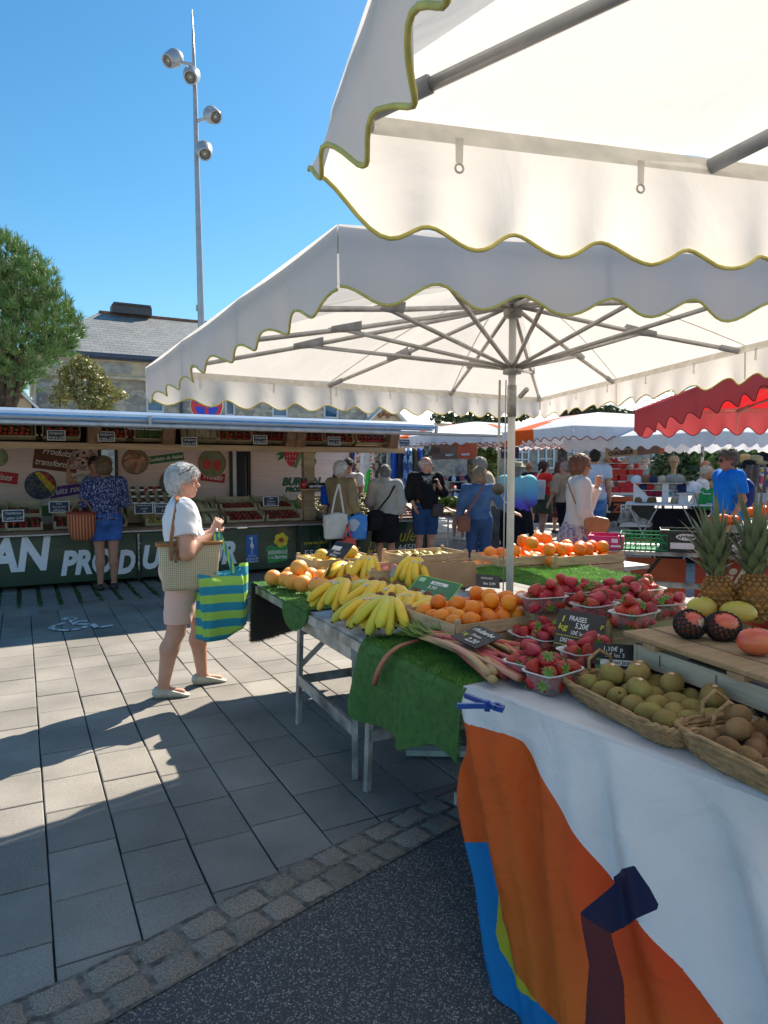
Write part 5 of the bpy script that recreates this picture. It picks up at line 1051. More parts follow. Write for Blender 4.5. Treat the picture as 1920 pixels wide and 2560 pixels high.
# =====================================================================  PEOPLE
def skinm(n_, c): return mat(n_, c, .5, .06, 7, .12, 90, spec=.35, sss=.08, col2=(c[0]*.86, c[1]*.72, c[2]*.70))
m_skin = skinm('skin', (.62, .35, .25)); m_skin2 = skinm('tanned_skin', (.47, .24, .16)); m_skind = skinm('dark_skin', (.12, .06, .04))
m_eye = mat('eye_white', (.7, .68, .64), .2); m_dark = MC['dark_conifer']; m_pupil = mat('pupil', (.02, .015, .01), .15)
A3 = lambda *x: np.array(x, float)
def person(label, pos, head, H=1.7, skin=None, bw_=1.0, hair=('short', (.3, .3, .3)), top=None, bottom=None, shoes=(.04, .035, .03), arms=None, yaw=0, legs=None, lean=(0, 0), h=.0115, hat=None, glasses=None, z0=0, bob=0, belly=0, sock=None, tilt=0, tk=1.0):
    skin = skin or m_skin; t = thing('person', label, 'person', (pos[0], pos[1], z0), -R(head)); s = H/1.7; t.scale = (1, 1, 1)
    lx, ly = lean
    J = dict(pel=A3(0, 0, .93), belly=A3(lx*.35, ly*.35, 1.08), chest=A3(lx*.7, ly*.7, 1.27-.15*abs(ly)), neck=A3(lx, ly, 1.45-.3*abs(ly)))
    J['head'] = J['neck']+A3(lx*.3, .02+ly*.35+bob*.06, .135-bob*.04)
    hj = J['neck']-A3(0, 0, 1.45)
    SR, SL = A3(.175*bw_, 0, 1.385)+hj, A3(-.175*bw_, 0, 1.385)+hj
    ar = {'R': (A3(.235, -.03, 1.11), A3(.245, .05, .86)), 'L': (A3(-.235, -.03, 1.11), A3(-.245, .05, .86))}
    if arms:
        for k in arms: ar[k] = tuple(A3(*q) for q in arms[k][:2])+tuple(arms[k][2:])
    lg = {'R': (A3(.095, .015, .49), A3(.10, -.03, .085)), 'L': (A3(-.095, .015, .49), A3(-.10, -.03, .085))}
    if legs:
        for k in legs: lg[k] = tuple(A3(*q) for q in legs[k])
    Ry = np.array(Matrix.Rotation(-R(yaw), 3, 'Z') @ Matrix.Rotation(-R(tilt), 3, 'X')); HC = J['head']
    def hp(x, y, z): return HC+Ry @ A3(x, y, z)
    allp = [SR, SL, hp(0, 0, .14)]+[q for k in ar for q in ar[k][:2]]+[q for k in lg for q in lg[k]]
    lo_ = np.min(allp, 0)-A3(.16, .17, .1); hi = np.max(allp, 0)+A3(.16, .2, .05); lo_[0] = min(lo_[0], -.27*bw_-.05); hi[0] = max(hi[0], .27*bw_+.05); lo_[1] = min(lo_[1], -.2-.1*belly); hi[1] = max(hi[1], .2+.1*belly); lo_[2] = -.01; 
    def torso(S_, o=0, lower=True, k=.05):
        S_.ell(J['chest'], (.155*bw_+o, .108*(.5+.5*bw_)+o, .19+o), k); S_.ell(J['belly']+A3(0, .015+.03*belly, 0), (.14*bw_+o, .112*(.4+.6*bw_)+.03*belly+o, .17+o), k)
        S_.cap(J['neck']+A3(.03, -.01, -.075), SR+A3(-.01, -.005, 0), .05+o, .052+o, k); S_.cap(J['neck']+A3(-.03, -.01, -.075), SL+A3(.01, -.005, 0), .05+o, .052+o, k)
        if lower: S_.ell(J['pel']+A3(0, -.012, 0), (.165*bw_+o, .125*(.5+.5*bw_)+o, .14+o), k)
    def arm(S_, sh, el, wr, o=0, t1=1, r=None):
        r = [q*(1+(tk-1)*w_) for q, w_ in zip((.05, .041, .039, .027), (1.6, 1.6, .9, .4))]
        S_.cap(sh, sh+(el-sh)*min(1, t1), r[0]+o, r[0]+(r[1]-r[0])*min(1, t1)+o, .03)
        if t1 > 1: S_.cap(el, el+(wr-el)*(t1-1), r[2]+o, r[2]+(r[3]-r[2])*(t1-1)+o, .025)
    def leg(S_, sg, kn, an, o=0):
        hpj = J['pel']+A3(sg*.088*bw_, 0, -.03); S_.cap(hpj, kn, .088*(.4+.6*bw_)+o, .056*tk+o, .03); return hpj
    B = SDF(lo_, hi, h)
    # legs and feet
    for kk_, sg in (('R', 1), ('L', -1)):
        kn, an = lg[kk_]; leg(B, sg, kn, an); cf = kn+(an-kn)*.32+A3(0, -.02, 0); B.cap(kn, cf, .053*tk, .055*tk, .03); B.cap(cf, an, .055*tk, .034*tk, .03)
        B.cap(an+A3(0, -.015, -.03), an+A3(sg*.012, .13, -.055), .032, .026, .03)
    torso(B)
    for kk_, sh, sg in (('R', SR, 1), ('L', SL, -1)):
        a_ = ar[kk_]; el, wr = a_[:2]; arm(B, sh, el, wr, 0, 2)
        d = (wr-el)/np.linalg.norm(wr-el); d2 = np.array(a_[2]) if len(a_) > 2 else d+A3(0, .15, -.1); d2 = d2/np.linalg.norm(d2)
        n_ = A3(-sg, 0, 0)-d2*np.dot(A3(-sg, 0, 0), d2); n_ = n_/max(1e-6, np.linalg.norm(n_)); lt = np.cross(d2, n_); M3 = np.stack([lt, d2, n_], 1)
        pc = wr+d2*.05; B.ell(pc, (.036, .05, .017), .02, rot=M3)
        curl = a_[3] if len(a_) > 3 else .5
        fr_ = max(.0085, h*.8)
        for f_i, (lo2, ln_) in enumerate(((-.027, .058), (-.009, .070), (.010, .066), (.028, .052))):
            b0 = pc+d2*.038+lt*lo2; b1 = b0+(d2*(1-curl*.3)+n_*curl*.5+lt*lo2*2)*ln_*.55; b2 = b1+(d2*(1-curl)+n_*curl)*ln_*.55; B.cap(b0, b1, fr_, fr_*.95, .006); B.cap(b1, b2, fr_*.95, fr_*.85, .004)
        th = pc-d2*.02+lt*(-.028 if a_[0][1] >= -9 else .028); fw = -1 if np.dot(lt, A3(0, 1, 0)) < 0 else 1; th = pc-d2*.025+lt*fw*.03; t1_ = th+(d2*.6+lt*fw*.7+n_*.3)*.035; B.cap(th, t1_, fr_*1.25, fr_*1.1, .01); B.cap(t1_, t1_+(d2*.9+n_*.4)*.028, fr_*1.1, fr_, .006)
    # neck and head with face relief
    B.cap(J['neck']+A3(0, -.012, -.06), hp(0, -.018, -.05), .056, .051, .035)
    B.ell(hp(0, -.01, .028), (.076, .094, .094), .02, rot=Ry); B.ell(hp(0, .025, -.045), (.058, .062, .066), .035, rot=Ry); B.ell(hp(0, .066, -.09), (.022, .018, .018), .025, rot=Ry)
    B.cap(hp(0, .085, .012), hp(0, .108, -.024), .008, .0135, .014); B.ell(hp(0, .083, -.057), (.024, .013, .011), .012, rot=Ry); B.cap(hp(-.03, .079, .024), hp(.03, .079, .024), .010, .010, .018)
    for sg in (-1, 1): B.ell(hp(sg*.078, -.008, -.012), (.010, .019, .030), .008, rot=Ry); B.ell(hp(sg*.034, .07, -.03), (.019, .014, .016), .02, rot=Ry)
    sc_ = lambda m_: ([setattr(m_, 'v', [p*s for p in m_.v])], m_)[1]
    obj('body', sc_(B.mb()), skin, t, smooth=True)
    # eyes
    for sg in (-1, 1):
        g = MB(); g.ball(V(hp(sg*.031, .0795, .006))*s, .0085*s, 8, 6); e = obj('eye', g, m_eye, t, smooth=True); g = MB(); g.ball(V(hp(sg*.031, .0868, .006))*s, .0038*s, 6, 4); obj('pupil', g, m_pupil, e)
        g = MB(); g.tube([V(hp(sg*.015, .092, .029))*s, V(hp(sg*.032, .089, .035))*s, V(hp(sg*.05, .074, .027))*s], .0032*s, 5); obj('eyebrow', g, mat('hair%.2f%.2f' % (hair[1][0], hair[1][2]), hair[1], .6, .12, 30, .4, 120) if hair[0] != 'bald' else mat('grey_brow', (.4, .38, .36), .7), t)
    g = MB(); g.tube([V(hp(-.02, .087, -.059))*s, V(hp(0, .0945, -.057))*s, V(hp(.02, .087, -.059))*s], .003*s, 5); obj('lips', g, mat('lips', (.42, .14, .12), .4), t)
    if glasses:
        gm = mat('glasses'+glasses, (.02, .015, .012) if glasses == 'dark' else (.35, .16, .08), .15, spec=.8)
        g = MB()
        for sg in (-1, 1):
            c = hp(sg*.032, .098, .004); ring = [V(c+Ry @ A3(.023*math.cos(a), -.012*abs(math.cos(a))*(1 if sg*math.cos(a) > 0 else 0), .018*math.sin(a)))*s for a in [k*math.pi/6 for k in range(12)]]
            if glasses == 'dark': g.add(ring, [list(range(12))[::-1]]); g.tube(ring+[ring[0]], .003*s, 5, cap=False)
            else: g.tube(ring+[ring[0]], .0022*s, 5, cap=False)
            g.tube([V(hp(sg*.055, .085, .01))*s, V(hp(sg*.082, .0, .008))*s, V(hp(sg*.08, -.02, -.004))*s], .0022*s, 5)
        g.tube([V(hp(-.01, .108, .006))*s, V(hp(.01, .108, .006))*s], .002*s, 5); obj('glasses', g, gm, t)
    # hair
    st, hc = hair; 
    if st != 'bald' or True:
        Hs = SDF(hp(0, 0, 0)-A3(.2, .24, .40 if st == 'long' else .24), hp(0, 0, 0)+A3(.2, .2, .24), min(h, .009)); vol = {'short': .006, 'bald': .001, 'bob': .016, 'long': .012, 'curly': .022, 'bun': .012, 'cap': .006, 'full': .02}[st]
        Hs.ell(hp(0, -.014, .034), (.078+vol, .096+vol, .096+vol), .02, rot=Ry)
        if st in ('short', 'cap', 'full', 'curly'): Hs.ell(hp(0, -.05, -.02), (.070+vol, .058+vol*.8, .062), .03, rot=Ry)
        if st == 'full': Hs.ell(hp(.0, .03, .085), (.06, .06, .038), .03, rot=Ry)
        if st == 'bald': Hs.cut(hp(0, 0, .035), Ry @ A3(0, .25, 1))
        if st == 'bob': Hs.ell(hp(0, -.03, -.035), (.092, .085, .085), .04, rot=Ry)
        if st == 'long': Hs.ell(hp(0, -.05, -.04), (.085, .07, .09), .04, rot=Ry); Hs.cap(hp(0, -.08, -.05), hp(0, -.11, -.28), .07, .05, .05)
        if st == 'bun': Hs.ell(hp(0, -.07, .10), (.055, .05, .05), .02, rot=Ry); Hs.ell(hp(0, -.05, -.02), (.075, .058, .062), .03, rot=Ry)
        if st == 'curly': Hs.bump(.006, 90)
        elif st == 'full': Hs.bump(.002, 150, (1, 1, .22))
        else: Hs.bump(.0022, 130, (1, 1, .35))
        Hs.cut(hp(0, .052, .02), Ry @ A3(0, 1, -.62))
        if st in ('short', 'cap', 'curly', 'full', 'bun'):
            # clear the face and the front of the ears
            Hs.cut(hp(0, .0, -.028), Ry @ A3(0, .92, -1.0)) if False else None
            sl, P = Hs.sub(Hs.lo, Hs.lo+Hs.h*Hs.n); q = (P-HC) @ Ry; blk_ = np.minimum(q[..., 1]+.004, -(q[..., 2]-.006)); Hs.f[sl] = np.maximum(Hs.f[sl], blk_)
        elif st in ('bob', 'long'):
            sl, P = Hs.sub(Hs.lo, Hs.lo+Hs.h*Hs.n); q = (P-HC) @ Ry; blk_ = np.minimum(np.minimum(q[..., 1]-.028, -(q[..., 2]-.03)), 9); Hs.f[sl] = np.maximum(Hs.f[sl], blk_)
        if hair[0] != 'none':
            hm = mat('hair%.2f%.2f' % (hc[0], hc[2]), hc, .6, .12, 30, .4, 120, stretch=(1, 1, .25)); hb = sc_(Hs.mb()); nv_ = len(hb.v); HCs = V(HC)*s; fine = h < .008
            for _ in range(2600 if fine else 700):       # loose strands lying over the hair
                p = hb.v[random.randrange(nv_)]; n_ = (p-HCs).normalized()
                if nv_ == 0: break
                fl = V((random.gauss(0, .25), random.gauss(-.35, .3), -1)); fl = (fl-n_*fl.dot(n_)); fl = fl.normalized() if fl.length > .05 else V((0, -1, 0)); ln = random.uniform(.02, .045)*(1.5 if st in ('bob', 'long') else 1); w3 = fl.cross(n_).normalized()*(.0011 if fine else .0022); q_ = p+n_*.002
                hb.add([q_-w3, q_+w3, q_+fl*ln*.6+n_*.004+w3*.6, q_+fl*ln+n_*random.uniform(-.002, .009)], [(0, 1, 2), (0, 2, 3)])
            obj('hair', hb, hm, t, smooth=True)
    # upper garment: dict(m, sleeve (0..2 along the arm), hem z, o offset)
    if top:
        o = top.get('o', .012); T_ = SDF(lo_-.03, hi+.03, h); torso(T_, o, True, .06)
        for sh, kk_ in ((SR, 'R'), (SL, 'L')):
            if top['sleeve'] > 0: arm(T_, sh, ar[kk_][0], ar[kk_][1], o+top.get('so', .006), top['sleeve'])
        if top.get('collar'): T_.cap(J['neck']+A3(0, -.012, -.05), hp(0, -.025, -.085), .062, .064, .03)
        if top.get('hood'): T_.ell(J['neck']+A3(0, -.10, -.04), (.10, .06, .06), .04)
        T_.bump(top.get('wr', .003), 26, (1, 1, 1.3)); T_.bump(.0015, 70)
        T_.cut((0, 0, top['hem']), (0, .0, -1)); sl, P = T_.sub(T_.lo, T_.lo+T_.h*T_.n); q = P-J['neck']; co_ = top.get('collar'); T_.f[sl] = np.maximum(T_.f[sl], -np.maximum(np.sqrt(q[..., 0]**2+(q[..., 1]-.01)**2)-(.068 if not co_ else .060), (-.075-.55*q[..., 1] if not co_ else -.01-.3*q[..., 1])-q[..., 2]))
        if top['sleeve'] > 0:      # open the sleeve ends cleanly
            for sh, kk_ in ((SR, 'R'), (SL, 'L')):
                el, wr = ar[kk_][:2]; ts = top['sleeve']; e = sh+(el-sh)*ts if ts <= 1 else el+(wr-el)*(ts-1); d = (el-sh) if ts <= 1 else (wr-el); d = d/np.linalg.norm(d)
                sl, P = T_.sub(e-.12, e+.12)
                if sl is not None: q = P-e; ax = q @ d; rr = np.sqrt(np.maximum(0, (q*q).sum(-1)-ax*ax)); T_.f[sl] = np.maximum(T_.f[sl], np.where((rr < .10) & (ax > -.01), ax, -9))
        o_ = obj(top.get('name', 'shirt'), sc_(T_.mb()), top['m'], t, smooth=True)
        if top.get('open'):       # shirt showing in an open jacket
            g = MB(); c = J['chest']; g.grid(lambda u, v: V(c+A3((u-.5)*(.05+.13*v), .108*(.5+.5*bw_)+o+.006-.035*abs(u-.5)*2*v+(-.012 if v > .8 else 0), -.14+.29*v))*s, 8, 8); obj('shirt_front', g, top['open'], o_, smooth=True)
    if bottom:
        k_ = bottom['k']; o = bottom.get('o', .012); bm = bottom['m']
        if k_ in ('shorts', 'pants'):
            L_ = SDF(lo_-.03, hi+.03, h); L_.ell(J['pel']+A3(0, -.012, 0), (.165*bw_+o, .125*(.5+.5*bw_)+o, .14+o), .04); L_.ell(J['belly']+A3(0, .012+.03*belly, -.04), (.142*bw_+o*.6, .112*(.4+.6*bw_)+.03*belly+o*.6, .13), .04)
            for kk_, sg in (('R', 1), ('L', -1)):
                kn, an = lg[kk_]; hpj = J['pel']+A3(sg*.088*bw_, 0, -.03)
                fl = bottom.get('flare', 0)
                L_.cap(hpj, kn, .088*(.4+.6*bw_)+o+.006, .056+o+.012+(.004 if k_ == 'shorts' else 0), .03)
                if k_ == 'pants': L_.cap(kn, an+A3(0, 0, -.02), .062+o, .046+o+fl, .03)
            L_.bump(.004, 24, (1, 1, 1.5)); L_.cut((0, 0, bottom['hem']), (0, 0, -1)); L_.cut((0, 0, bottom.get('waist', 1.02)), (0, 0, 1)); obj('shorts' if k_ == 'shorts' else 'trousers', sc_(L_.mb()), bm, t, smooth=True)
        else:
            g = MB(); wz, hz = bottom.get('waist', 1.03), bottom['hem']; fw_ = bottom.get('flare', .06); nf = bottom.get('folds', 9)
            def sk_(u, v):
                a = 2*math.pi*u; q = v**.7; rx = .145*bw_+.03*bw_*min(1, v*4)+fw_*q+.012; ry = .115*bw_+.03*min(1, v*4)+fw_*q*.9+.012; f = 1+(.05*q*math.sin(nf*a+2)+.03*q*math.sin((nf+4)*a))*(fw_/.08); return V((rx*f*math.cos(a), ry*f*math.sin(a)-.01, wz+(hz-wz)*v+.006*math.sin(nf*a)*v))*s
            g.grid(sk_, 72, 16); obj('skirt', g, bm, t, smooth=True, solid=.004)
    # shoes
    sm = mat('shoe%.2f%.2f' % (shoes[0], shoes[2]), shoes, .55, .12, 30)
    for kk_, sg in (('R', 1), ('L', -1)):
        kn, an = lg[kk_]; F_ = SDF(an-A3(.08, .1, .12), an+A3(.08, .24, .06), .008); b = an+A3(0, 0, -.085)
        F_.cap(b+A3(0, -.035, .042), b+A3(sg*.012, .13, .034), .048, .044, .02); F_.ell(b+A3(sg*.014, .155, .032), (.047, .055, .036), .03); F_.cut(b+A3(0, 0, .001), (0, 0, -1)); F_.cut(b+A3(0, 0, .078), (0, .35, 1))
        so = obj('shoe', sc_(F_.mb()), sm, t, smooth=True)
        if sock: g = MB(); g.tube([V(an+A3(0, 0, -.03))*s, V(an+A3(0, .0, .06))*s], [.042*s, .043*s], 12); obj('sock', g, sock, so, smooth=True)
    if hat:
        g = MB(); Mh = Matrix(Ry.tolist()); c = V(hp(0, -.01, .075))*s
        if hat[0] == 'straw': g.lathe([(.16, .0), (.13, .012), (.098, .015), (.096, .06), (.07, .085), (.0, .09)], 20, c, M=Mh)
        obj('hat', g, mat('straw', (.55, .42, .22), .8, .2, 40), t, smooth=True)
    return t
# fabrics
def fab(n_, c, v=.12, sc=8, bump=.15, **k): return mat(n_, c, .85, v, sc, bump, 160, spec=.2, **k)
m_wtee = fab('white_tee', (.74, .75, .82), .04); m_blush = fab('blush_cotton', (.78, .52, .46), .06, 4); m_denim = fab('denim', (.05, .13, .40), .15, 6, .3); m_denimd = fab('dark_denim', (.03, .07, .18), .12, 5, .3); m_denimj = fab('denim_jacket', (.075, .15, .30), .14, 6, .3)
m_khaki = fab('khaki_knit', (.30, .22, .13)); m_lgrey = fab('light_grey_cloth', (.42, .40, .37), .08); m_blackc = fab('black_cloth', (.012, .012, .016), .2); m_navy = fab('navy_cloth', (.015, .025, .065), .2); m_royal = fab('royal_blue', (.01, .08, .55), .1); m_red_t = fab('red_top', (.68, .03, .03), .1)
m_olive = fab('olive_skirt', (.07, .10, .07), .15); m_cream = fab('cream_cardigan', (.66, .58, .54), .05, 5); m_sky = fab('sky_tee', (.52, .62, .80), .05); m_beige = fab('beige_sweater', (.42, .32, .23), .08); m_greyp = fab('grey_trousers', (.09, .09, .095), .2); m_pinkt = fab('pink_top', (.70, .05, .22)); m_blueshirt = fab('blue_shirt', (.18, .28, .50), .1); m_white_t = fab('white_cloth', (.72, .73, .78), .05)
m_pattern = voro_mat('navy_print', [(.012, .02, .09), (.016, .025, .12), (.28, .30, .42), (.012, .02, .10), (.02, .03, .12)], 120, .85, .1, (1, 1, .6))
m_floral = voro_mat('floral_print', [(.50, .40, .42), (.38, .30, .36), (.14, .14, .30), (.56, .46, .44), (.42, .18, .20), (.52, .42, .42)], 45, .85, .1)
m_hawaii = voro_mat('leaf_print', [(.45, .42, .36), (.05, .06, .07), (.30, .26, .2), (.08, .09, .12)], 40, .8, .1)
m_dots = voro_mat('dotted_black', [(.012, .012, .014)]*6+[(.5, .05, .1)], 60, .8, .1)
m_jean2 = fab('blue_jean', (.12, .28, .62), .2); m_sage = fab('sage_shorts', (.24, .31, .28), .1)
def grad_mat(n_, lo2, hi2, z0_, z1_, cols):
    m = bpy.data.materials.new(n_); m.use_nodes = True; n = m.node_tree.nodes; l = m.node_tree.links; b = n['Principled BSDF']; b.inputs['Roughness'].default_value = .8
    tc = n.new('ShaderNodeTexCoord'); s_ = n.new('ShaderNodeSeparateXYZ'); l.new(tc.outputs['Object'], s_.inputs[0]); r = n.new('ShaderNodeMapRange'); r.inputs[1].default_value = z0_; r.inputs[2].default_value = z1_; l.new(s_.outputs[2], r.inputs[0])
    c = n.new('ShaderNodeValToRGB'); l.new(r.outputs[0], c.inputs[0]); e = c.color_ramp.elements
    while len(e) < len(cols): e.new(.5)
    for i, q in enumerate(cols): e[i].position = i/(len(cols)-1); e[i].color = (*q, 1)
    l.new(c.outputs[0], b.inputs['Base Color']); return m
m_tiedye = grad_mat('dip_dyed', 0, 0, .75, 1.4, [(.10, .02, .42), (.12, .10, .60), (.12, .42, .62), (.22, .55, .60)])
def at_(px, Y): p = ony(px, 1172, Y); return (p.x, p.y)
def tra(px, y): p = onpl(px, 1250, T0g+W_*y, W_); return (p.x, p.y)
GREY = (.55, .54, .54)
# 1  the woman in the foreground
pw = at_(452, 4.74)
main = person('white haired woman in a white tee shirt and blush shorts carrying two shopping bags', pw, 70, 1.56, m_skin, 1.28, ('full', (.66, .66, .67)), dict(m=m_wtee, wr=.006, sleeve=.62, hem=.93, o=.016, so=.014), dict(k='shorts', m=m_blush, hem=.55, waist=.99, o=.022), (.50, .48, .40),
    {'R': ((.335, .01, 1.09), (.20, .21, 1.22), (-.25, .45, .85), .85), 'L': ((-.24, .02, 1.10), (-.10, .24, 1.20), (.3, .25, .6), .8)}, yaw=14, legs={'R': ((.11, -.06, .49), (.12, -.16, .085)), 'L': ((-.10, .13, .49), (-.11, .14, .085))}, h=.0075, glasses='amber', belly=.7, tk=1.18)
# sunglasses pushed up on the hair, earring, watch belong to her
mM = MW[main.name]
def loc_main(x, y, z): return V((x, y, z))*(1.56/1.7)
g = MB(); c = V((0, .02, 1.585)); Rz = Matrix.Rotation(-R(14), 3, 'Z')
for sg in (-1, 1):
    ring = [loc_main(*(c+Rz @ V((sg*.04+.027*math.cos(a), .075-.015*abs(math.cos(a)), .105+.02*math.sin(a))))) for a in [k*math.pi/6 for k in range(13)]]; g.tube(ring, .0035, 5, cap=False); g.tube([loc_main(*(c+Rz @ V((sg*.075, .06, .10)))), loc_main(*(c+Rz @ V((sg*.098, -.02, .06))))], .004, 5)
obj('sunglasses', g, mat('tortoise', (.06, .03, .015), .25, .4, 60), main)
g = MB(); e0 = c+Rz @ V((.088, -.005, -.045))
for k in range(3): g.ball(loc_main(*(e0+V((0, 0, -.016*k)))), .006, 8, 6)
obj('earring', g, mat('gold', (.65, .5, .2), .3, metal=.8), main, smooth=True)
g = MB(); wr = loc_main(.20, .21, 1.22); g.tube([wr+Matrix.Rotation(R(40), 3, 'Z') @ (V((.031*math.cos(a), .012*math.sin(a), .029*math.sin(a)))) for a in [k*math.pi/8 for k in range(17)]], .008, 6, cap=False); obj('bracelet', g, mat('silver', (.6, .6, .6), .25, metal=.9), main, smooth=True)
# 2.. the others
person('woman seen from behind in a navy patterned blouse and denim shorts at the trailer counter', tra(262, -.40), -27, 1.69, m_skin2, 1.12, ('bob', (.17, .10, .05)), dict(m=m_pattern, sleeve=1.25, hem=.90, o=.02, so=.006, wr=.005, name='blouse'), dict(k='shorts', m=m_denim, hem=.64, waist=1.0, o=.018), (.03, .022, .02),
    {'R': ((.245, .03, 1.12), (.20, .22, 1.08)), 'L': ((-.245, .03, 1.12), (-.20, .22, 1.08))}, legs={'R': ((.085, .0, .49), (.085, -.02, .085)), 'L': ((-.075, .0, .49), (-.08, -.03, .085))}, h=.010)
person('dark haired seller with a raised arm behind the customer in the patterned blouse', tra(238, 1.25), 152, 1.72, m_skin2, 1., ('short', (.02, .015, .012)), dict(m=m_lgrey, sleeve=.5, hem=.9), dict(k='pants', m=m_blackc, hem=.1), arms={'R': ((.34, .06, 1.36), (.36, .14, 1.56), (0, .1, 1), 1.0)})
person('white haired woman in a beige cardigan with a white tote bag at the counter', tra(852, -.55), 35, 1.64, m_skin, 1.12, ('curly', (.62, .61, .60)), dict(m=m_khaki, sleeve=1.75, hem=.84, o=.028, so=.012, name='cardigan'), dict(k='pants', m=m_blackc, hem=.1), (.05, .04, .04), {'R': ((.25, -.01, 1.12), (.23, .10, .90)), 'L': ((-.23, .10, 1.12), (-.10, .26, 1.02))}, yaw=15)
person('person in a royal blue tee shirt hidden behind the woman in the beige cardigan', tra(846, -.18), -20, 1.50, m_skin, 1.28, ('short', (.1, .07, .05)), dict(m=m_royal, sleeve=.9, hem=.85, o=.03, so=.014), dict(k='pants', m=m_greyp, hem=.1))
person('dark haired seller in a pale shirt standing inside the trailer near its right panel', tra(872, 1.15), 200, 1.72, m_skin2, 1.15, ('short', (.02, .016, .014)), dict(m=m_white_t, sleeve=.6, hem=.9, o=.02), dict(k='pants', m=m_greyp, hem=.1), arms={'R': ((.25, .05, 1.12), (.15, .28, 1.0)), 'L': ((-.25, .05, 1.12), (-.20, .28, .98))}, tilt=18)
person('grey haired woman seen from behind in a light grey jacket and black skirt', tra(964, -.50), 8, 1.60, m_skin, 1.08, ('short', (.20, .20, .20)), dict(m=m_lgrey, sleeve=1.85, hem=.80, o=.034, so=.014, collar=1, name='jacket'), dict(k='skirt', m=m_blackc, hem=.46, flare=.03, folds=7), (.03, .03, .03), {'R': ((.25, .0, 1.10), (.25, .06, .90)), 'L': ((-.26, .04, 1.10), (-.22, .20, .98))})
person('white haired man in a black zip jacket and denim shorts looking right', tra(1064, -.45), 168, 1.73, m_skin, 1.14, ('bald', (.62, .60, .57)), dict(m=m_blackc, sleeve=1.6, hem=.90, o=.028, so=.014, open=m_hawaii, name='jacket'), dict(k='shorts', m=m_denimd, hem=.50, waist=1.0, o=.022), (.10, .06, .04), {'R': ((.26, -.02, 1.14), (.21, .10, .95)), 'L': ((-.28, .02, 1.16), (-.17, .16, 1.26), (.2, .1, .9), 1.0)}, yaw=-70, glasses='amber', belly=1)
person('grey haired person in navy with a dark backpack, far left of the denim jacket', at_(1148, 14.8), 25, 1.62, m_skin, 1.05, ('short', (.40, .40, .42)), dict(m=m_navy, sleeve=.3, hem=.90, o=.02), dict(k='shorts', m=m_lgrey, hem=.55), (.6, .58, .55))
person('woman seen from behind in a denim jacket and flared blue jeans', at_(1198, 9.6), 8, 1.56, m_skin, 1.12, ('bob', (.36, .25, .15)), dict(m=m_denimj, sleeve=1.9, hem=.93, o=.02, so=.012, name='jacket'), dict(k='pants', m=m_denimd, hem=.03, o=.016, flare=.035), (.1, .06, .05), {'R': ((.33, .04, 1.16), (.52, .10, 1.02), (1, .2, -.3), .3), 'L': ((-.26, .0, 1.12), (-.30, .10, .95))}, yaw=-12, h=.010)
person('tall grey haired man in a beige sweater bending his head to the left', at_(1228, 11.0), 262, 1.76, m_skin, 1.1, ('short', (.30, .27, .24)), dict(m=m_beige, sleeve=1.9, hem=.88, o=.028, so=.014), dict(k='pants', m=m_greyp, hem=.05, o=.014), (.04, .035, .03), {'R': ((.24, .06, 1.14), (.20, .26, 1.02)), 'L': ((-.24, .06, 1.14), (-.20, .26, 1.02))}, lean=(0, .12), tilt=25, glasses='amber', legs={'R': ((.09, .05, .49), (.1, .02, .085)), 'L': ((-.09, -.02, .49), (-.1, -.12, .085))})
person('woman in a turquoise and purple blouse half hidden by the umbrella pole', at_(1293, 11.6), 25, 1.62, m_skin, 1.25, ('short', (.25, .24, .24)), dict(m=m_tiedye, sleeve=1.2, hem=.74, o=.045, so=.045, name='blouse'), dict(k='skirt', m=m_blackc, hem=.12, flare=.10), hat=('straw',))
person('balding man in a navy tee shirt and dark shorts behind the woman in red', at_(1322, 16.5), 35, 1.70, m_skin2, 1.15, ('bald', (.3, .22, .16)), dict(m=m_navy, sleeve=.7, hem=.88, o=.024), dict(k='shorts', m=m_navy, hem=.5), (.12, .12, .13), sock=m_white_t)
person('dark haired woman in a red top and olive skirt holding a pale blue bag', at_(1358, 14.6), 62, 1.69, m_skin, 1.15, ('bob', (.035, .022, .02)), dict(m=m_red_t, sleeve=.35, hem=.92, o=.018, name='top'), dict(k='skirt', m=m_olive, hem=.62, flare=.035, folds=5), (.06, .04, .03), {'R': ((.28, .03, 1.13), (.20, .24, 1.16), (-.2, .4, .4), .9), 'L': ((-.24, .06, 1.12), (-.18, .25, 1.1))}, glasses='dark', yaw=15, legs={'R': ((.1, -.04, .49), (.1, -.12, .085)), 'L': ((-.1, .08, .49), (-.1, .08, .085))})
person('woman with long brown hair in a black dotted dress among the shoppers', at_(1398, 16.5), 60, 1.70, m_skin, .98, ('long', (.08, .035, .025)), dict(m=m_dots, sleeve=.15, hem=.9, o=.012, name='dress_top'), dict(k='skirt', m=m_dots, hem=.4, flare=.07))
person('grey haired woman in a beige and white sweater and black trousers, seen from behind', at_(1414, 13.6), -25, 1.68, m_skin, 1.08, ('short', (.33, .33, .34)), dict(m=m_beige, sleeve=1.1, hem=.90, o=.03, so=.018, hood=1, name='sweater'), dict(k='pants', m=m_blackc, hem=.12, o=.01), (.7, .7, .7), {'R': ((.25, .0, 1.12), (.27, .08, .88)), 'L': ((-.27, .0, 1.12), (-.33, .08, .90))}, yaw=-20, legs={'R': ((.09, .06, .49), (.09, .1, .085)), 'L': ((-.09, -.05, .49), (-.1, -.16, .085))})
person('curly blonde person with a bun and a pink top behind the shoppers', at_(1432, 17.5), 80, 1.84, m_skin, 1., ('bun', (.34, .20, .09)), dict(m=m_pinkt, sleeve=.6, hem=.9), dict(k='pants', m=m_lgrey, hem=.1))
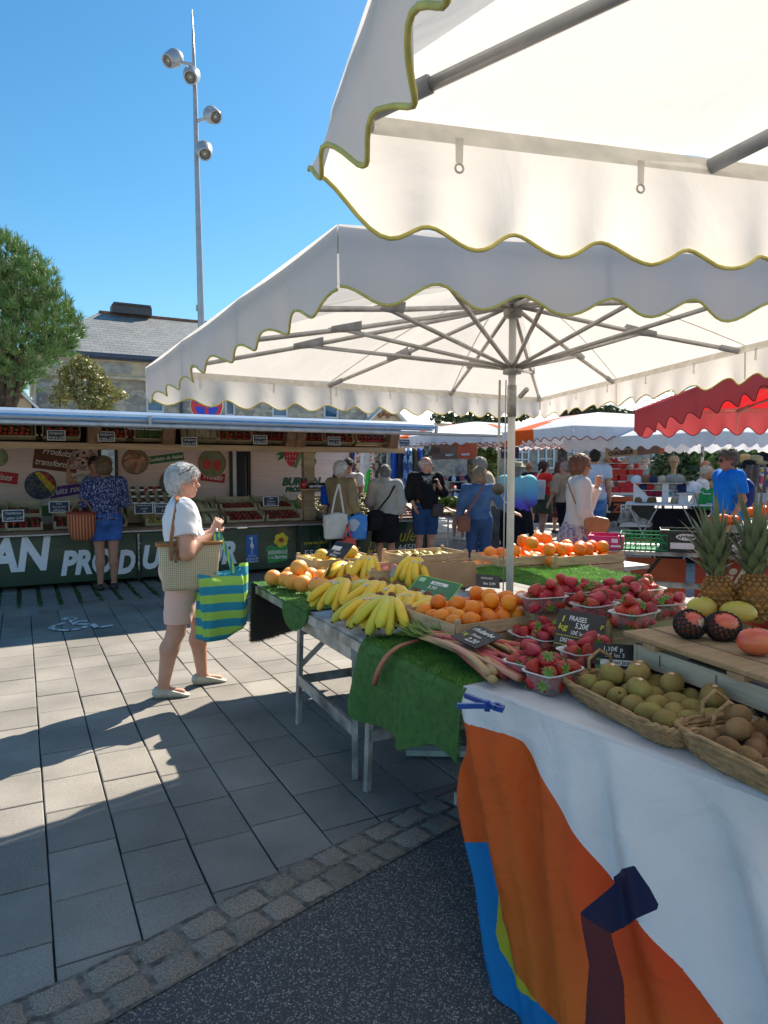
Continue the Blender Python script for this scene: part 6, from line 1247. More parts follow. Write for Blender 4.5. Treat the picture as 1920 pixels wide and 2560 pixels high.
person('auburn haired woman in cream cardigan and long floral skirt touching her mouth', at_(1448, 7.5), 90, 1.69, m_skin2, 1.02, ('bob', (.22, .085, .04)), dict(m=m_cream, sleeve=1.9, hem=.88, o=.024, so=.012, collar=1, name='cardigan'), dict(k='skirt', m=m_floral, hem=.30, flare=.13, folds=10, waist=1.0), (.1, .06, .04),
    {'R': ((.24, -.01, 1.12), (.23, .10, .90), (0, .15, -1), .3), 'L': ((-.20, .16, 1.14), (-.10, .235, 1.38), (.35, -.05, .8), .8)}, glasses='dark', yaw=4, h=.009)
person('tall dark haired man seen from behind in a pale blue tee shirt and jean shorts', at_(1487, 13.0), 20, 1.90, m_skin, 1.12, ('short', (.03, .022, .02)), dict(m=m_sky, sleeve=.6, hem=.86, o=.022), dict(k='shorts', m=m_jean2, hem=.50), (.5, .5, .5))
person('grey haired hat seller in a white tee shirt leaning over the white table', at_(1745, 12.0), 110, 1.62, m_skin, 1.1, ('short', (.52, .50, .47)), dict(m=m_white_t, sleeve=.7, hem=.85, o=.02), dict(k='pants', m=m_blackc, hem=.1), arms={'R': ((.22, .12, 1.12), (.12, .36, 1.08)), 'L': ((-.22, .12, 1.12), (-.12, .36, 1.06))}, lean=(0, .10), tilt=15)
person('bald man in a blue shirt bending over the hats', at_(1796, 12.6), 262, 1.74, m_skin2, 1.1, ('bald', (.2, .16, .12)), dict(m=m_blueshirt, sleeve=1.9, hem=.86, o=.024, collar=1), dict(k='pants', m=m_navy, hem=.1), arms={'R': ((.22, .12, 1.12), (.12, .34, .98)), 'L': ((-.22, .12, 1.12), (-.12, .36, .98))}, lean=(0, .16), tilt=35)
person('man in a bright blue tee shirt walking left past the hat stall', at_(1822, 8.6), 268, 1.78, m_skin2, 1.08, ('full', (.13, .09, .06)), dict(m=fab('bright_blue', (.01, .20, .72), .08), sleeve=.75, hem=.84, o=.026, so=.016), dict(k='shorts', m=m_sage, hem=.5), (.1, .1, .1), {'R': ((.25, -.06, 1.12), (.24, .06, .90)), 'L': ((-.25, -.04, 1.12), (-.24, .10, .86), (0, .4, -.8), .5)}, glasses='dark', tilt=8, h=.010)

# ------------------------------------------------------------------ bags carried by people
def tote(name, label, M, w_, d, h, m_, strap, sm=None, flop=.0, taper=.9, group=None, sw=.012):
    t = matrixthing(name, label, 'bag', M); g = MB()
    def P(u, v):
        a = 2*math.pi*u; ca, sa = math.cos(a), math.sin(a); ex_ = .45; x = math.copysign(abs(ca)**ex_, ca); y = math.copysign(abs(sa)**ex_, sa); k = taper+(1-taper)*v
        bul = 1+.12*math.sin(math.pi*v); wv = 1+flop*noise.noise(V((x*3, y*3, v*4)))
        return V((x*w_/2*k*wv, y*d/2*(bul if v < .8 else .9)*wv, v*h+flop*.15*math.sin(3*x+1)*v))
    g.grid(P, 40, 12); n_ = len(g.v); g.add([P(u/20, 0) for u in range(20)], [list(range(20))[::-1]]); obj('bag_body', g, m_, t, smooth=True, solid=.003)
    for pts in strap:
        g = MB(); pp = [V(p) for p in pts]
        for i in range(len(pp)-1):
            g.bar(pp[i], pp[i+1], sw*2.2, .004, up=(0, 1, 0))
        obj('strap', g, sm or m_, t)
    return t
def arcpts(a, b, top, n=14, yb=0):
    a, b, top = V(a), V(b), V(top); return [a.lerp(top, 1-(1-k/n)**1.0) if False else ((1-k/n)**2*a+2*(k/n)*(1-k/n)*(2*top-(a+b)/2)+(k/n)**2*b) for k in range(n+1)]
def pm(x, y, z, ang): return mM @ Matrix.Translation(V((x, y, z))) @ Matrix.Rotation(R(ang), 4, 'Z')
# woven cream shoulder bag on the near side of the woman (her right): its width runs along her facing direction
def weave_mat(n_, c1, c2, per):
    m = bpy.data.materials.new(n_); m.use_nodes = True; n = m.node_tree.nodes; l = m.node_tree.links; b = n['Principled BSDF']; b.inputs['Roughness'].default_value = .6
    tc = n.new('ShaderNodeTexCoord'); s_ = n.new('ShaderNodeSeparateXYZ'); l.new(tc.outputs['Object'], s_.inputs[0]); outs = []
    for i in (0, 2):
        q = n.new('ShaderNodeMath'); q.operation = 'MULTIPLY'; q.inputs[1].default_value = 1/per; l.new(s_.outputs[i], q.inputs[0]); f = n.new('ShaderNodeMath'); f.operation = 'PINGPONG'; f.inputs[1].default_value = .5; l.new(q.outputs[0], f.inputs[0]); gt = n.new('ShaderNodeMath'); gt.operation = 'GREATER_THAN'; gt.inputs[1].default_value = .22; l.new(f.outputs[0], gt.inputs[0]); outs.append(gt.outputs[0])
    mu = n.new('ShaderNodeMath'); mu.operation = 'MULTIPLY'; l.new(outs[0], mu.inputs[0]); l.new(outs[1], mu.inputs[1]); mx = n.new('ShaderNodeMix'); mx.data_type = 'RGBA'; mx.inputs[6].default_value = (*c1, 1); mx.inputs[7].default_value = (*c2, 1); l.new(mu.outputs[0], mx.inputs[0]); l.new(mx.outputs[2], b.inputs['Base Color'])
    bp = n.new('ShaderNodeBump'); bp.inputs['Strength'].default_value = .4; bp.inputs['Distance'].default_value = .004; bp.invert = True; l.new(mu.outputs[0], bp.inputs['Height']); l.new(bp.outputs[0], b.inputs['Normal']); return m
m_leather = mat('tan_leather', (.36, .15, .05), .45, .12, 12)
zb_ = .76; sb1 = [V((-.07, .02, .36-.02)), V((-.05, .0, .46)), V((-.02, -.04, .60)), V((.0, -.10, .66)), V((.0, -.14, .62))]
t = tote('shoulder_bag', 'large woven cream shoulder bag with tan leather straps hanging from the woman\'s shoulder', pm(.225, .03, .755, 93), .40, .11, .31, weave_mat('cream_weave', (.60, .52, .36), (.26, .21, .13), .012), [], m_leather, .02, .86)
g = MB(); g.grid(lambda u, v: V((.212*math.copysign(abs(math.cos(2*math.pi*u))**.45, math.cos(2*math.pi*u)), .056*math.copysign(abs(math.sin(2*math.pi*u))**.45, math.sin(2*math.pi*u)), .292+.024*v)), 40, 1); obj('leather_rim', g, m_leather, t, smooth=True, solid=.006)
sh0 = Matrix.Rotation(0, 3, 'Z')
for k, xo in enumerate((-.10, -.06)):      # two strap loops over the shoulder (bag frame: x forward, y toward the body is +)
    pts = [V((xo-.02, -.064, .20)), V((xo-.02, -.064, .33)), V((xo-.005, -.060, .43)), V((xo+.015, -.045, .525)), V((xo+.03, -.008, .59)), V((xo+.04, .05, .612)), V((xo+.03, .10, .56))]
    g = MB()
    for i in range(len(pts)-1): g.bar(pts[i], pts[i+1], .022, .006, up=(1, 0, 0)) if False else g.bar(pts[i], pts[i+1], .006, .024, up=(1, 0, 0))
    obj('strap', g, m_leather, t)
g = MB(); g.tube([(-.09, -.085, .33), (-.095, -.09, .27)], .003, 5); g.tube([(-.095+.012*math.cos(a), -.09, .255+.012*math.sin(a)) for a in [k*math.pi/5 for k in range(11)]], .003, 5); g.bar((-.095, -.09, .243), (-.10, -.09, .19), .007, .004); g.box((-.095, -.09, .195), (.018, .004, .008)); obj('key_charm', g, mat('dark_bronze', (.08, .05, .04), .4, metal=.5), t)
# striped beach bag from her forearm
def stripes2(): return stripe_mat('green_blue_stripes', (.33, .60, .10), (.015, .26, .40), 2, .112, .5, .8, phase=.15)
t = matrixthing('striped_bag', 'lime green and blue striped beach bag hanging from the woman\'s forearm', 'bag', pm(.215, .245, .455, 96))
g = MB()
def SB(u, v):
    a = 2*math.pi*u; ca, sa = math.cos(a), math.sin(a); x = math.copysign(abs(ca)**.5, ca); y = math.copysign(abs(sa)**.5, sa); k = .98+.04*v; fold = .018*math.sin(5*a+2*v)+.012*math.sin(9*a)
    sag = -.10*abs(x)*(1-v)*0+.05*(x)*(1-v)
    return V((x*(.155*k+fold), y*(.075+.03*math.sin(math.pi*v)+fold*.6)*(.45 if v > .93 else 1), .0+.43*v-.035*math.cos(2.2*x)*v+sag-.05*(1-abs(x))*(1-v)))
g.grid(SB, 60, 16); g.add([SB(k/24, 0)+V((0, 0, 0)) for k in range(24)], [list(range(24))[::-1]]); obj('bag_body', g, stripes2(), t, smooth=True, solid=.004)
for y_, dx in ((-.05, 0), (.05, .015)):
    a = V((-.07+dx, y_, .395)); b = V((.07+dx, y_, .395)); tp = V((-.03, .0, .66)); g = MB(); pts = [a, a.lerp(tp, .5)+V((-.004, 0, .0)), tp+V((-.012, 0, 0)), tp+V((.012, 0, 0)), b.lerp(tp, .5)+V((.008, 0, 0)), b]
    for i in range(len(pts)-1): g.bar(pts[i], pts[i+1], .028, .004, up=(0, 1, 0))
    obj('handle', g, stripe_mat('strap_stripes', (.33, .60, .10), (.015, .26, .40), 0, .028, .5, .8), t)
# others
def near(px, Y, z, rz): p = ony(px, 1172, Y); return Matrix.Translation(V((p.x, p.y, z))) @ Matrix.Rotation(R(rz), 4, 'Z')
def trm(px, y, z, rz): p = onpl(px, 1250, T0g+W_*y, W_); return Matrix.Translation(V((p.x, p.y, z))) @ Matrix.Rotation(R(rz), 4, 'Z')
tote('white_tote', 'white cotton tote bag hanging from the shoulder of the woman in beige', trm(838, -.80, .55, 20), .36, .10, .36, fab('tote_cotton', (.66, .62, .58), .06, 9), [[(-.06, -.03, .36), (-.01, -.02, .60), (.07, .06, .78)], [(.12, -.03, .36), (.09, .0, .60), (.08, .06, .78)]], None, .12)
tote('blue_carrier', 'crumpled blue and white printed carrier bag in the woman in beige\'s hand', trm(892, -.75, .52, 15), .30, .12, .36, voro_mat('carrier_print', [(.03, .18, .6), (.04, .25, .65), (.5, .55, .65), (.02, .12, .45)], 7, .4, .2), [[(-.04, 0, .36), (0, 0, .48), (.04, 0, .36)]], None, .15)
tote('red_net_bag', 'red net bag of onions held low behind the yellow grapefruits', trm(868, -.95, .30, 10), .24, .16, .26, voro_mat('red_net', [(.6, .05, .04), (.5, .03, .03), (.65, .1, .06)], 26, .6, .5, edge=(.75, .12, .08), erange=(.02, .08)), [[(-.05, 0, .26), (0, 0, .46), (.05, 0, .26)]], None, .25, .7)
tote('black_handbag', 'black handbag at the left hip of the woman in the grey jacket', trm(938, -.62, .62, 15), .24, .10, .30, m_blackc, [[(.02, -.05, .3), (.20, -.07, .52), (.30, -.02, .68)]], None, .1)
tote('brown_satchel', 'small dark brown satchel at the hip of the man in black', trm(1094, -.62, .80, 10), .20, .09, .20, mat('dark_leather', (.05, .03, .028), .5), [[(-.05, .0, .2), (-.10, -.02, .45), (-.12, -.02, .56)]], None, .05)
t = matrixthing('red_basket', 'red and natural striped woven basket on the customer\'s arm', 'basket', trm(203, -.46, .66, 20)); g = MB(); g.lathe([(.10, 0), (.13, .03), (.155, .12), (.17, .22), (.175, .34), (.168, .34), (.16, .2), (.12, .04)], 28); obj('basket_body', g, stripe_mat('basket_weave', (.36, .045, .02), (.42, .24, .11), 0, .035, .6, .8, bump=.5), t, smooth=True)
g = MB(); g.lathe([(.182, .33), (.185, .345), (.178, .355), (.17, .345)], 28); obj('rim', g, mat('basket_rim', (.30, .04, .03), .7, .2, 50), t); g = MB(); g.tube(arcpts((-.13, 0, .34), (.13, 0, .34), (0, .03, .50)), .009, 6); obj('handle', g, m_leather, t)
tote('pale_blue_bag', 'pale blue and white shopping bag on the arm of the woman in red', near(1338, 14.2, .92, 8), .44, .12, .40, grad_mat('bag_gradient', 0, 0, 0, .4, [(.50, .60, .70), (.30, .52, .78), (.60, .66, .72)]), [[(.02, 0, .4), (.10, .02, .56), (.16, .04, .62)]], None, .06)
t = matrixthing('brown_handbag', 'tan leather half moon handbag in front of the floral skirt', 'bag', near(1494, 7.2, .82, -12)); g = MB(); g.prism([(.13*math.cos(a), .02+.15*math.sin(a)) for a in [math.pi+k*math.pi/12 for k in range(13)]]+[(.12, .06), (0, .085), (-.12, .06)], .08, Matrix.Translation(V((0, .04, .15))) @ Matrix(((1, 0, 0, 0), (0, 0, -1, 0), (0, 1, 0, 0), (0, 0, 0, 1)))); bo = obj('bag_body', g, m_leather, t); bo.modifiers.new('b', 'BEVEL').width = .018; bo.modifiers['b'].segments = 3
g = MB(); g.tube([(-.11, 0, .2), (-.22, .06, .38), (-.30, .14, .60)], .008, 6); obj('strap', g, m_leather, t)
tote('brown_crossbody', 'reddish brown crossbody bag at the left hip of the woman in denim', near(1160, 9.35, .70, 10), .18, .08, .22, mat('red_leather', (.20, .06, .035), .5), [[(.02, -.03, .22), (.16, -.05, .45), (.30, -.03, .68)]], None, .05)
def backpack(label, M, m_, s_=1):
    t = matrixthing('backpack', label, 'backpack', M); S_ = SDF(A3(-.22, -.2, -.02)*s_, A3(.22, .16, .52)*s_, .012*s_); S_.ell(A3(0, -.04, .22)*s_, A3(.15, .10, .23)*s_, .03*s_); S_.ell(A3(0, -.10, .15)*s_, A3(.11, .06, .13)*s_, .03*s_); S_.bump(.004, 30); obj('pack_body', S_.mb(), m_, t, smooth=True)
    for sx in (-1, 1): g = MB(); g.tube([V((sx*.09, .03, .40))*s_, V((sx*.11, .12, .50))*s_, V((sx*.12, .22, .46))*s_, V((sx*.12, .24, .30))*s_, V((sx*.12, .10, .10))*s_], .014*s_, 6); obj('shoulder_strap', g, m_, t)
backpack('navy and blue backpack on the back of the man in bright blue', Matrix.Translation(V((*at_(1822+38, 8.6), .98))) @ Matrix.Rotation(-R(268), 4, 'Z'), mat('pack_navy', (.02, .035, .22), .6, .25, 6), 1.0)
backpack('dark navy backpack worn by the grey haired person near the rhubarb table', Matrix.Translation(V((*at_(1152, 14.65), .98))) @ Matrix.Rotation(-R(25), 4, 'Z'), m_navy, .9)
# =====================================================================  GOODS ON THE FRUIT STALL
def pile(w_, d, floor, n_, r, it=160, seed=1, h0=.25, wall=True, ob=None):
    rs = np.random.RandomState(seed); P = np.stack([rs.uniform(-w_/2+r, w_/2-r, n_), rs.uniform(-d/2+r, d/2-r, n_), floor+r+rs.uniform(0, h0, n_)], 1)
    for k in range(it):
        P[:, 2] -= .006*(1 if k < it*.8 else .3)
        for _ in range(3):
            D = P[:, None]-P[None]; L = np.sqrt((D**2).sum(-1))+1e-9; np.fill_diagonal(L, 9); o = np.maximum(0, 2*r*.985-L); P += (D/L[..., None]*o[..., None]*.5).sum(1)*.9
            P[:, 2] = np.maximum(P[:, 2], floor+r)
            P[:, 0] = np.clip(P[:, 0], -w_/2+r, w_/2-r); P[:, 1] = np.clip(P[:, 1], -d/2+r, d/2-r)
    return [V(p) for p in P.tolist()]
def bez(ps, t):
    ps = [V(p) for p in ps]
    while len(ps) > 1: ps = [ps[i].lerp(ps[i+1], t) for i in range(len(ps)-1)]
    return ps[0]
def rrot(seed=None): q = V(RN.normal(size=3)).normalized(); return q.to_track_quat('Z', 'Y').to_matrix().to_4x4() @ Matrix.Rotation(random.random()*6.28, 4, 'Z')
def fruit(name, mb_, m_, smooth=True): o = obj(name, mb_, m_, None, smooth); o['category'] = 'fruit'; return o
PLACED = set()
def put(proto, M, label, group=None):
    if proto.name not in PLACED: PLACED.add(proto.name); c = proto
    else: c = dup(proto)
    c['label'] = label
    if group: c['group'] = group
    c.matrix_basis = M; return c
def at(px, py, z, rz=0): return Matrix.Translation(onz(px, py, z)) @ Matrix.Rotation(rz, 4, 'Z')
def peel_mat(n_, c, c2, r=.38, bs=190, b=.35, rnd=.13, sc=14, sss=.1): return mat(n_, c, r, .1, sc, b, bs, spec=.5, rnd=rnd, col2=c2, sss=sss)
m_or = peel_mat('orange_peel', (.86, .27, .012), (.80, .21, .01)); m_gf = peel_mat('grapefruit_peel', (.84, .42, .07), (.80, .30, .06), rnd=.07, sc=9); m_yf = peel_mat('yellow_peel', (.80, .58, .06), (.72, .44, .05), rnd=.08)
m_nec = mat('nectarine_skin', (.55, .06, .05), .4, .2, 16, .1, 100, rnd=.2, col2=(.75, .28, .10)); m_kiw = mat('kiwi_skin', (.34, .27, .065), .7, .2, 26, .5, 320, rnd=.14, col2=(.25, .165, .05)); m_kiwb = mat('brown_kiwi_skin', (.34, .19, .085), .85, .2, 26, .6, 340, rnd=.12, col2=(.24, .125, .055))
m_ban = mat('banana_skin', (.82, .55, .03), .42, .08, 20, .1, 40, rnd=.07, col2=(.74, .52, .04)); m_bgr = mat('greenish_banana_skin', (.52, .55, .05), .42, .1, 16, .1, 40, rnd=.08, col2=(.66, .54, .04)); m_tip = mat('banana_tip', (.06, .03, .015), .8, .2, 40); m_crown = mat('banana_crown', (.22, .09, .05), .8, .3, 60, col2=(.10, .04, .025))
m_stick = mat('fruit_sticker', (.75, .76, .80), .4, .3, 120, col2=(.15, .25, .6))
def citrus(name, r, m_, sq=.95, sticker=False):
    g = MB(); N = 20
    prof = [(0.0, -r*sq*.97)]+[(r*math.cos(a), r*sq*math.sin(a)-(0 if a < 1.2 else .02*r)) for a in [-math.pi/2+math.pi*k/14 for k in range(1, 14)]]+[(0.0, r*sq*.93)]
    g.lathe(prof, N); o = fruit(name, g, m_)
    g = MB(); g.lathe([(.0, r*sq*.95), (r*.06, r*sq*.945), (r*.08, r*sq*.985), (0, r*sq)], 7); obj('stem_end', g, mat('stem_button', (.12, .14, .04), .8), o)
    return o
OR = citrus('orange', .038, m_or); OB = citrus('orange', .048, m_or, .97); GF = citrus('grapefruit', .058, m_gf, .92); YF = citrus('grapefruit', .054, m_yf, .9)
def crateM(px, py, z, rz=ANG): return at(px, py, z, rz)
def gcrate(label, M, w_, d, h, m_=None): return place(crate_proto(w_, d, h, m_ or m_crate), M, label)
UP = Matrix.Translation(V((0, 0, 0)))
# 1 grapefruits on the turf at the end of the first table
sp = []
for (x, y) in ((345, 1258), (392, 1262), (455, 1284), (522, 1296), (585, 1305), (665, 1322), (750, 1322), (560, 1240), (632, 1252), (700, 1266), (765, 1276), (430, 1235), (845, 1290), (930, 1292), (500, 1262)): p = onz(560+x/2.592, 960+y/2.592, .818); sp.append([p.x, p.y])
P = np.array(sp)
for k in range(60):
    D = P[:, None]-P[None]; L = np.sqrt((D**2).sum(-1))+1e-9; np.fill_diagonal(L, 9); o_ = np.maximum(0, .113-L); P += (D/L[..., None]*o_[..., None]*.5).sum(1)*.6
for p in P: put(GF, Matrix.Translation(V((p[0], p[1], .765+.053))) @ Matrix.Rotation(random.gauss(0, .6), 4, 'X') @ Matrix.Rotation(random.random()*6, 4, 'Z'), 'large peach coloured grapefruit on the turf at the left end of the fruit table', 'grapefruits on the turf')
pt = onz(747, 1419, .905); put(GF, Matrix.Translation(pt), 'single grapefruit lying on top of the others at the left end of the table')
# 2 crate of yellow grapefruits
M_ = crateM(842, 1428, .772); gcrate('wooden crate of yellow grapefruits at the far left end of the stall', M_, .52, .36, .115)
for p in pile(.50, .34, .0, 17, .053, seed=3): put(YF, M_ @ Matrix.Translation(p+V((0, 0, .015))) @ rrot(), 'yellow grapefruit in the crate at the far left end of the stall', 'yellow grapefruits')
# 3 nectarines
NE = MB(); NE.ball((0, 0, 0), (.034, .034, .031), 16, 12); NE = fruit('nectarine', NE, m_nec); g = MB(); g.tube([(0, 0, .028), (.002, 0, .036)], .0025, 5); obj('stem', g, m_tip, NE)
M_ = crateM(985, 1462, .772); gcrate('wooden crate of red nectarines behind the bananas', M_, .50, .34, .13)
for p in pile(.47, .31, .045, 34, .034, seed=4): put(NE, M_ @ Matrix.Translation(p+V((0, 0, .015))) @ rrot(), 'red and yellow nectarine in the crate behind the bananas', 'nectarines')
# 4 pears
PE = MB(); PE.lathe([(0, -.034), (.022, -.030), (.033, -.012), (.033, .006), (.024, .024), (.013, .040), (.010, .050), (0, .052)], 14); PE = fruit('pear', PE, mat('pear_skin', (.42, .36, .06), .5, .2, 20, rnd=.1, col2=(.30, .22, .05))); g = MB(); g.tube([(0, 0, .05), (.004, 0, .068)], .002, 5); obj('stem', g, m_tip, PE)
M_ = crateM(1062, 1418, .79); gcrate('wooden crate of pears on the back row of the stall', M_, .56, .36, .12)
for p in pile(.52, .32, .03, 24, .036, seed=5): put(PE, M_ @ Matrix.Translation(p+V((0, 0, .015))) @ rrot(), 'greenish brown pear in the back row crate', 'pears')
# cardboard lid
g = MB(); g.add([(-.22, 0, 0), (.22, 0, 0), (.20, .04, .15), (-.16, .04, .17)], [(0, 1, 2, 3)]); single('cardboard_lid', 'brown cardboard box lid leaning behind the green price sign', 'cardboard', g, mat('cardboard', (.40, .25, .14), .8, .1, 9), onz(1120, 1470, .80), R(18), solid=.006)
# 5 bananas
def banana_bunch(label, px, py, zc_, n_, az, spread, green=False, L=.235, lift=.0):
    p0 = onz(px, py, zc_); t = thing('banana_bunch', label, 'bananas', (p0.x, p0.y, TZ+.008), 0, 'banana bunches'); H = zc_+.01-TZ-.008; C = V((0, 0, H))
    for i in range(n_):
        f = (i/(n_-1)-.5) if n_ > 1 else 0; a = az+f*spread+random.gauss(0, .04); row = i % 2; d = V((math.cos(a), math.sin(a), 0)); side_ = V((-d.y, d.x, 0)); ln = L*random.uniform(.92, 1.1); r_ = random.uniform(.0245, .0285)
        ctrl1 = C+d*.045+V((0, 0, .012-.02*row))+side_*f*.03; end = d*(ln*1.02)+V((0, 0, r_+lift+.035*row+.012*abs(f)))+side_*(.03*f); mid = C.lerp(end, .55)+V((0, 0, .05))+d*.012
        pts = []; rad = []
        for k in range(15):
            u = k/14; q = C*(1-u)**3+ctrl1*3*u*(1-u)**2+mid*3*u*u*(1-u)+end*u**3; pts.append(q); rad.append(r_*(.36 if u < .02 else .42+.2*(u/.12) if u < .12 else min(1, .62+.38*((u-.12)/.2)**.7) if u < .32 else 1-.12*max(0, (u-.7)/.3)**1.5 if u < .93 else .88-.58*((u-.93)/.07)))
        g = MB(); g.tube(pts, rad, 7, cap=True); b = obj('banana', g, m_bgr if (green and i % 3 == 0) or random.random() < .15 else m_ban, t, smooth=True)
        g = MB(); e = (pts[-1]-pts[-2]).normalized(); g.tube([pts[-1]-e*.002, pts[-1]+e*.006], [r_*.34, r_*.2], 6); obj('tip', g, m_tip, b)
        if random.random() < .45:
            q = pts[7]; tn = (pts[8]-pts[6]).normalized(); up_ = (V((-.35, -.75, .55))); up_ = (up_-tn*up_.dot(tn)).normalized(); sd3 = tn.cross(up_); g = MB(); g.add([q+up_*(r_+.001)+tn*(.012*math.cos(x))+sd3*(.008*math.sin(x)) for x in [k*math.pi/5 for k in range(10)]], [list(range(10))]); obj('sticker', g, m_stick, b)
    g = MB(); g.ball(C+V((0, 0, .006)), (.026, .022, .030), 9, 7, wob=.35, seed=int(px)); obj('crown', g, m_crown, t, smooth=True); return t
S_W = R(-122)
BL = [(869, 1456, .905, 6, -122, 52, 'leftmost front bunch of bananas next to the grapefruits'), (930, 1462, .875, 4, -128, 40, 'bunch of bananas half hidden behind the leftmost front bunch'), (956, 1464, .905, 5, -128, 56, 'bunch of bananas in the middle row, second from the left'), (990, 1472, .90, 4, -95, 50, 'dark crowned banana bunch in the middle row behind the two front bunches'), (950, 1500, .885, 5, -132, 44, 'front banana bunch with brown spots, left of the greenish one'), (979, 1503, .90, 6, -112, 66, 'central front banana bunch with greenish skins hanging over the table edge'), (1040, 1490, .895, 5, -118, 50, 'banana bunch left of the green price sign'), (1101, 1507, .89, 6, -128, 62, 'rightmost front banana bunch, above the rhubarb'), (1068, 1500, .87, 4, -100, 40, 'short banana bunch under the green price sign')]
for i, (px, py, z_, n_, az, spd, lb) in enumerate(BL): banana_bunch(lb, px, py, z_, n_, R(az), R(spd), green=i in (0, 5))
for (px, py, z_, lb) in ((925, 1398, .95, 'banana bunch standing at the back beside the yellow grapefruits'), (1036, 1402, .96, 'banana bunch at the back in front of the pears'), (870, 1415, .90, 'small banana bunch between grapefruits and yellow grapefruits')): banana_bunch(lb, px, py, z_, 5, R(-105), R(70), L=.18, lift=.03)
# 6 main crate of oranges
M_ = crateM(1206, 1588, .772, ANG+R(2)); gcrate('open wooden crate full of oranges in the middle of the stall', M_, .60, .42, .12)
for p in pile(.58, .40, .0, 100, .0375, seed=6): put(OR, M_ @ Matrix.Translation(p+V((0, 0, .012))) @ rrot(), 'orange in the open crate in the middle of the stall', 'oranges in the middle crate')
# 7 rear crates with bigger oranges, on a rear table
ra0 = onz(1150, 1452, .78); rt = thing('trestle_table', 'rear trestle table carrying the sunlit crates of large oranges', 'trestle table', (ra0.x, ra0.y, 0), ANG)
g = MB(); g.box((.85, .33, .765), (1.9, .75, .03)); obj('tabletop', g, m_steel, rt)
for sx in (.05, 1.65):
    for sy in (.05, .6): g = MB(); g.box((sx, sy, .375), (.035, .035, .75)); obj('leg', g, m_steel, rt)
M5 = crateM(1283, 1432, .79); gcrate('wooden crate at the foot of the umbrella pole with large oranges', M5, .50, .36, .14)
for p in pile(.47, .33, .04, 20, .047, seed=7): put(OB, M5 @ Matrix.Translation(p+V((0, 0, .015))) @ rrot(), 'large orange in the crate at the foot of the umbrella pole', 'oranges by the pole')
M6 = crateM(1432, 1428, .79, ANG-R(6)); gcrate('wide wooden crate of large oranges right of the umbrella pole', M6, .60, .40, .14)
for p in pile(.56, .36, .04, 36, .047, seed=8, h0=.4): put(OB, M6 @ Matrix.Translation(p+V((-.04, 0, .015))) @ rrot(), 'large orange in the wide crate right of the umbrella pole', 'oranges right of the pole')
M7 = crateM(1196, 1437, .79, ANG); gcrate('small wooden crate left of the pole holding a few oranges', M7, .36, .30, .10)
for p in pile(.33, .27, .0, 5, .045, seed=9): put(OB, M7 @ Matrix.Translation(p+V((0, 0, .015))) @ rrot(), 'large orange in the small crate left of the pole', 'oranges left of the pole')
HP = [(1225, 1382), (1252, 1384), (1280, 1372), (1308, 1352), (1330, 1358), (1345, 1345), (1365, 1346), (1350, 1368), (1385, 1372), (1405, 1375), (1322, 1376), (1295, 1382), (1268, 1388), (1420, 1372)]
for i, (px, py) in enumerate(HP): put(OB, at(px, py, .985-(0.05 if py > 1365 else -.03)) @ rrot(), 'large orange heaped loose on top of the sunlit crates behind the pole', 'oranges heaped on the rear crates')
# 8 rhubarb
m_rh = mat('rhubarb_red', (.50, .045, .05), .38, .2, 6, .3, 60, rnd=.2, col2=(.62, .20, .15), stretch=(1, 1, 1)); m_rhg = mat('rhubarb_green', (.40, .38, .12), .42, .2, 6, .3, 60, rnd=.15, col2=(.58, .30, .2))
ends = []
for i in range(40):
    u = random.random(); p0 = onz(1048+random.uniform(-14, 90), 1585+random.uniform(-40, 10)+0, .79+random.uniform(0, .06)); p1 = onz(1240+random.uniform(-25, 80), 1660+random.uniform(-50, 45), .775+random.uniform(0, .05))
    ends.append((p0, p1))
rg = 'rhubarb stalks'
for i, (p0, p1) in enumerate(ends):
    g = MB(); d = (p1-p0); n_ = d.normalized().cross(Z); bow = random.gauss(0, .015); pts = [p0+d*(k/7)+n_*bow*math.sin(math.pi*k/7)+Z*(.015*math.sin(math.pi*k/7)) for k in range(8)]; base = pts[0].copy(); pts = [q-base for q in pts]; r_ = random.uniform(.0105, .0165)
    g.tube(pts, [r_*.7, r_*.85, r_*.95, r_, r_, r_*1.05, r_*1.1, r_*1.3], 8, sq=.7); gr = i % 3 == 0
    o = single('rhubarb_stalk', 'pink and green rhubarb stalk lying in the heap on the turf', 'rhubarb', g, m_rhg if gr else m_rh, base, group=rg, smooth=True)
    g = MB()
    for k in range(4): a = random.gauss(math.pi, .7); e = V((math.cos(a)*.05, math.sin(a)*.05*.4, random.uniform(-.01, .04)))+(-d.normalized()*.05); w3 = V((-e.y, e.x, .01)).normalized()*.010; g.add([V((0, 0, 0)), e*.6+w3, e*1.1+V((0, 0, .01)), e*.6-w3], [(0, 1, 2, 3)])
    obj('leaf_stub', g, mat('rhubarb_leaf', (.16, .26, .05), .6, .3, 30), o)
g = MB(); e1 = fb_.lerp(fc, .42)-U*.07; q0 = [e1+U*.16+Z*.06, e1+U*.02+Z*.06, e1-U*.01-dd*.03-Z*.02, e1-dd*.10-Z*.13]; q = [bez(q0, k/9) for k in range(10)]; b0 = q[0].copy(); g.tube([x-b0 for x in q], [.010+.0011*k for k in range(10)], 9, sq=.6)
single('rhubarb_stalk', 'bent rhubarb stalk hanging down over the front edge of the turf', 'rhubarb', g, mat('rhubarb_pale', (.50, .24, .12), .5, .2, 9, col2=(.42, .10, .07)), b0, smooth=True)
